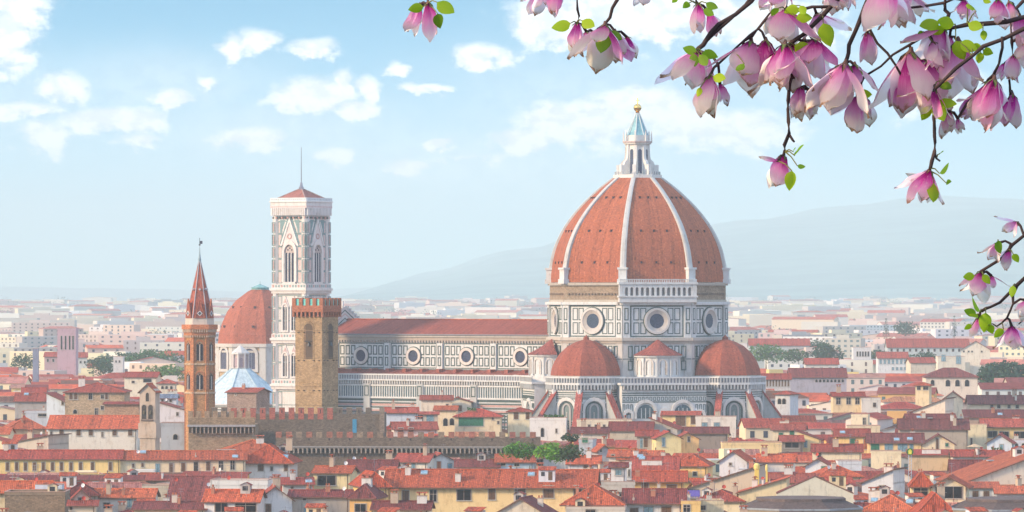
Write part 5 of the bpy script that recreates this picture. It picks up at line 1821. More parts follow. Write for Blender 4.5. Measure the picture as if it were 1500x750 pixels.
H('low grey house with small blue skylight roof, left of the yellow loft house', 415, 458, 709, 21.4, 8, 'S', 1.1, (0.52, 0.52, 0.50), RED, 4, [(428, 713, 4, 3, 'd')], yb=722, bits='kdc')
H('weathered beige house with dark eave, just in front of the yellow loft house', 424, 512, 727, 20.6, 9, 'F', 1.0, (0.48, 0.45, 0.40), DRK, -2, [(446, 729, 3.5, 4, 'd'), (449, 744, 8, 8, 'b')], yb=756, bits='cd')
H('mustard house with overhanging dark roof at the left edge of the long yellow house', 512, 548, 728, 20.9, 10, 'H', 2.3, OCH, DRK, -10, [(528, 738, 16, 12, 'L')], yb=756, bits='ccd')
H('white house with large dark loft window and red tiled roof at the bottom edge', 299, 378, 733.5, 20.4, 9, 'F', 1.9, (0.72, 0.70, 0.67), ORG, -6, [(324, 737, 18, 13, 'L'), (360, 735, 30, 15, 'w')], yb=760, bits='cad')
H('white gable-ended house with brown door beside the large dark loft window', 378, 428, 731, 20.4, 9, 'G', 2.4, (0.70, 0.70, 0.68), RED, 6, [(393, 738, 8, 12, 's')], yb=760, bits='dc')
H('flat white terrace wall with a white dish, above the white loft-window house', 308, 392, 708.5, 22.0, 7, 'T', .7, (0.70, 0.68, 0.65), GRY, -5, [], yb=716, name='terrace_house', bits='dd')
H('broad shabby brown roof over a dark stone base, below the cream wing', 247, 312, 731, 18.4, 17, 'F', 4.2, (0.30, 0.23, 0.18), DRK, -3, [(262, 733, 14, 8, 'w')][:0], yb=742, bits='dd', wmat='rubble_stone')
H('brick-red low roof strung with dishes just under the cream wing windows', 214, 358, 703, 19.8, 8, 'S', .9, (0.3, 0.25, 0.2), RED, 2, [], yb=708, bits='ddda')
H('white plaster house with striped red roof, door canopy and small courtyard', 138, 224, 727.5, 20.0, 8, 'F', 1.35, (0.70, 0.64, 0.56), ORG, -3, [(156, 737, 9, 8, 'd'), (190, 729, 7, 14, 'b')], yb=748, bits='cca')
H('square pale yellow annex wall right of the striped red roof', 206, 249, 713, 20.4, 7, 'T', .2, (0.68, 0.62, 0.50), GRY, 4, [], yb=738)
H('tiny pink gabled house with a big red dish', 108, 130, 728, 21.2, 6, 'G', 1.5, (0.70, 0.50, 0.40), RED, 6, [(117, 729, 5, 6, 'd')], yb=740, bits='d')
H('ochre porch house under the tiny pink gable', 101, 140, 740, 19.9, 6, 'S', .8, (0.66, 0.56, 0.42), RED, 3, [(104, 742, 4, 5, 'd')], yb=756, bits='d')
H('square block of rough brown stone with flat top, bottom left corner', 7, 95, 723, 21.5, 10, 'T', .3, (0.27, 0.20, 0.14), GRY, 0, [], yb=760, name='stone_block', cat='building', wmat='rubble_stone')
H('brick red ridge roof directly behind the rough brown stone block', -10, 74, 720.5, 21.4, 8, 'F', 1.9, CREAM, ORG, 3, [], yb=722, bits='dda')
H('pale blue rooftop plant boxes on a small white flat roof', 52, 90, 714, 22.2, 5, 'T', .5, (0.60, 0.66, 0.74), GRY, 0, [], yb=720, name='rooftop_hut', cat='hut')
H('jumbled low red roofs with pipes and dishes at the bottom left edge', 196, 300, 745, 18.9, 9, 'F', 1.1, CREAM, DRK, -2, [], yb=756, bits='ccddc')
H('dark red roof behind the striped red roof', 92, 142, 724, 20.6, 9, 'H', 2.0, BEI, DRK, 2, [], yb=728, bits='ad')
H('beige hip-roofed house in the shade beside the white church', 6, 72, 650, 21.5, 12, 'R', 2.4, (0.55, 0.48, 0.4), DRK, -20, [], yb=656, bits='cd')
H('white gable house with blank blue-white side, left of the big stone palace', 68, 96, 589, 28.5, 10, 'L', 2.8, (0.62, 0.68, 0.74), RED, -10, [(92, 588, 3, 5, 'd')], yb=602, bits='d')
H('long red roof with grey wall two rooftops left of the big stone palace', 22, 68, 587, 27.5, 12, 'F', 2.2, (0.40, 0.36, 0.33), RED, 0, [], yb=596, bits='kk')
H('white house with shallow red roof behind the long red roof', 33, 66, 574, 27.5, 9, 'F', 1.2, (0.64, 0.68, 0.72), RED, 4, [(60, 576, 3, 3, 'd')], yb=580)
H('brownish roof with light flat terrace in front of the big stone palace', 36, 90, 604, 24.8, 9, 'T', .5, (0.52, 0.54, 0.58), GRY, 0, [(62, 606, 12, 4, 'd')], yb=612, bits='c')
H('broad red roof full of skylights and small dormers, left of the white church', 14, 66, 627, 23, 14, 'H', 2.8, (0.60, 0.44, 0.28), ORG, 12, [], yb=636, bits='kkddcc')
H('square stone tower stub with little red roof, in front of the blue-white pyramid roof', 332, 376, 574, 31.4, 9, 'F', 1.0, (0.34, 0.25, 0.21), RED, -22, [(345, 577, 1.6, 2, 'd')], yb=600, wmat='rubble_stone', name='stone_tower_house', bits='c', sidewins=False)
# centre, in front of the nave
H('pale house with low red roof and terrace, highest in front of the nave', 617, 662, 585, 29, 8, 'F', 1.0, (0.74, 0.66, 0.52), RED, 0, [(655, 592, 3, 4, 'd')], yb=600, bits='c')
H('white house with shallow gable and small dark window, behind the dark green awning', 648, 690, 588, 28.2, 8, 'G', 1.2, (0.72, 0.66, 0.54), RED, -5, [(674, 594, 5, 8, 's')], yb=606)
H('open loggia with red roof on pink pillars in front of the nave', 607, 641, 606.5, 26.2, 6, 'S', .6, (0.60, 0.48, 0.38), RED, 0, [(615, 608, 9, 16, 'w'), (630, 608, 10, 16, 'b')], yb=624, name='roof_loggia', cat='loggia')
H('cream tower house with two arched windows beside the open loggia', 637, 668, 600, 26.8, 7, 'F', .9, (0.76, 0.62, 0.42), ORG, -4, [(652.5, 612, 6, 12, 'a'), (662, 612, 6, 11, 'a')], yb=634)
H('cream house with wide brown hipped roof and dark green terrace awning', 666, 733, 609.5, 25.4, 11, 'H', 1.9, (0.74, 0.62, 0.42), RED, -2, [(690, 612, 36, 12, 'g'), (730, 617, 2.5, 4, 'd'), (722, 612, 2, 3, 'd')], yb=632, bits='cp')
H('cream house with hipped roof and two brown windows, right of the green awning', 744, 777, 602.5, 26.4, 9, 'H', .9, (0.76, 0.66, 0.46), RED, -3, [(756, 603, 6.5, 11, 's'), (773, 603, 5, 11, 's')], yb=632)
H('white block with one blue arched window and planted pergola terrace', 776, 829, 614, 24.8, 8, 'T', .4, (0.74, 0.72, 0.69), GRY, -3, [(794.5, 626, 4.5, 14, 'a'), (815, 628, 2, 6, 'd')], yb=646, bits='ppp', name='terrace_house')
H('cluster of low red roofs and pale walls left of the open loggia', 565, 612, 604, 27.3, 9, 'F', 1.2, (0.60, 0.64, 0.70), RED, 3, [(598, 614, 5, 3, 'd')], yb=622, bits='cc')
H('low house with white gable and two brown windows just above the dark crenellated wall', 577, 640, 628, 24.2, 10, 'F', 1.6, (0.68, 0.62, 0.56), RED, 6, W_((587, 602), 627, 7, 6, 's'), yb=635, bits='cc')
H('red roof between the corner pier and the white gable above the dark wall', 563, 600, 628, 24.0, 9, 'H', 1.6, (0.5, 0.3, 0.22), RED, 0, [], yb=634)
H('white house with brown roof, two tall grey windows and a bare gable end', 578, 626, 676, 22.5, 12, 'F', 1.5, (0.76, 0.70, 0.60), RED, -10, [(594.5, 678, 5, 12, 'b'), (605.5, 679, 5, 10, 'b')], yb=690, bits='ca')
H('white gable-front house with brown shuttered door and black pole', 625, 668, 675, 22.4, 10, 'G', 1.6, (0.70, 0.70, 0.68), RED, 8, [(643, 676, 5, 14, 'r'), (659, 679, 6, 10, 'b')], yb=692, bits='a')
H('broad brown roof left of the white gable-front house', 508, 578, 689, 21.3, 13, 'F', 2.0, BEI, DRK, -3, [], yb=692, bits='ddc')
H('long bright yellow house with wide brown windows and a great red roof in front', 567, 868, 711.5, 21.5, 15, 'F', 2.9, (0.80, 0.60, 0.30), ORG, -3.5, [(594, 719, 10, 17, 's'), (634.5, 718, 10, 17, 'w'), (679.5, 717, 20, 16, 'L'), (720.5, 715, 10, 17, 's'), (762, 713.5, 15, 17, 's'), (803.5, 712, 15, 17, 's'), (846, 711, 11, 16, 's')], yb=760, bits='ckccak', over=1.0, sidewins=True)
H('orange-lit hipped corner of the long yellow house with one red shutter', 536, 568, 711.5, 21.6, 14, 'H', 2.6, (0.84, 0.58, 0.24), ORG, 12, [(558, 720, 6, 17, 'r')], yb=760, bits='a', over=.8, sidewins=False)
H('low dark red roof with two chimneys in front of the long yellow house', 546, 628, 745, 19.6, 8, 'F', 1.2, CREAM, DRK, -4, [], yb=758, bits='cc')
H('gabled brown roof with white dormer and red dish, bottom centre', 725, 800, 752, 18.8, 10, 'G', 2.8, (0.62, 0.56, 0.46), DRK, -12, [], yb=760, bits='dc')
H('low house with dark red roof and pale blue wall below the terrace garden', 728, 782, 676, 22.6, 9, 'F', 1.4, (0.48, 0.60, 0.68), ORG, 0, [(737, 678, 6, 4, 'd'), (757, 678, 7, 5, 'd')], yb=684, bits='c')
H('row of rooftop sheds with small posts behind the great red roof', 668, 730, 683, 21.6, 8, 'F', 1.3, (0.42, 0.5, 0.6), DRK, 0, [], yb=690, bits='aaaa')
H('grey gable shed with a large white-framed window and blue dish', 781, 829, 676, 22.4, 8, 'R', 2.6, (0.50, 0.49, 0.48), ORG, -8, [(791, 673, 9, 14, 'w')], yb=694, bits='dd')
H('small white house with two air units, in front of the terrace garden', 832, 878, 678.5, 22.5, 8, 'F', 1.5, (0.72, 0.71, 0.70), ORG, -2, [(858, 680, 6, 6, 's')], yb=686, bits='c')
# centre right
H('big white-framed glass loggia with flat brown canopy under the right half dome', 851, 911, 591, 27.2, 9, 'T', .5, (0.72, 0.68, 0.58), RED, -3, [(868, 596, 11, 15, 'L'), (888, 594, 34, 18, 'L')], yb=614, name='glazed_loggia', cat='house')
H('cream sloping wing attached right of the glass loggia', 905, 940, 601, 26.2, 8, 'L', 2.4, (0.76, 0.70, 0.58), RED, -4, [], yb=622, sidewins=False)
H('long cream base storey with small square windows below the glass loggia', 845, 925, 617, 24.5, 8, 'T', .4, (0.74, 0.66, 0.50), GRY, -2, W_((863, 873, 885), 622, 3.2, 5, 'd'), yb=634, bits='a')
H('narrow yellow tower house with a taller stair turret', 946, 983, 592, 28.0, 7, 'S', .7, (0.80, 0.68, 0.40), RED, -14, [(966, 591, 3, 4, 'd'), (976, 590, 2.5, 4, 'd'), (966, 603, 3, 5, 'd')], yb=612, sidewins=False)
H('yellow stair turret rising over the narrow yellow tower house', 947, 955, 574.5, 31.2, 2.5, 'T', .2, (0.78, 0.66, 0.40), RED, -8, [], yb=588, name='stair_turret', cat='turret')
H('yellow house with brown flat roof and tall brown slatted window', 970, 1024, 607.5, 25.7, 8, 'F', .8, (0.80, 0.62, 0.30), RED, -5, [(997, 609, 14, 15, 's'), (1016, 609, 8, 12, 's')], yb=626, bits='ad')
H('white house with neat red hipped roof and brown window, below the right half dome', 1021, 1061, 592, 27.3, 8, 'H', 1.2, (0.74, 0.70, 0.62), ORG, -3, [(1034, 598, 9, 11, 'w'), (1052, 598, 5, 11, 'w')], yb=612)
H('white terrace storey with slender rails under the neat red hipped roof', 1019, 1078, 613, 25.2, 8, 'T', .5, (0.72, 0.68, 0.6), GRY, -3, W_((1032, 1050), 619, 8, 6, 'b'), yb=626, bits='c')
H('grey gable house with wide brown roof and two round chimneys', 953, 992, 628, 23.6, 11, 'L', 3.0, (0.46, 0.43, 0.41), RED, -12, [(980, 629, 5, 6, 'd')], yb=642, bits='ccd')
H('dark red roof with tall dish beside the grey gable house', 893, 955, 630, 23.4, 11, 'F', 2.0, BEI, DRK, -4, [], yb=640, bits='dca')
H('low red roof left of the grey gable house, behind slim chimneys', 838, 890, 634, 23.0, 9, 'F', 1.3, (0.66, 0.6, 0.5), DRK, -2, [], yb=642, bits='cca')
H('grey slim house with tall blue and brown shutters', 933, 963, 638, 23.2, 9, 'F', 1.2, (0.46, 0.43, 0.40), RED, -2, [(931.5 + 8, 642, 4, 14, 'b'), (946, 641, 6, 14, 's')], yb=658, bits='')
H('bright yellow blank house with one tall window, joined to the slim grey house', 961, 998, 641, 22.9, 9, 'G', 1.5, (0.84, 0.70, 0.36), RED, 6, [(972, 641, 4, 13, 'b')], yb=664, sidewins=False)
H('orange gable house with tiny window between the bright yellow house and small red tent', 991, 1024, 642, 22.6, 8, 'G', 1.5, (0.84, 0.56, 0.26), RED, 4, [(1009, 640, 3, 7, 'd')], yb=656, bits='', sidewins=False)
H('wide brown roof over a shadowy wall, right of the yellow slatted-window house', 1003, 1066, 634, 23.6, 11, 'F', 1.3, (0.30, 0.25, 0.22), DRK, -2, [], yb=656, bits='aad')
H('small grey shed with gable and tiny window above the air-unit house', 876, 895, 660, 23.6, 7, 'G', 1.3, (0.44, 0.44, 0.46), ORG, 10, [(880, 658, 2.5, 4, 'd'), (897, 666, 1, 1, 'd')][:1], yb=676, bits='c')
H('grey stucco roof house with green awning beside the terrace garden', 848, 868, 646, 25.0, 7, 'T', .4, (0.46, 0.50, 0.54), GRY, -8, [(857, 641.5, 8, 7, 'g'), (862, 659, 3, 5, 'd')], yb=668, bits='ca')
H('low white wall house with two red dishes, left of the orange block', 892, 934, 668, 22.8, 8, 'F', 1.2, (0.70, 0.68, 0.62), ORG, -6, [(898, 666, 4, 4, 'd')], yb=672, bits='dd')
H('very wide red hipped roof with skylight, centre right', 926, 992, 688, 21.2, 15, 'F', 2.6, (0.66, 0.60, 0.52), RED, -3, [(970, 690, 8, 3, 'd')], yb=692, bits='ckk')
H('orange block with drainpipe and small window under a red hipped roof', 988, 1036, 681.5, 21.6, 12, 'H', 2.2, (0.86, 0.58, 0.24), ORG, -8, [(1018, 691, 5, 6, 'd')], yb=702, bits='d', sidewins=False)
H('red roof patchwork behind the very wide red hipped roof', 906, 972, 672, 22.2, 10, 'F', 1.6, (0.80, 0.66, 0.38), ORG, 4, [], yb=676, bits='caa')
H('white roof turret with shuttered window and dark tiled cap, rising among red roofs', 895, 917, 683, 24.6, 4.5, 'F', .6, (0.72, 0.71, 0.69), DRK, -3, [(906, 689, 9, 7, 'b')], yb=708, name='roof_turret', cat='turret', sidewins=False)
H('slim white chimney stack wing beside the white roof turret', 917, 925, 678, 24.8, 3, 'T', .2, (0.70, 0.68, 0.64), GRY, 0, [(921.5, 688, 2, 10, 'd')], yb=708, name='chimney_wing', cat='chimney')
H('long red roof and ochre wall right of the white roof turret', 925, 1001, 703.5, 20.6, 11, 'F', 1.7, (0.70, 0.48, 0.18), ORG, -3, [(984, 710, 14, 12, 's'), (945, 706, 10, 9, 's')], yb=732, bits='ddc', over=.9)
H('flat stone terrace with deep eave below the white roof turret', 876, 930, 708, 21.2, 7, 'T', .3, (0.58, 0.54, 0.48), GRY, 0, [(910, 721, 18, 6, 'd')], yb=724, name='terrace_house')
H('hipped brick-red roof with pale ridges, two chimneys and dishes at the bottom centre', 828, 908, 737, 20.0, 13, 'H', 3.2, (0.66, 0.62, 0.54), ORG, -4, [], yb=748, bits='cdda', over=1.0)
H('white house with grey shutters and a long dark tiled roof, bottom centre right', 916, 1000, 735, 20.0, 11, 'F', 2.2, (0.70, 0.69, 0.67), DRK, -3, [(929, 744, 12, 8, 's'), (950, 743, 13, 9, 'b'), (976, 742, 14, 10, 's')], yb=760, bits='cc', over=.8)
H('cream wall below the hipped brick-red roof', 830, 915, 744, 19.3, 6, 'T', .2, (0.64, 0.58, 0.5), GRY, -4, [(865, 746, 14, 5, 'd')], yb=760)
H('ochre block with brown shutters at the bottom, right of the dark tiled roof', 998, 1026, 736, 20.0, 8, 'T', .3, (0.80, 0.56, 0.22), GRY, -3, [(1006, 740, 9, 10, 'w')], yb=760, bits='c')
H('yellow block with scattered grey pipes on top, left of the dark dentilled cornice', 1022, 1060, 737, 19.7, 8, 'T', .5, (0.72, 0.62, 0.42), GRY, 2, [(1030, 741, 7, 6, 'd')], yb=760, bits='caad')
H('great sweeping red roof with flat skylight and violet awning', 1008, 1106, 715, 20.0, 17, 'R', 4.6, (0.60, 0.48, 0.36), ORG, -10, [(1016, 717, 16, 9, 'w')], yb=728, bits='kkca', sidewins=False)
H('dark red patch of roofs with many dishes below the violet awning', 1018, 1088, 733, 18.9, 12, 'H', 1.8, CREAM, RED, -8, [], yb=738, bits='ddccaa')
H('bright red lean-to roof against the cream blank gable', 1082, 1152, 721, 20.5, 12, 'R', 3.0, (0.70, 0.58, 0.36), ORG, -6, [], yb=726, bits='cd', sidewins=False)
H('broad cream blank gable wall stained grey', 1138, 1250, 722, 20.8, 5, 'G', 3.3, (0.66, 0.62, 0.50), DRK, -2, [], yb=728, name='blank_gable_house', sidewins=False, over=.05)
# right side
H('white tower house with twin arched windows, just right of the right half dome', 1136, 1157, 577, 29.4, 7, 'H', .8, (0.66, 0.68, 0.70), RED, -24, [(1142, 583, 5, 9, 'a'), (1148.5, 583, 5, 9, 'a')], yb=608, name='tower_house', sidewins=False)
H('cream house with three lit windows, among the roofs right of the twin-arched tower house', 1220, 1266, 580, 28.2, 9, 'F', 1.0, (0.80, 0.66, 0.40), RED, 0, W_((1228, 1243, 1256), 583, 6, 9, 'w'), yb=596, bits='c')
H('low white houses with a small gable below the three lit windows', 1262, 1290, 585, 27.2, 9, 'T', .4, (0.70, 0.68, 0.62), GRY, 0, [(1281, 590, 4, 6, 'd')], yb=604)
H('cream house with big brown roof and two green windows', 1132, 1178, 629, 24.0, 10, 'F', 1.3, (0.76, 0.66, 0.46), RED, -6, [(1144, 634, 6, 6, 'g'), (1160, 631, 6, 6, 'g')], yb=644, bits='cc')
H('yellow gable house with deep terrace, left of the orange green-shuttered house', 1168, 1200, 643, 22.9, 10, 'L', 2.2, (0.82, 0.66, 0.36), RED, -6, [(1180, 646, 4, 9, 'b')], yb=662, bits='', sidewins=False)
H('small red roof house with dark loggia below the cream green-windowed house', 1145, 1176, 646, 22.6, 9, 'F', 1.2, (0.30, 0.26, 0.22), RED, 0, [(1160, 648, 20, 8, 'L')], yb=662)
H('long low yellow parapet wall with a gas pipe, behind white gabled roofs', 1058, 1145, 650, 22.3, 7, 'T', .3, (0.82, 0.62, 0.32), GRY, 0, [], yb=658, bits='cda')
H('orange house with green shuttered window and tiled roof, right of centre', 1224, 1273, 638.5, 23.3, 11, 'F', 1.6, (0.86, 0.60, 0.24), RED, -3, [(1249, 643, 8, 12, 'g'), (1268, 643, 6, 15, 'r')], yb=660, bits='k')
H('small cream penthouse above the orange green-shuttered house', 1247, 1271, 608.5, 26.8, 5, 'T', .3, (0.78, 0.68, 0.48), GRY, -10, [(1266, 612, 4, 10, 'w')], yb=626, name='penthouse')
H('cream balustraded terrace under the small cream penthouse', 1241, 1289, 625, 25.0, 7, 'T', .2, (0.74, 0.62, 0.42), GRY, -3, [], yb=628, name='terrace_house')
H('long orange house with four pairs of green shutters', 1272, 1352, 647.5, 22.6, 11, 'F', 2.0, (0.84, 0.60, 0.28), DRK, -3, [(1282, 649, 12, 12, 'g'), (1302, 649, 11, 10, 'b'), (1322, 649, 13, 12, 'b'), (1335, 649, 5, 12, 'b')], yb=664, bits='kkc')
H('cream gable end with narrow dark slot window, right of the four green shutters', 1352, 1398, 650, 22.2, 10, 'G', 2.3, (0.80, 0.66, 0.44), DRK, -4, [(1373, 642, 3.5, 16, 's'), (1387, 649, 4, 5, 'g')], yb=660, sidewins=False)
H('wide brown roof above the four green shutters', 1318, 1418, 628, 23.7, 13, 'F', 2.4, (0.40, 0.34, 0.28), DRK, -3, [], yb=640, bits='ckcca')
H('tall pale yellow blank wall with a drain pipe and wooden parasol', 1403, 1445, 624, 24.0, 9, 'T', .3, (0.76, 0.66, 0.44), GRY, -4, [(1423, 642, 2, 12, 'd')], yb=658, bits='a')
H('grand brown roof with row of four dormer eyes, upper right', 1420, 1512, 591, 27.0, 14, 'F', 2.2, (0.74, 0.60, 0.42), DRK, -2, W_((1453, 1463, 1478, 1490), 593, 4, 5, 'd'), yb=597, bits='cc')
H('second brown roof stepping down in front of the four dormer eyes', 1415, 1512, 611, 25.0, 11, 'S', 1.9, (0.4, 0.3, 0.25), DRK, -2, [], yb=614, bits='ck')
H('orange house with deep dark upper windows under a long brown eave, right edge', 1441, 1512, 624, 23.8, 11, 'F', 1.7, (0.80, 0.56, 0.26), RED, -2, [(1454, 632, 13, 9, 'L'), (1471, 632, 13, 10, 'L'), (1494, 632, 17, 10, 'L')], yb=644, bits='c', over=.9)
H('cream gable house beside the faded pink roof', 1382, 1410, 584, 27.8, 9, 'G', 2.2, (0.80, 0.70, 0.52), RED, -6, [(1389, 590, 5, 6, 'w')], yb=612, bits='')
H('faded pink roof with scaffold sheet, upper right', 1338, 1384, 602, 26.0, 13, 'R', 3.8, (0.74, 0.62, 0.5), (0.56, 0.20, 0.19), -16, [], yb=606, sidewins=False)
H('low red-brown roof with white blocks in front of the faded pink roof', 1330, 1400, 614, 24.8, 9, 'F', 1.3, (0.55, 0.5, 0.45), DRK, 2, [], yb=620, bits='ckc')
H('white gable house with blue door right of the pale yellow blank wall', 1446, 1482, 648, 22.7, 9, 'G', 2.0, (0.62, 0.68, 0.76), RED, -10, [(1467, 651, 5, 9, 'b')], yb=661, bits='')
H('low white rooms with arched pink tops at the right edge', 1480, 1512, 647, 22.4, 7, 'T', .4, (0.70, 0.68, 0.7), GRY, 0, W_((1489, 1499), 649, 4, 5, 'a'), yb=658, bits='c')
H('blank yellow-cream wall with coping below the green shutters', 1276, 1320, 662, 21.9, 5, 'T', .2, (0.80, 0.70, 0.48), GRY, -4, [], yb=683, name='blank_wall_house')
H('tan plaster box house with low brown roof, behind the crested metal pole', 1331, 1393, 666, 21.8, 9, 'S', 1.0, (0.62, 0.46, 0.28), RED, -4, [], yb=690, bits='a', sidewins=True)
H('broad low roof with cream parapet right of the yellow gable house', 1191, 1262, 661, 22.0, 11, 'F', 1.5, (0.78, 0.68, 0.48), RED, -3, [(1200, 664, 5, 6, 'd')], yb=674, bits='ccd')
H('white gabled house with grey side left of the tan plaster box', 1228, 1262, 678, 21.2, 8, 'T', .4, (0.64, 0.66, 0.68), GRY, 0, [(1243, 676, 1, 1, 'd')][:0], yb=690, bits='da')
H('pale house with brown awning roof behind small white gables', 1110, 1163, 676, 21.3, 9, 'F', 1.5, (0.72, 0.69, 0.62), ORG, -5, [], yb=684, bits='cda')
H('white gabled house with blue chimney left of the pale awning-roofed house', 1054, 1094, 675, 21.6, 10, 'G', 2.2, (0.66, 0.68, 0.70), ORG, -12, [(1070, 678, 3, 4, 'd')], yb=690, bits='dd')
H('white gable wall with red dish and dark window in the jumble right of centre', 1180, 1216, 682, 21.0, 8, 'G', 1.6, (0.68, 0.70, 0.72), RED, -10, [(1207, 683, 8, 6, 'g')], yb=694, bits='d')
H('long scruffy white wall with iron-barred window and brick-red roof', 1263, 1308, 707, 20.4, 10, 'R', 3.0, (0.62, 0.62, 0.64), ORG, -18, [(1292, 711, 8, 13, 'w')], yb=738, bits='c', sidewins=False)
H('red roof tumble above the scruffy white wall', 1200, 1262, 697, 20.3, 11, 'H', 2.2, (0.76, 0.66, 0.44), ORG, 8, [], yb=704, bits='ddca')
H('small white parapet house behind the scruffy white wall', 1216, 1250, 708, 20.0, 7, 'F', 1.2, (0.72, 0.70, 0.58), RED, 10, [], yb=716, bits='d')
H('timber and glass sunroom house with a sagging orange gable roof', 1366, 1414, 712, 21.3, 9, 'G', 1.9, (0.74, 0.66, 0.46), ORG, -10, [(1390, 713, 38, 17, 'L')], yb=738, name='sunroom_house', bits='a', sidewins=False, over=.9)
H('yellow curtained sunroom wing left of the timber and glass gable', 1335, 1366, 711, 21.2, 9, 'H', 2.6, (0.80, 0.66, 0.36), ORG, -3, [(1349, 715, 20, 12, 'w')], yb=738, name='sunroom_wing', bits='c')
H('enormous bright red roof with white dormer and pale hatch, right edge', 1408, 1540, 708, 20.0, 27, 'R', 7.2, (0.70, 0.62, 0.5), ORG, 6, [], yb=711, bits='ck', sidewins=False)
H('low white house with two brown doors under the enormous red roof', 1418, 1462, 714, 20.4, 8, 'S', .9, (0.74, 0.71, 0.66), ORG, -3, [(1429, 719, 8, 12, 's'), (1445, 719, 8, 12, 's')], yb=732)
H('lower red lean-to with white wall, right of the two brown doors', 1460, 1512, 722, 19.8, 6, 'S', 1.2, (0.72, 0.72, 0.7), ORG, -3, [], yb=730)
H('steep red hipped roof with red chimney at the bottom right', 1345, 1400, 752, 18.6, 14, 'P', 3.6, CREAM, ORG, 0, [], yb=760, bits='c')
H('flat-lying orange roof with white skylight at the bottom right', 1262, 1342, 748, 18.4, 14, 'H', 2.8, CREAM, ORG, -8, [], yb=760, bits='kkccd')
H('brick-red roof strip with small white gable, left of the tan plaster box', 1283, 1334, 697, 20.4, 9, 'G', 1.8, (0.7, 0.66, 0.6), RED, -8, [], yb=708, bits='ca')
H('brown double roof with blue hatch right of the tan plaster box', 1394, 1438, 690, 20.6, 11, 'F', 2.2, (0.42, 0.36, 0.3), DRK, -3, [], yb=700, bits='kd')
H('red roof with white parasol terrace below the pale yellow blank wall', 1396, 1470, 668, 21.8, 10, 'F', 1.1, (0.6, 0.56, 0.5), RED, -2, [], yb=674, bits='pcd')
# middle distance, right
H('long cream palace with three big arched windows and brown hipped roof', 1356, 1432, 551.5, 29.6, 14, 'H', 3.0, (0.74, 0.66, 0.54), DRK, 0, [(1366, 556, 5, 9, 'a'), (1388.5, 556, 6, 10, 'a'), (1402.5, 556, 6, 10, 'a'), (1416.5, 556, 6, 10, 'a')], yb=566, name='arched_palace', cat='palace', far=True)
H('square yellow belvedere with dark openings and little orange roof', 1341, 1361, 564, 29.6, 6, 'H', .8, (0.78, 0.62, 0.38), ORG, -12, [(1346, 566, 5, 5, 'd'), (1356, 566, 7, 5, 'd')], yb=577, name='belvedere', cat='turret')
H('long dark-eaved market-like hall with rows of small arches', 1158, 1240, 552, 29.0, 16, 'F', 3.0, (0.40, 0.38, 0.44), DRK, 0, W_(tuple(1196 + 5.5 * i for i in range(8)), 555, 3, 5, 'a'), yb=563, name='arcaded_hall', cat='hall', far=True)
H('pale slatted hall with long rose roof right of the right half dome', 1118, 1158, 555, 28.6, 10, 'F', 1.8, (0.58, 0.56, 0.56), RED, 0, W_(tuple(1124 + 4.4 * i for i in range(8)), 557, 2.2, 9, 's'), yb=568, far=True, name='slatted_hall', cat='hall')
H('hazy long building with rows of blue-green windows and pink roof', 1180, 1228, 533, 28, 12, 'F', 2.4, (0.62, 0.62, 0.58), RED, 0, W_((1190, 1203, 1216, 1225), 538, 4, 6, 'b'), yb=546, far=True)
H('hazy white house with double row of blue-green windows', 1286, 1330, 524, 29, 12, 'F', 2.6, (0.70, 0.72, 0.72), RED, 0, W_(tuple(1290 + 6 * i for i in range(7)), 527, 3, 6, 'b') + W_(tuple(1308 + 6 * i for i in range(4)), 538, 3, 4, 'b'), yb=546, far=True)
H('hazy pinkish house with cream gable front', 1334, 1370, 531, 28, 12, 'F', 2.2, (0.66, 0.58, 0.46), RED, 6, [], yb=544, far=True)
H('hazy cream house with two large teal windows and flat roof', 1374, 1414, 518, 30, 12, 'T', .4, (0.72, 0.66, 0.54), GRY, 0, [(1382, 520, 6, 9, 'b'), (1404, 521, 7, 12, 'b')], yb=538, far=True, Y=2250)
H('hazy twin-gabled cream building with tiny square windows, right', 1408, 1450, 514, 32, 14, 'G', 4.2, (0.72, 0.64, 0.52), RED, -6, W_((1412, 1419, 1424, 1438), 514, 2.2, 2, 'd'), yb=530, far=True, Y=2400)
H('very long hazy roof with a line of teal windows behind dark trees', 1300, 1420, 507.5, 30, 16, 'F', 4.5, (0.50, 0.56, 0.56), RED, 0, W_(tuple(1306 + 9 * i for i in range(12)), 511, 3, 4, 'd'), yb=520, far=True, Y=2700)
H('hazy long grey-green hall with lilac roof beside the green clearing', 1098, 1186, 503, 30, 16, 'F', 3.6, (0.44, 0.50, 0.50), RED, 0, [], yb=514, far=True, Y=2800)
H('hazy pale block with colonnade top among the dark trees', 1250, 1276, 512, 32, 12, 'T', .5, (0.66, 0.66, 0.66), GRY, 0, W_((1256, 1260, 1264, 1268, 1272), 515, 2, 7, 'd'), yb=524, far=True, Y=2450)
# hazy left
H('hazy purple-pink tower block standing above the trees', 84, 111, 488, 42, 14, 'T', .8, (0.50, 0.33, 0.38), GRY, 0, W_((90, 96, 102, 107), 492, 2, 20, 'd'), yb=518, far=True, Y=2350, name='tower_block', cat='tower block')
H('hazy pinkish house with many windows at the foot of the purple-pink tower block', 65, 98, 522, 28, 12, 'F', 2.0, (0.48, 0.32, 0.34), RED, 0, W_((70, 78, 86), 526, 2.5, 4, 'd'), yb=542, far=True)
H('hazy cream house with dark roof right of the pinkish many-windowed house', 98, 127, 523, 28, 10, 'F', 2.2, (0.62, 0.62, 0.58), RED, 4, W_((104, 111, 118, 124), 529, 2.2, 3, 'd'), yb=546, far=True)
H('pair of hazy slim dark blue chimneys stacks left of the purple-pink tower block', 48, 56, 508, 36, 3, 'T', .3, (0.24, 0.26, 0.36), GRY, 0, [], yb=530, far=True, Y=2050, name='chimney_stack', cat='chimney')
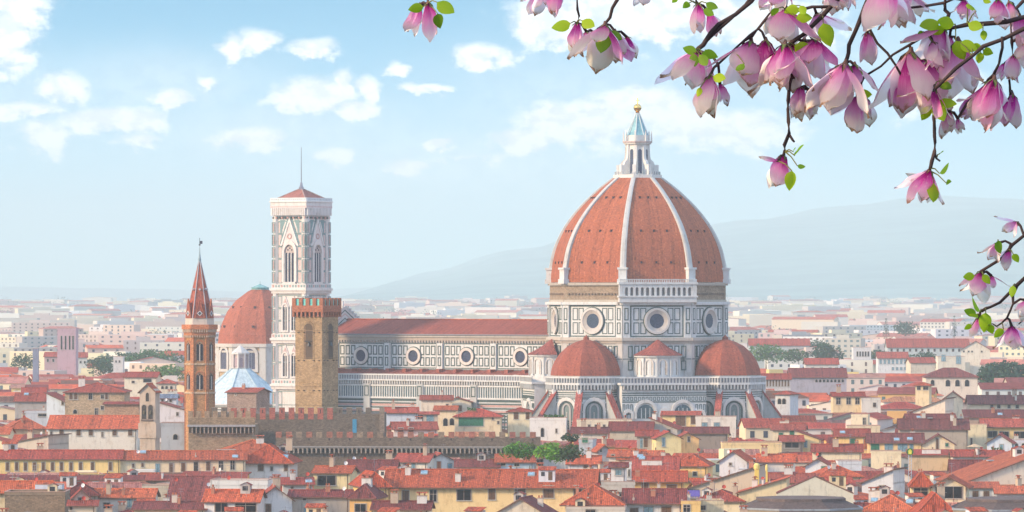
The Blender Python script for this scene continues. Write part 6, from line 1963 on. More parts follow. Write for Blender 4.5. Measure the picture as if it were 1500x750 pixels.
H('hazy white house with small cream windows below the green wood', 182, 229, 552, 29.6, 12, 'F', 1.6, (0.72, 0.66, 0.52), RED, -4, [(195, 558, 4, 3, 'd'), (216, 555, 12, 5, 'd')], yb=570, far=True)
H('hazy cream house with three teal arched windows left of the brick bell tower', 231, 256, 561, 28.6, 9, 'H', 1.2, (0.72, 0.64, 0.50), RED, 0, W_((238, 244, 251), 565, 3.4, 5, 'a'), yb=570, far=True)
H('pale square block among the trees of the hazy green wood', 166, 180, 524, 30, 9, 'T', .5, (0.64, 0.62, 0.60), GRY, 0, W_((170, 175), 528, 2, 3, 'd'), yb=545, far=True)
H('white house with slate-dark dormer windows just left of the brick bell tower', 233, 258, 583, 27.2, 9, 'F', 1.0, (0.64, 0.66, 0.70), (0.2, 0.26, 0.36), 0, W_((238, 244, 250), 585, 3, 4, 'd'), yb=592, bits='cc')
H('bright red roof with white lower wall beside the brick bell tower', 234, 272, 600, 25.6, 10, 'L', 2.2, (0.66, 0.64, 0.66), RED, -4, [(260, 604, 3, 5, 'd')], yb=616, bits='dk')
# ------------------------------------------------------------------ dark cornices at the bottom edge
def cornice_roof(label, pts, Y, py, dep):
    """octagonal slate roof on a dentilled stone cornice"""
    k = F / Y
    px0, px1 = pts
    X = ((px0 + px1) / 2 - 750) / k
    R = (px1 - px0) / 2 / k / math.cos(R_(22.5))
    z = EYE - (py - HOR) / k
    T = thing('corniced_building', label, 'building', (X, Y, 0), 0)
    P = oct_pts(R)
    mb = MB()
    mb.prism([(x * .88, y * .88) for x, y in P], 0, z - 1.9, 'plaster', (0.55, 0.38, 0.16))
    b = mb.build('wall', T)
    mb = MB()
    mb.prism([(x * .93, y * .93) for x, y in P], z - 2.2, z - 1.7, 'weathered_marble', (0.34, 0.25, 0.15))
    mb.prism([(x * .985, y * .985) for x, y in P], z - .9, z - .35, 'weathered_marble', (0.30, 0.24, 0.17))
    mb.prism(P, z - .35, z, 'weathered_marble', (0.30, 0.33, 0.36))
    for kk in range(8):
        a = R_(45 * kk)
        mb.M = face(math.cos(a), math.sin(a), R * .93 * math.cos(R_(22.5)))
        hw = R * .93 * math.sin(R_(22.5))
        corbels(mb, -hw, hw, z - 1.7, .8, .55, .62, .36, 'weathered_marble', (0.46, 0.36, 0.24))
    mb.M = Matrix()
    mb.build('cornice', b)
    mb = MB()
    SL = (0.12, 0.088, 0.085)
    mb.prism([(x * .96, y * .96) for x, y in P], z, z + 1.2, 'rubble_stone', SL, [(x * .72, y * .72) for x, y in P])
    mb.prism([(x * .72, y * .72) for x, y in P], z + 1.2, z + 1.7, 'rubble_stone', (0.16, 0.12, 0.115))
    mb.build('roof', T)
    PLANS.append((X, Y, R, R, 0)); SHIELD.append((px0, px1, Y - R, 760))
cornice_roof('dark roof on a heavy dentilled cornice, at the foot of the blank cream gable', (1084, 1262), 905.0, 742, 12)
cornice_roof('dark slate roof with heavy stone cornice cut off by the right edge', (1392, 1570), 900.0, 743, 12)

# ------------------------------------------------------------------ trees
def leaf_cloud(mb, c, r, n, size, col, rr, squash=.75, mat='foliage'):
    for i in range(n):
        while True:
            p = Vector((rr.uniform(-1, 1), rr.uniform(-1, 1), rr.uniform(-1, 1)))
            if p.length < 1: break
        p = p.normalized() * (p.length ** .45)
        q = Vector((c[0] + p.x * r, c[1] + p.y * r, c[2] + p.z * r * squash))
        s = size * rr.uniform(.6, 1.3)
        a = Vector((rr.uniform(-1, 1), rr.uniform(-1, 1), rr.uniform(-.6, .6))).normalized() * s
        b = Vector((rr.uniform(-1, 1), rr.uniform(-1, 1), rr.uniform(-1, 1))).normalized() * s * .7
        mb.add([q - a, q + b, q + a, q - b], [(0, 1, 2, 3)], mat, rnd_col(col, .35, rr))

def tree(label, px, py, Y, hgt, wid, col, name='tree', n=9, leaves=90, conic=False, group='trees'):
    rr = random.Random(int(px * 7 + py))
    k = F / Y
    X = (px - 750) / k
    top = EYE - (py - HOR) / k
    base = plain(Y)
    T = thing(name, label, 'tree', (X, Y, base), 0, group)
    H_ = top - base
    mb = MB((0.10, 0.075, 0.05))
    mb.tube([(0, 0, -.5), (.2, .1, H_ * .35), (0, 0, H_ * .8)], [max(.3, wid * .05), wid * .035, .08], 7, 'bark', (0.10, 0.075, 0.05))
    for i in range(5):
        a = i * 1.3
        mb.tube([(0, 0, H_ - hgt * .8), (math.cos(a) * wid * .2, math.sin(a) * wid * .2, H_ - hgt * .5), (math.cos(a) * wid * .36, math.sin(a) * wid * .36, H_ - hgt * .3)], [wid * .02, wid * .015, .05], 5, 'bark')
    mb.build('trunk', T)
    mb = MB(col)
    for i in range(n):
        if conic:
            t = i / n
            c = (0, 0, H_ - hgt * (.08 + .9 * t)); r = wid * .5 * (.25 + .75 * t)
        else:
            a = rr.uniform(0, 6.28); q = rr.uniform(0, 1) ** .6
            c = (math.cos(a) * wid * .36 * q, math.sin(a) * wid * .36 * q, H_ - hgt * (.28 + .42 * q * rr.uniform(.5, 1.2)))
            r = wid * rr.uniform(.16, .26)
        leaf_cloud(mb, c, r, leaves, max(.28, r * .16), rnd_col(col, .3, rr), rr)
    mb.build('crown', T)
    PLANS.append((X, Y, wid / 2 * .8, wid / 2 * .8, 0)); SHIELD.append((px - wid * k / 2, px + wid * k / 2, Y, py + hgt * k * .55))
    return T
GD, GM, GL = (0.030, 0.075, 0.038), (0.045, 0.11, 0.035), (0.09, 0.19, 0.04)
tree('bright green bushy tree on the terrace garden, left one of three', 757, 643, 1015, 5.0, 7.0, (0.10, 0.26, 0.035), 'garden_tree', 9, 120, group='terrace garden trees')
tree('darker olive tree in the middle of the terrace garden', 776, 642, 1022, 5.2, 5.6, (0.13, 0.17, 0.04), 'garden_tree', 8, 110, group='terrace garden trees')
tree('light green leafy tree with pinkish tips right of the olive terrace tree', 806, 642, 1010, 5.6, 8.5, (0.14, 0.33, 0.03), 'garden_tree', 10, 130, group='terrace garden trees')
tree('dark grey-green tree at the right end of the terrace garden', 838, 646, 1005, 5.4, 7.0, (0.07, 0.13, 0.045), 'garden_tree', 9, 110, group='terrace garden trees')
tree('tiny dark bush in the gap beside the white tower terrace', 833, 631, 1060, 3.0, 4.0, GD, 'garden_tree', 6, 60)
tree('great dark umbrella pine at the right edge, above the rooftops', 1472, 526, 1950, 12, 24, GD, 'umbrella_pine', 16, 150, group='hazy trees')
tree('round dark tree behind the cream house with teal windows', 1352, 514, 2350, 10, 19, GD, 'tree', 12, 110, group='hazy trees')
tree('pale tree beside the round dark tree and hazy long roof', 1330, 519, 2380, 8, 14, GM, 'tree', 9, 90, group='hazy trees')
tree('bushy dark tree left of the hazy white double-windowed house', 1288, 505, 2550, 13, 17, GD, 'tree', 11, 100, group='hazy trees')
tree('broad dark tree behind the colonnaded pale block', 1208, 504, 2560, 11, 22, GD, 'tree', 12, 100, group='hazy trees')
tree('dark leaning tree right of the lilac hall roof', 1198, 493, 2850, 12, 18, GD, 'tree', 10, 90, group='hazy trees')
tree('light green tree in the clearing behind the lilac halls', 1122, 507, 2650, 8, 26, GL, 'tree', 10, 90, group='hazy trees')
tree('mid green tree at the right of the clearing behind the lilac halls', 1170, 508, 2600, 9, 20, GM, 'tree', 10, 90, group='hazy trees')
tree('hazy dome-shaped tree by the peach block on the horizon', 1325, 471, 3700, 10, 26, GD, 'tree', 10, 80, group='hazy trees')
tree('thin pointed cypress on the right horizon', 1398, 461, 3500, 17, 6, GD, 'cypress', 7, 70, True, group='hazy trees')
tree('shorter cypress left of the dome-shaped horizon tree', 1298, 465, 3500, 15, 6, GD, 'cypress', 7, 70, True, group='hazy trees')
for i, (px, py, Y, h_, w_, c, lab) in enumerate([
    (176, 510, 2480, 12, 22, GD, 'dark tree at the left end of the hazy green wood'),
    (204, 508, 2440, 13, 24, GM, 'tall mid green tree in the middle of the hazy green wood'),
    (224, 507, 2500, 12, 20, GM, 'rounded tree third along the hazy green wood'),
    (246, 510, 2450, 12, 22, GM, 'broad tree at the right end of the hazy green wood'),
    (150, 517, 2380, 12, 14, GD, 'blue-green tree beside the pale square block'),
    (152, 527, 2250, 8, 15, GD, 'low dark tree right of the cream dark-roofed house'),
    (135, 516, 2400, 11, 9, GD, 'slim dark tree between tower block and wood'),
    (232, 534, 2150, 6, 14, GL, 'bright lime tree in front of the hazy wood'),
    (254, 534, 2120, 6, 17, GL, 'bright yellow-green tree touching the brick bell tower'),
    (36, 516, 2400, 9, 17, GD, 'dark tree left of the slim chimney stacks'),
    (197, 585, 1500, 4, 6, GM, 'small roof-top tree behind the tan brick wing')]):
    tree(lab, px, py, Y, h_, w_, c, 'tree', 9, 90, group='trees of the hazy wood')
def lawn():
    mb = MB()
    Y0, Y1 = 2060, 2340
    a, b = (195 - 750) / F * Y0, (268 - 750) / F * Y0
    mb.box(a, b, Y0, Y1, 11.0, 12.0, 'foliage', (0.12, 0.28, 0.08))
    o = mb.build('meadow'); o['kind'] = 'structure'
    mb = MB()
lawn()

# ------------------------------------------------------------------ procedural town: fills every gap between the placed buildings
frng = random.Random(77)
WALLS = [CREAM, CREAM, CREAM, WHT, WHT, YEL, YEL, BEI, GRY, (0.70, 0.66, 0.60), (0.66, 0.58, 0.50), OCH]
WNAME = {CREAM: 'cream', WHT: 'white', YEL: 'yellow', BEI: 'beige', GRY: 'grey', (0.70, 0.66, 0.60): 'off-white', (0.66, 0.58, 0.50): 'dusty beige', OCH: 'ochre'}
BRN = (0.20, 0.085, 0.055)
PAL = (0.46, 0.19, 0.10)
ROOFS = [ORG, ORG, RED, RED, DRK, FADE, BRN, PAL]
RNAME = {ORG: 'orange', RED: 'red', DRK: 'dark brown-red', FADE: 'faded pink-brown', BRN: 'old brown', PAL: 'pale orange'}
def blocked(x, y, r):
    for cx, cy, hw, hd, a in PLANS:
        dx, dy = x - cx, y - cy
        if abs(dx) > hw + hd + r or abs(dy) > hw + hd + r: continue
        c, s = math.cos(-a), math.sin(-a)
        u, v = dx * c - dy * s, dx * s + dy * c
        if abs(u) < hw + r * .72 and abs(v) < hd + r * .72: return True
    return False
def max_top(x, y, hw):
    """highest roof that does not hide a placed building behind it"""
    k = F / y
    p0, p1 = 750 + (x - hw) * k, 750 + (x + hw) * k
    lim = 99.0
    for a, b, Y, yb in SHIELD:
        if y < Y and p1 > a + 1 and p0 < b - 1:
            lim = min(lim, EYE - (yb + 1 - HOR) / k)
    return lim
FAR = []
cands = []
y = 850.0
row = 0
while y < 2250:
    step = 15.5 if y < 1500 else 19
    half = y * 0.1056 + 8
    x = -half - frng.uniform(0, 8)
    while x < half:
        wdt = frng.uniform(9, 17) if y < 1500 else frng.uniform(12, 24)
        cx, cy = x + wdt / 2, y + frng.uniform(-3.5, 3.5)
        dd = frng.uniform(9, 13)
        yaw = frng.choice((-9, -4, 0, 3, 7, -22, 18, -14)) + frng.uniform(-3, 3)
        z = frng.gauss(19.5, 2.0) if y < 1500 else frng.gauss(19, 3)
        rise = frng.uniform(1.2, 2.3)
        if not blocked(cx, cy + dd / 2, 4.0) and not (cy > 1300 and 455 < 750 + cx * F / cy < 1140 and cy > 1560 and False):
            zt = min(z + rise, max_top(cx, cy, wdt / 2)) if cy < 2400 else z + rise
            z = zt - rise
            if z > 7:
                cands.append((cy, cx, wdt, dd, yaw, z, rise))
        x += wdt + frng.uniform(.3, 2.0)
    y += step
    row += 1

def visible(c):
    """rough test: is this roof hidden by the cathedral group or far outside the frame"""
    cy, cx, w_, d_, *_ = c
    px = 750 + cx * F / cy
    if px < -30 or px > 1530: return False
    if cy > 1390 and 500 < px < 1100: return False
    return True
cands = [c for c in cands if visible(c)]
cands.sort(key=lambda c: c[0])
NTHINGS = max(0, 292 - len(HOUSES))
FLAND = [(HOUSES[i]['px'], HOUSES[i]['py'], HOUSES[i]['label']) for i in range(len(HOUSES))]
PROC = []
for i, (cy, cx, w_, d_, yaw, z, rise) in enumerate(cands):
    wc = frng.choice(WALLS); rc = frng.choice(ROOFS)
    kind = frng.choices('FGHSLRT', (5, 2, 3, 1.3, .6, .6, 1.0))[0]
    k = F / cy
    if i < NTHINGS:
        nw = max(1, int(w_ / frng.uniform(3, 5)))
        st = frng.choice('sdwdsgbd')
        rows = [(frng.uniform(.7, 1.3), nw, frng.uniform(.9, 1.3), frng.uniform(1.3, 1.9), st)]
        if frng.random() < .55: rows.append((rows[0][0] + 3.4, nw, rows[0][2], 1.7, st))
        bits = ''.join(frng.choice('ccdakvmhvw') for _ in range(frng.choice((1, 1, 2, 2, 3))))
        far = cy > 1150
        px = 750 + cx * k
        wcol = rnd_col(wc, .1, frng); rcol = rnd_col(rc, .14, frng)
        T = house('-', px - w_ * k / 2 * math.cos(R_(yaw)), px + w_ * k / 2 * math.cos(R_(yaw)), 0, z, d_, kind, rise, wcol, rcol, yaw, (), rows, bits, Y=cy, far=far, plan=False, sidewins=not far, name='house')
        PROC.append((T, px, HOR + (EYE - z) * k, WNAME[wc], RNAME[rc], kind, nw, st, bits))
    else:
        FAR.append((cx, cy, w_, d_, yaw, z, rise, wc, rc, kind if kind in 'FGHT' else 'F'))

# names for the filler houses: look first, then the placed building they stand next to
KN = {'F': 'ridge roof', 'G': 'gable roof', 'H': 'hipped roof', 'S': 'lean-to roof', 'L': 'left-sloping roof', 'R': 'right-sloping roof', 'T': 'flat roof'}
SN = {'s': 'brown-shuttered', 'd': 'dark', 'w': 'pale-framed', 'g': 'green-shuttered', 'b': 'blue-shuttered'}
short = []
for px, py, lab in FLAND:
    s = lab.split(',')[0].split(' with ')[0].split(' under ')[0]
    wds = s.split()
    short.append((px, py, ' '.join(wds[:8])))
used = set(h['label'] for h in HOUSES if h['label'] != '-')
for T, px, py, wn, rn, kind, nw, st, bits in PROC:
    ds = sorted(((px - a) ** 2 + ((py - b) * 1.6) ** 2, a, b, s) for a, b, s in short)
    done = False
    for _, a, b, s in ds[:7]:
        rel = []
        dx, dy = px - a, py - b
        if abs(dx) > abs(dy) * 1.3: rel = ['right of' if dx > 0 else 'left of']
        else: rel = ['in front of' if dy > 0 else 'behind']
        for e in ('', 'chimneyed ' if 'c' in bits else 'plain ', '%s-windowed ' % SN[st]):
            L = '%s%s house, %s %s, %s the %s' % (e, wn, rn, KN[kind], rel[0], s)
            wl = L.split()
            if len(wl) > 16: wl = wl[:16]
            while wl[-1] in ('with', 'and', 'the', 'a', 'of', 'in', 'to', 'on', 'its', 'at', 'two', 'small', 'little', 'low', 'by'): wl = wl[:-1]
            L = ' '.join(wl)
            if L not in used:
                done = True; break
        if done: break
    used.add(L)
    T['label'] = L
for h in HOUSES:
    for q in ('px', 'py'):
        if q in h: del h[q]

# ------------------------------------------------------------------ the rest of the town as one mass
def far_city():
    mb = MB()
    r2 = random.Random(5)
    def block(cx, cy, w_, d_, yaw, z, rise, wc, rc, kind, base, win):
        M = Matrix.Translation((cx, cy, 0)) @ Matrix.Rotation(R_(yaw), 4, 'Z')
        mb.M = M
        mat = 'far_plaster'
        wc = rnd_col(wc, .1, r2); rc = rnd_col(rc, .15, r2)
        x0, x1 = -w_ / 2, w_ / 2
        mb.add([(x0, 0, base), (x1, 0, base), (x1, d_, base), (x0, d_, base), (x0, 0, z), (x1, 0, z), (x1, d_, z), (x0, d_, z)],
               [(0, 1, 5, 4), (1, 2, 6, 5), (2, 3, 7, 6), (3, 0, 4, 7)], mat, wc)
        a = w_ / 2 + .5; b = .5; zr = z + rise
        rm = 'roof_tiles' if cy < 1600 else 'far_tiles'
        if kind == 'F':
            mb.add([(-a, -b, z - .2), (a, -b, z - .2), (a, d_ / 2, zr), (-a, d_ / 2, zr), (a, d_ + b, z - .2), (-a, d_ + b, z - .2)], [(0, 1, 2, 3), (3, 2, 4, 5)], rm, rc)
            mb.add([(x1, 0, z), (x1, d_, z), (x1, d_ / 2, zr - .1), (x0, 0, z), (x0, d_, z), (x0, d_ / 2, zr - .1)], [(0, 1, 2), (5, 4, 3)], mat, wc)
        elif kind == 'G':
            mb.add([(-a, -b, z - .2), (0, -b, zr), (0, d_ + b, zr), (-a, d_ + b, z - .2), (a, -b, z - .2), (a, d_ + b, z - .2)], [(0, 1, 2, 3), (4, 5, 2, 1)], rm, rc)
            mb.add([(x0, 0, z), (x1, 0, z), (0, 0, zr - .1)], [(0, 1, 2)], mat, wc)
        elif kind == 'H':
            e = max(0, w_ / 2 - d_ / 2)
            mb.add([(-a, -b, z - .2), (a, -b, z - .2), (a, d_ + b, z - .2), (-a, d_ + b, z - .2), (-e, d_ / 2, zr), (e, d_ / 2, zr)], [(0, 1, 5, 4), (1, 2, 5), (2, 3, 4, 5), (3, 0, 4)], rm, rc)
        else:
            mb.add([(x0, 0, z), (x1, 0, z), (x1, d_, z), (x0, d_, z)], [(0, 1, 2, 3)], mat, (0.46, 0.44, 0.43))
            if r2.random() < .6: mb.box(-w_ * .2, w_ * .15, d_ * .3, d_ * .6, z - .1, z + 2.4, mat, wc)
        if win:
            n, fl, ww, wh = win
            c = r2.choice(((0.06, 0.07, 0.10), (0.10, 0.16, 0.18), (0.15, 0.10, 0.09)))
            for j in range(fl):
                for i in range(n):
                    x = x0 + (i + .5) * w_ / n; zz = z - 1.0 - wh - j * 3.4
                    if zz < base: continue
                    mb.add([(x - ww / 2, -.05, zz), (x + ww / 2, -.05, zz), (x + ww / 2, -.05, zz + wh), (x - ww / 2, -.05, zz + wh)], [(0, 1, 2, 3)], 'paint', c)
        mb.M = Matrix()
    for (cx, cy, w_, d_, yaw, z, rise, wc, rc, kind) in FAR:
        block(cx, cy, w_, d_, yaw, z, rise, wc, rc, kind, 0, (max(2, int(w_ / 3.6)), 2, 1.2, 1.8))
    y = 2250.0
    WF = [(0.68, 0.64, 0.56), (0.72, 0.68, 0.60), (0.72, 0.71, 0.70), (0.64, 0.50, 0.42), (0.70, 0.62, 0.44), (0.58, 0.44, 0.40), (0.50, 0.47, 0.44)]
    while y < 13200:
        t = min(1.0, (y - 2250) / 5000)
        sc_ = y / 2600
        half = y * 0.1056 + 15
        x = -half
        while x < half:
            big = r2.random() < .10 + .14 * t
            w_ = (r2.uniform(20, 44) if big else r2.uniform(9, 24)) * min(1.9, sc_ ** .7)
            d_ = r2.uniform(10, 15) * sc_ ** .5
            base = plain(y) if y < 13000 else max(plain(13000), hill_z(x, y))
            px = 750 + x * F / y
            z = base + (r2.uniform(17, 30) if big else r2.uniform(8, 17))
            skip = blocked(x + w_ / 2, y, 4) or (500 < px < 1100 and y < 2900) or r2.random() < .10 + .25 * t or (y > 12000 and r2.random() < .8)
            if y < 3000:
                z = min(z, max_top(x + w_ / 2, y, w_ / 2))
                if z < base + 4: skip = True
            if not skip:
                kind = 'T' if big and r2.random() < .7 or r2.random() < .15 else r2.choice('FFFHG')
                win = None
                if y < 5200:
                    nn = max(2, int(w_ / r2.uniform(3.6, 6.5)))
                    win = (nn, (r2.choice((4, 5, 6)) if big else r2.choice((1, 2, 2, 3))), r2.uniform(1.0, 1.8) * sc_ ** .3, r2.uniform(1.3, 1.9))
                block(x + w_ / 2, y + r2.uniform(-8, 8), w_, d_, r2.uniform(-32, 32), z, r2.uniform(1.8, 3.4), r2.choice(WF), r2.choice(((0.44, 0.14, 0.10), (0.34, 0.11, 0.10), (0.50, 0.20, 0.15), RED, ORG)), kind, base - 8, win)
            x += w_ + r2.uniform(0, 7) * sc_
        y += 22 * sc_ ** .9
    o = mb.build('distant_city')
    o['kind'] = 'stuff'
    o['label'] = 'hazy mass of pale blocks and red roofs stretching to the hills'
    # distant greenery between the blocks
    mb = MB()
    for i in range(300):
        y = 2350 + 9500 * r2.random() ** 1.3
        x = r2.uniform(-1, 1) * (y * .106 + 10)
        base = plain(y) if y < 13000 else hill_z(x, y)
        n = r2.choice((1, 2, 3))
        for j in range(n):
            r = r2.uniform(5, 9) * (y / 3000) ** .6
            leaf_cloud(mb, (x + j * 9, y + r2.uniform(-6, 6), base + r * .9 + 3), r, 60, 1.5, r2.choice((GD, GM, GD)), r2)
    o = mb.build('distant_woods')
    o['kind'] = 'stuff'
    o['label'] = 'far dark green tree clumps scattered between hazy blocks'
far_city()

# ------------------------------------------------------------------ crest pole and other small single things
def crest_pole():
    Y = 990.0
    p = at(1333, 664, Y); k = F / Y
    zt, zb = EYE - (661 - HOR) / k, EYE - (700 - HOR) / k
    T = thing('roof_mast', 'slim lattice mast topped by a green and yellow emblem beside the tan box house', 'mast', (p.x, Y, zb), 0)
    h = zt - zb
    mb = MB()
    for s in (-.3, .3):
        mb.tube([(s, 0, -6), (s, 0, h)], .07, 5, 'metal', (0.6, 0.64, 0.7))
    for i in range(9):
        z = i * h / 9
        mb.tube([(-.3, 0, z), (.3, 0, z + h / 9)], .035, 4, 'metal', (0.6, 0.64, 0.7))
    mb.build('pole', T)
    mb = MB()
    mb.disc(0, h - .1, .72, -.16, .06, 'paint', (0.05, 0.16, 0.05), 14)
    mb.slab([(-.3, h - .6), (.3, h - .6), (.38, h + .1), (0, h + .45), (-.38, h + .1)], -.22, 0, 'paint', (0.72, 0.68, 0.08))
    mb.build('emblem', T)
crest_pole()
def yellow_chimneys():
    for px, w_, y0, y1, lab in ((1108.5, 8, 679, 707, 'tall bright yellow chimney with flared cap, left of the blank cream gable'), (1123, 3.4, 681, 703, 'thin yellow chimney pipe beside the tall bright yellow chimney')):
        Y = 968.0; k = F / Y
        X = (px - 750) / k
        z0, z1 = EYE - (y1 - HOR) / k, EYE - (y0 - HOR) / k
        T = thing('tall_chimney', lab, 'chimney', (X, Y, z0), 0, 'yellow chimneys')
        r = w_ / 2 / k
        mb = MB()
        mb.prism([(-r * .8, -r * .8), (r * .8, -r * .8), (r * .8, r * .8), (-r * .8, r * .8)], -6, z1 - z0 - 1.2, 'plaster', (0.80, 0.58, 0.14))
        mb.build('stack', T)
        mb = MB()
        h = z1 - z0
        mb.lathe([(r * .8, h - 1.3), (r * 1.15, h - 1.0), (r * 1.15, h - .3), (r * .7, h), (r * .3, h + .1)], 10, 'plaster', (0.84, 0.66, 0.22))
        mb.build('cap', T)
yellow_chimneys()
def awning():
    Y = 960.0; k = F / Y
    p0 = at(1004, 718, Y); p1 = at(1025, 728, Y)
    T = thing('violet_awning', 'violet striped awning under the great sweeping red roof', 'awning', ((p0.x + p1.x) / 2, Y, p1.z))
    w_ = (p1.x - p0.x) / 2; h = p0.z - p1.z
    mb = MB()
    mb.add([(-w_, 0, h), (w_, 0, h), (w_, -1.3, .2), (-w_, -1.3, .2), (-w_, 0, h - .06), (w_, 0, h - .06), (w_, -1.3, .14), (-w_, -1.3, .14)],
           [(0, 3, 2, 1), (4, 5, 6, 7), (0, 1, 5, 4), (3, 7, 6, 2), (0, 4, 7, 3), (1, 2, 6, 5)], 'paint', (0.12, 0.09, 0.34))
    for i in range(5):
        x = -w_ + (i + .5) * 2 * w_ / 5
        mb.box(x - .12, x + .12, -1.33, -1.3, -.1, .2, 'paint', (0.2, 0.16, 0.45))
    mb.build('canopy', T)
    mb = MB()
    for s in (-1, 1): mb.tube([(s * w_, 0, .2), (s * w_, -1.3, .17)], .05, 5, 'metal')
    mb.build('arm', T)
awning()
def parasol():
    Y = 1060.0; k = F / Y
    p = at(1428, 651, Y)
    T = thing('parasol', 'small wooden-tan parasol on the terrace by the pale yellow blank wall', 'parasol', (p.x, Y, p.z - 2.6))
    mb = MB(); mb.lathe([(1.9, 2.1), (.05, 2.75)], 10, 'paint', (0.52, 0.38, 0.24)); mb.build('canopy', T)
    mb = MB(); mb.tube([(0, 0, -.6), (0, 0, 2.7)], .06, 6, 'timber', (.3, .2, .12)); mb.build('pole', T)
parasol()
# ------------------------------------------------------------------ magnolia tree beside the viewpoint
def magnolia():
    rr = random.Random(21)
    D = 10.0
    def P(px, py, dy=0.0):
        v = at(px, py, D + dy)
        return v
    T = thing('magnolia_tree', 'blossoming magnolia with drooping pink and white flowers and fresh green leaves', 'tree', (2.7, 10.4, 57.3), 0)
    O = Vector((2.7, 10.4, 57.3))
    BK = (0.055, 0.035, 0.035)
    NODES = []
    def twig(pts, r0, r1, name='branch', wob=.006):
        """pts in picture columns/rows (with depth offset); a knobbly tapered branch"""
        q = [P(*a) if not isinstance(a, Vector) else a for a in pts]
        out = [q[0]]
        for a, b in zip(q, q[1:]):
            n = max(2, int((b - a).length / .05))
            n = min(n, 8)
            for i in range(1, n + 1):
                t = i / n
                out.append(a.lerp(b, t) + Vector((rr.uniform(-1, 1), rr.uniform(-1, 1), rr.uniform(-1, 1))) * (wob if i < n else 0))
        m = len(out)
        rad = [.55 * (r0 + (r1 - r0) * i / (m - 1)) * rr.uniform(.85, 1.2) for i in range(m)]
        mb = MB(BK)
        NODES.extend(out)
        mb.tube([v - O for v in out], rad, 7, 'bark', BK)
        return mb.build(name, T, smooth=True)
    # trunk and boughs, standing on the terrace outside the right edge of the view
    mb = MB(BK)
    tr = [Vector((2.7, 10.4, 57.2)), Vector((2.66, 10.38, 58.2)), Vector((2.72, 10.35, 59.2)), Vector((2.6, 10.3, 60.2)), Vector((2.45, 10.25, 60.9))]
    mb.tube([v - O for v in tr], [.13, .11, .10, .075, .05], 10, 'bark', (0.12, 0.10, 0.09))
    mb.build('trunk', T, smooth=True)
    top1 = Vector((1.9, 10.2, 60.55)); top2 = Vector((0.9, 10.05, 60.35)); top3 = Vector((0.2, 10.0, 60.25)); top4 = Vector((-.25, 9.95, 60.1))
    for pts, r0, r1 in (((tr[3], top1, top2, top3, top4), .05, .012), ((tr[2], Vector((1.9, 10.3, 59.9)), Vector((1.4, 10.1, 59.75))), .045, .012), ((tr[1], Vector((1.9, 10.2, 59.0)), Vector((1.35, 10.0, 59.08))), .035, .010)):
        twig(pts, r0, r1, 'bough', .012)
    tA, tB = Vector((1.4, 10.1, 59.75)), Vector((1.35, 10.0, 59.08))

    def petal_mesh(w_, l, cup, curl, open_, hook):
        """petal hangs down -z from the origin; broad surface faces -y (outside)"""
        mb = MB()
        nu, nv = 9, 14
        ph = rr.uniform(0, 6); tw = rr.uniform(-.5, .5); notch = rr.uniform(0, .5)
        vs = []
        uvs = []
        for j in range(nv):
            v = j / (nv - 1)
            wd = w_ * ((.30 + .70 * math.sin(v / .62 * math.pi / 2)) if v < .62 else math.sqrt(max(.004, 1 - ((v - .62) / .385) ** 2)))
            for i in range(nu):
                u = i / (nu - 1) * 2 - 1
                x = u * wd
                bow = (1 - math.cos(u * 1.25)) * cup * wd
                out = open_ * l * v + curl * l * math.sin(v * math.pi * .9) + hook * l * max(0, v - .75) ** 2 * 4
                rip = math.sin(u * 5 + v * 4 + ph) * .022 * v + math.sin(v * 11 + ph * 2 + u * 2) * .014 * abs(u)
                x = x * (1 + .10 * math.sin(v * 7 + ph) * (1 if u > 0 else -.7)) + tw * .10 * v * v
                z = -l * v * (1 - .10 * u * u * v) + .05 * notch * v ** 6 * (1 - abs(u)) * l
                vs.append((x, -out + bow + rip + tw * u * .10 * v, z))
                uvs.append((u * .5 + .5, v))
        for j in range(nv - 1):
            for i in range(nu - 1):
                f = (j * nu + i, (j + 1) * nu + i, (j + 1) * nu + i + 1, j * nu + i + 1)
                mb.uvs[len(mb.f)] = [uvs[a] for a in f]
                mb.add([vs[a] for a in f], [(0, 1, 2, 3)], 'magnolia_petal', (1, 1, 1))
        me = mb.mesh('petal', True)
        import bmesh
        bm = bmesh.new(); bm.from_mesh(me)
        bmesh.ops.remove_doubles(bm, verts=bm.verts, dist=1e-6)
        bm.to_mesh(me); bm.free()
        return me
    PM = {}
    for k in range(4):
        PM['tight', k] = petal_mesh(.26, 1.0, .80, .08 + .03 * k, .0 + .05 * k, (-.2, .3, .1, -.3)[k])
        PM['wide', k] = petal_mesh(.29, 1.0, .62, .06 + .05 * k, .20 + .10 * k, (-.3, .5, .8, .2)[k])
        PM['loose', k] = petal_mesh(.26, 1.0, .45, .02 + .04 * k, .40 + .16 * k, (.5, -.5, .3, .6)[k])
    lm = MB()
    def leaf_mesh(k):
        mb = MB()
        n = 7
        vs = []
        for j in range(n):
            v = j / (n - 1)
            wd = .26 * math.sin(math.pi * v ** .8) ** .8 + .004
            for u in (-1, 0, 1):
                vs.append((u * wd, -.10 * math.sin(v * 2) * k + abs(u) * wd * .45, -v))
        fs = [(j * 3 + i, (j + 1) * 3 + i, (j + 1) * 3 + i + 1, j * 3 + i + 1) for j in range(n - 1) for i in range(2)]
        mb.add(vs, fs, 'young_leaf', (0.34, 0.52, 0.03) if k else (0.16, 0.32, 0.03))
        return mb.mesh('leaf', True)
    LM = [leaf_mesh(0), leaf_mesh(1), leaf_mesh(1.8)]
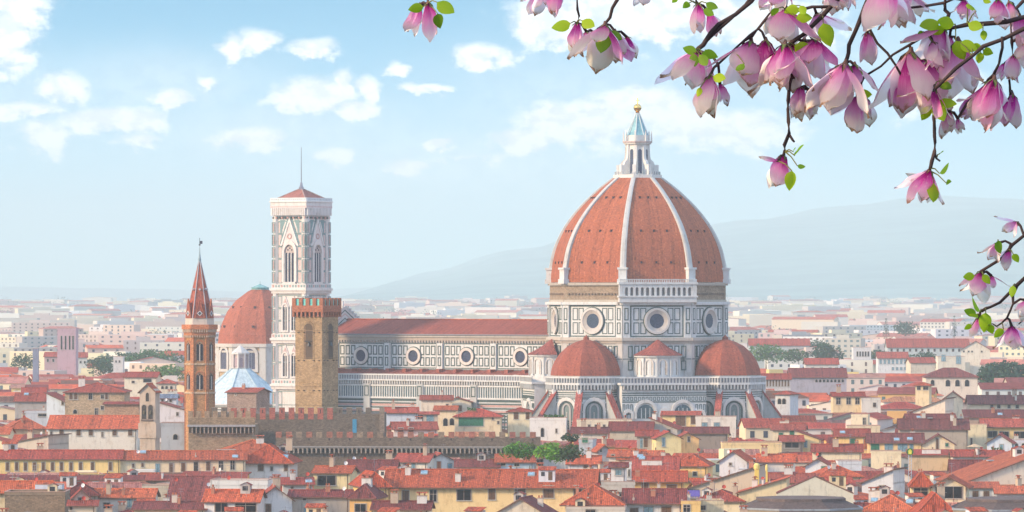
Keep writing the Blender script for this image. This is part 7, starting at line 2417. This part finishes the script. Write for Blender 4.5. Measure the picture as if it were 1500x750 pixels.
    def calyx_mesh():
        mb = MB((0.10, 0.055, 0.05))
        mb.lathe([(.03, .16), (.07, .06), (.11, 0), (.10, -.08), (.04, -.13)], 8, 'bark', (0.13, 0.07, 0.06))
        for i in range(5):
            a = i * 1.26 + .3
            c, s = math.cos(a), math.sin(a)
            vs = [(c * .07 - s * .06, s * .07 + c * .06, .03), (c * .07 + s * .06, s * .07 - c * .06, .03), (c * .24 + s * .05, s * .24 - c * .05, -.10), (c * .33, s * .33, -.26), (c * .24 - s * .05, s * .24 + c * .05, -.10)]
            mb.add(vs, [(0, 1, 2, 3, 4)], 'bark', (0.16, 0.09, 0.06) if i % 2 else (0.12, 0.15, 0.05))
        return mb.mesh('blossom', False)
    CM = calyx_mesh()
    def orient(dirv, roll):
        q = Vector((0, 0, -1)).rotation_difference(dirv.normalized())
        return q.to_matrix().to_4x4() @ Matrix.Rotation(roll, 4, 'Z')
    nblossom = [0]
    def blossom(bx, by, tx, ty, style='tight', n=6, dy=0.0, wk=1.0, leaves=()):
        a, b = P(bx, by, dy), P(tx, ty, dy)
        d = b - a
        L = d.length
        q = min(NODES, key=lambda v: (v - a).length)
        if .006 < (q - a).length < .2:
            mb = MB(); mb.tube([q - O, (q + a) / 2 + Vector((0, 0, .006)) - O, a - O], [.003, .0028, .0035], 6, 'bark', BK)
            mb.build('flower_stalk', T)
        NODES.append(a)
        d = d + Vector((0, rr.uniform(-.25, .10) * L, 0))
        M = Matrix.Translation(a - O) @ orient(d, rr.uniform(0, 6.28))
        o = link('blossom', CM, T)
        Mo = M @ Matrix.Scale(L * (.62 if style != 'tight' else .5), 4)
        o.matrix_local = Mo
        inv = Mo.inverted()
        for i in range(n):
            k = rr.randrange(4)
            st = style if i % 3 or style == 'tight' else 'tight'
            if rr.random() < .10: st = 'loose'
            ang = i * 2 * math.pi / n + rr.uniform(-.3, .3)
            s = L * rr.uniform(.60, 1.02) * (1.0 if st != 'loose' else .92)
            tilt = rr.uniform(-.06, .10) + (.10 if i >= n - 2 and style != 'tight' else 0)
            pm = link('petal', PM[st, k], o)
            S = Matrix.Diagonal((s * wk * rr.uniform(.85, 1.15), s, s, 1))
            pm.matrix_local = inv @ M @ Matrix.Rotation(ang, 4, 'Z') @ Matrix.Translation((0, -.035 * L, 0)) @ Matrix.Rotation(-tilt, 4, 'X') @ S
        nblossom[0] += 1
        if L > .055 and rr.random() < .95 and style != 'loose' and nblossom[0] < 97:
            # a smaller neighbour beside it, as magnolias bunch
            sx = rr.choice((-1, 1)) * rr.uniform(14, 24)
            l2 = rr.uniform(.55, .8)
            blossom(bx + sx * .7, by + rr.uniform(0, 14), bx + sx * 1.2 + (tx - bx) * l2, by + 10 + (ty - by) * l2, rr.choice(('tight', 'wide')), rr.choice((4, 5)), dy + rr.uniform(.02, .09), 2.0 if False else 1.0)
        return o
    def leaf(x0, y0, x1, y1, k=1, dy=-.03, wk=1.0):
        a, b = P(x0, y0, dy), P(x1, y1, dy + rr.uniform(-.02, .02))
        d = b - a; L = d.length
        o = link('leaf', LM[k], T)
        o.matrix_local = Matrix.Translation(a - O) @ orient(d, rr.uniform(-.5, .5)) @ Matrix.Diagonal((L * wk * 1.25, L, L, 1))
        q = min(NODES, key=lambda v: (v - a).length)
        if .004 < (q - a).length < .14:
            mb = MB(); mid_ = (q + a) / 2 + Vector((0, 0, .004))
            mb.tube([q - O, mid_ - O, a - O], [.0018, .0013, .0011], 5, 'bark', (0.16, 0.16, 0.05))
            mb.build('leaf_stalk', T)
    # twigs (column, row[, depth])
    twig([top3, (627, -60), (627, 8)], .005, .004)
    twig([top3, (848, -60), (846, 14), (846, 33)], .006, .004)
    twig([top2, (925, -40), (897, 12), (886, 35)], .009, .006)
    twig([top2, (1010, -40), (1020, 5)], .006, .004)
    twig([top2, (1130, -40), (1100, 2), (1052, 36), (1030, 66), (1022, 72)], .011, .008)
    twig([top2, (1115, -20), (1088, 12), (1050, 45), (1026, 70)], .007, .006)
    twig([top1, (1245, -30), (1215, 12), (1190, 38), (1158, 63), (1152, 68)], .012, .007)
    twig([(1216, 10, 0), (1160, 18, .02), (1122, 28, .03), (1098, 52, .03), (1052, 94, .03)], .006, .004)
    twig([(1128, 20, .05), (1110, 42, .05), (1090, 60, .05)], .005, .004)
    twig([top1, (1275, -30), (1266, 12), (1252, 48), (1243, 78), (1239, 92)], .010, .007)
    twig([top1, (1384, -30, .02), (1384, 4, .02), (1345, 10, .02), (1320, 22, .02)], .008, .005)
    twig([(1384, 4, .03), (1390, 20, .03), (1393, 45, .03)], .008, .007)
    twig([tA, (1560, 20, .0), (1500, 25, .0), (1440, 35, .0), (1400, 40, .0), (1360, 48, 0), (1308, 80, 0), (1266, 112, 0)], .013, .004)
    twig([tA, (1560, 26, -.05), (1500, 42, -.05), (1440, 68, -.05), (1400, 100, -.05), (1370, 130, -.05)], .012, .006)
    twig([tA, (1520, -10, .05), (1500, 0, .05), (1480, 30, .05), (1484, 90, .05), (1480, 135, .05), (1485, 148, .05)], .008, .005)
    twig([(1468, 54, -.05), (1466, 80, -.03), (1455, 110, -.02)], .006, .005)
    twig([(1266, 12, 0), (1275, 45, .0), (1300, 78, .0), (1320, 110, .0)], .006, .004)
    twig([(1152, 68, 0), (1158, 100, .01), (1156, 128, 0), (1154, 160, 0), (1156, 195, 0), (1150, 222, 0)], .006, .007)
    twig([(1370, 130, -.05), (1366, 150, -.04), (1368, 172, -.03), (1369, 200, -.03), (1369, 222, -.03), (1363, 246, -.03)], .006, .007)
    twig([(1156, 197, 0), (1164, 208, 0)], .005, .003, 'bud')
    twig([(1369, 222, -.03), (1377, 236, -.03)], .005, .003, 'bud')
    twig([tB, (1540, 325, 0), (1500, 345, 0), (1468, 378, 0), (1436, 398, 0)], .009, .005)
    twig([tB, (1540, 380, 0), (1500, 408, 0), (1478, 430, 0), (1450, 450, 0), (1438, 456, 0)], .009, .005)
    twig([(1490, 418, 0), (1484, 445, 0), (1475, 466, 0), (1460, 478, 0)], .006, .003)
    twig([tB, (1550, 425, .02), (1500, 460, .02), (1492, 475, .02)], .006, .003)
    B = blossom
    B(627, 4, 625, 63, 'tight', 5, 0, .9)
    B(815, -18, 812, 32, 'tight', 6, 0, 1.1)
    B(846, 34, 840, 92, 'tight', 5, 0, .95)
    B(886, 38, 875, 110, 'wide', 6, -.03, 1.1)
    B(888, 42, 898, 84, 'loose', 4, .02)
    B(945, -22, 938, 12, 'wide', 5)
    B(1022, 6, 1025, 57, 'tight', 5, 0, 1.0)
    B(1022, 74, 1008, 142, 'wide', 6, 0, 1.15)
    B(1040, 112, 1036, 174, 'tight', 5, 0, 1.1)
    B(1100, 62, 1084, 134, 'wide', 6, .04, 1.05)
    B(1122, 60, 1118, 122, 'wide', 7, .03, 1.15)
    B(1150, 66, 1142, 150, 'wide', 6, -.05, 1.0)
    B(1160, 66, 1166, 138, 'loose', 6, .03)
    B(1152, 14, 1146, 72, 'wide', 7, .0, 1.2)
    B(1148, -18, 1135, 20, 'wide', 6, .02)
    B(1192, 58, 1198, 132, 'wide', 6, 0, 1.1)
    B(1196, 20, 1215, 66, 'loose', 6, .06)
    B(1172, 128, 1166, 182, 'tight', 5, .03, 1.0)
    B(1238, 94, 1222, 174, 'wide', 7, -.06, 1.15)
    B(1236, 96, 1206, 158, 'loose', 5, .0)
    B(1256, 142, 1246, 201, 'tight', 5, 0, 1.1)
    B(1222, -12, 1218, 26, 'wide', 6, .03)
    B(1240, -20, 1234, 20, 'wide', 6, .03)
    B(1296, -22, 1296, 66, 'wide', 6, -.05, 1.15)
    B(1270, 48, 1272, 104, 'tight', 5, .03, 1.0)
    B(1380, 40, 1360, 104, 'wide', 6, 0, 1.25)
    B(1366, 62, 1378, 106, 'loose', 6, -.02)
    B(1334, 78, 1322, 176, 'wide', 6, .0, .95)
    B(1320, 112, 1308, 170, 'tight', 5, .04, 1.1)
    B(1360, 92, 1350, 160, 'wide', 7, .05, 1.1)
    B(1404, 62, 1410, 152, 'wide', 6, .02, .9)
    B(1368, 128, 1345, 175, 'loose', 6, -.04)
    B(1392, 164, 1386, 206, 'tight', 6, .02, 1.1)
    B(1456, 118, 1440, 196, 'wide', 7, -.04, 1.15)
    B(1452, 120, 1424, 176, 'loose', 5, .0)
    B(1484, 140, 1478, 194, 'tight', 5, 0, 1.15)
    B(1484, 82, 1480, 126, 'tight', 5, .04, 1.2)
    B(1462, 0, 1462, 42, 'wide', 7, .0, 1.1)
    B(1412, 0, 1412, 32, 'wide', 6, .04)
    B(1494, 24, 1492, 72, 'wide', 7, .05, 1.1)
    B(1510, 50, 1498, 104, 'wide', 6, .05, 1.1)
    B(1148, 228, 1128, 280, 'tight', 5, .01, 1.15)
    B(1146, 234, 1144, 276, 'wide', 5, .03, 1.0)
    B(1362, 250, 1340, 304, 'tight', 5, -.02, 1.15)
    B(1358, 256, 1358, 300, 'wide', 5, .0, 1.0)
    B(1490, 326, 1466, 342, 'loose', 5, .02)
    B(1462, 356, 1450, 384, 'wide', 7, 0, 1.1)
    B(1478, 366, 1470, 396, 'tight', 6, .0, 1.1)
    B(1438, 400, 1424, 440, 'wide', 7, 0, 1.1)
    B(1452, 404, 1456, 430, 'loose', 5, .02)
    B(1434, 466, 1421, 496, 'tight', 5, 0, .9)
    B(1482, 478, 1484, 516, 'wide', 7, 0, 1.2)
    B(1505, 440, 1492, 470, 'wide', 5, 0, 1.1)
    # sideways petals of the two hanging blossoms
    B(1140, 236, 1108, 232, 'tight', 2, .0, .8)
    B(1354, 260, 1321, 257, 'tight', 2, .0, .8)
    Lf = leaf
    for q in ((620, 10, 598, 14, 1), (640, 3, 666, 20, 1), (641, 20, 645, 42, 0), (836, 34, 808, 42, 1), (852, 30, 872, 40, 1), (886, 44, 880, 78, 0), (893, 46, 912, 58, 0),
              (993, -4, 984, 4, 1), (1010, 4, 1000, 12, 0), (1034, 4, 1052, 12, 0), (1030, 14, 1046, 22, 0), (1020, 76, 1000, 70, 0), (1028, 78, 1052, 84, 0), (1016, 78, 1018, 98, 0), (1024, 80, 1036, 96, 0),
              (1044, 112, 1064, 116, 1), (1026, 128, 1022, 142, 1), (1170, 12, 1149, 18, 1), (1172, 8, 1180, 22, 1), (1166, 26, 1190, 26, 1), (1140, 12, 1130, 24, 0), (1164, 66, 1193, 82, 1), (1206, 34, 1216, 68, 1), (1090, 93, 1078, 103, 0),
              (1256, 138, 1278, 138, 1), (1254, 104, 1264, 110, 0), (1398, 36, 1372, 30, 1), (1384, 42, 1362, 48, 1), (1376, 32, 1346, 40, 1), (1352, 46, 1344, 50, 0),
              (1400, 60, 1412, 88, 1), (1406, 62, 1432, 74, 1), (1424, 66, 1440, 72, 1), (1440, 44, 1442, 60, 1), (1418, 34, 1440, 42, 1), (1430, 16, 1416, 6, 1), (1418, 5, 1424, 18, 2), (1440, 0, 1452, 4, 1),
              (1436, 76, 1434, 94, 1), (1376, 118, 1394, 130, 0), (1374, 148, 1402, 154, 1), (1370, 150, 1382, 180, 2), (1362, 156, 1350, 176, 1), (1440, 74, 1454, 78, 1),
              (1160, 250, 1154, 278, 2), (1164, 228, 1178, 212, 0), (1168, 243, 1180, 244, 0), (1162, 222, 1166, 216, 0), (1368, 268, 1364, 298, 2), (1376, 254, 1390, 238, 0), (1386, 268, 1394, 266, 0), (1376, 226, 1382, 222, 0),
              (1462, 352, 1466, 372, 0), (1484, 372, 1492, 384, 1), (1428, 404, 1410, 406, 1), (1440, 402, 1450, 416, 1), (1436, 456, 1424, 434, 0), (1430, 462, 1412, 454, 0), (1444, 458, 1442, 486, 2), (1448, 476, 1454, 488, 1), (1470, 482, 1456, 494, 1), (1484, 418, 1482, 436, 1), (1424, 476, 1412, 482, 1), (1432, 460, 1420, 464, 1)):
        Lf(*q)
    pass
magnolia()
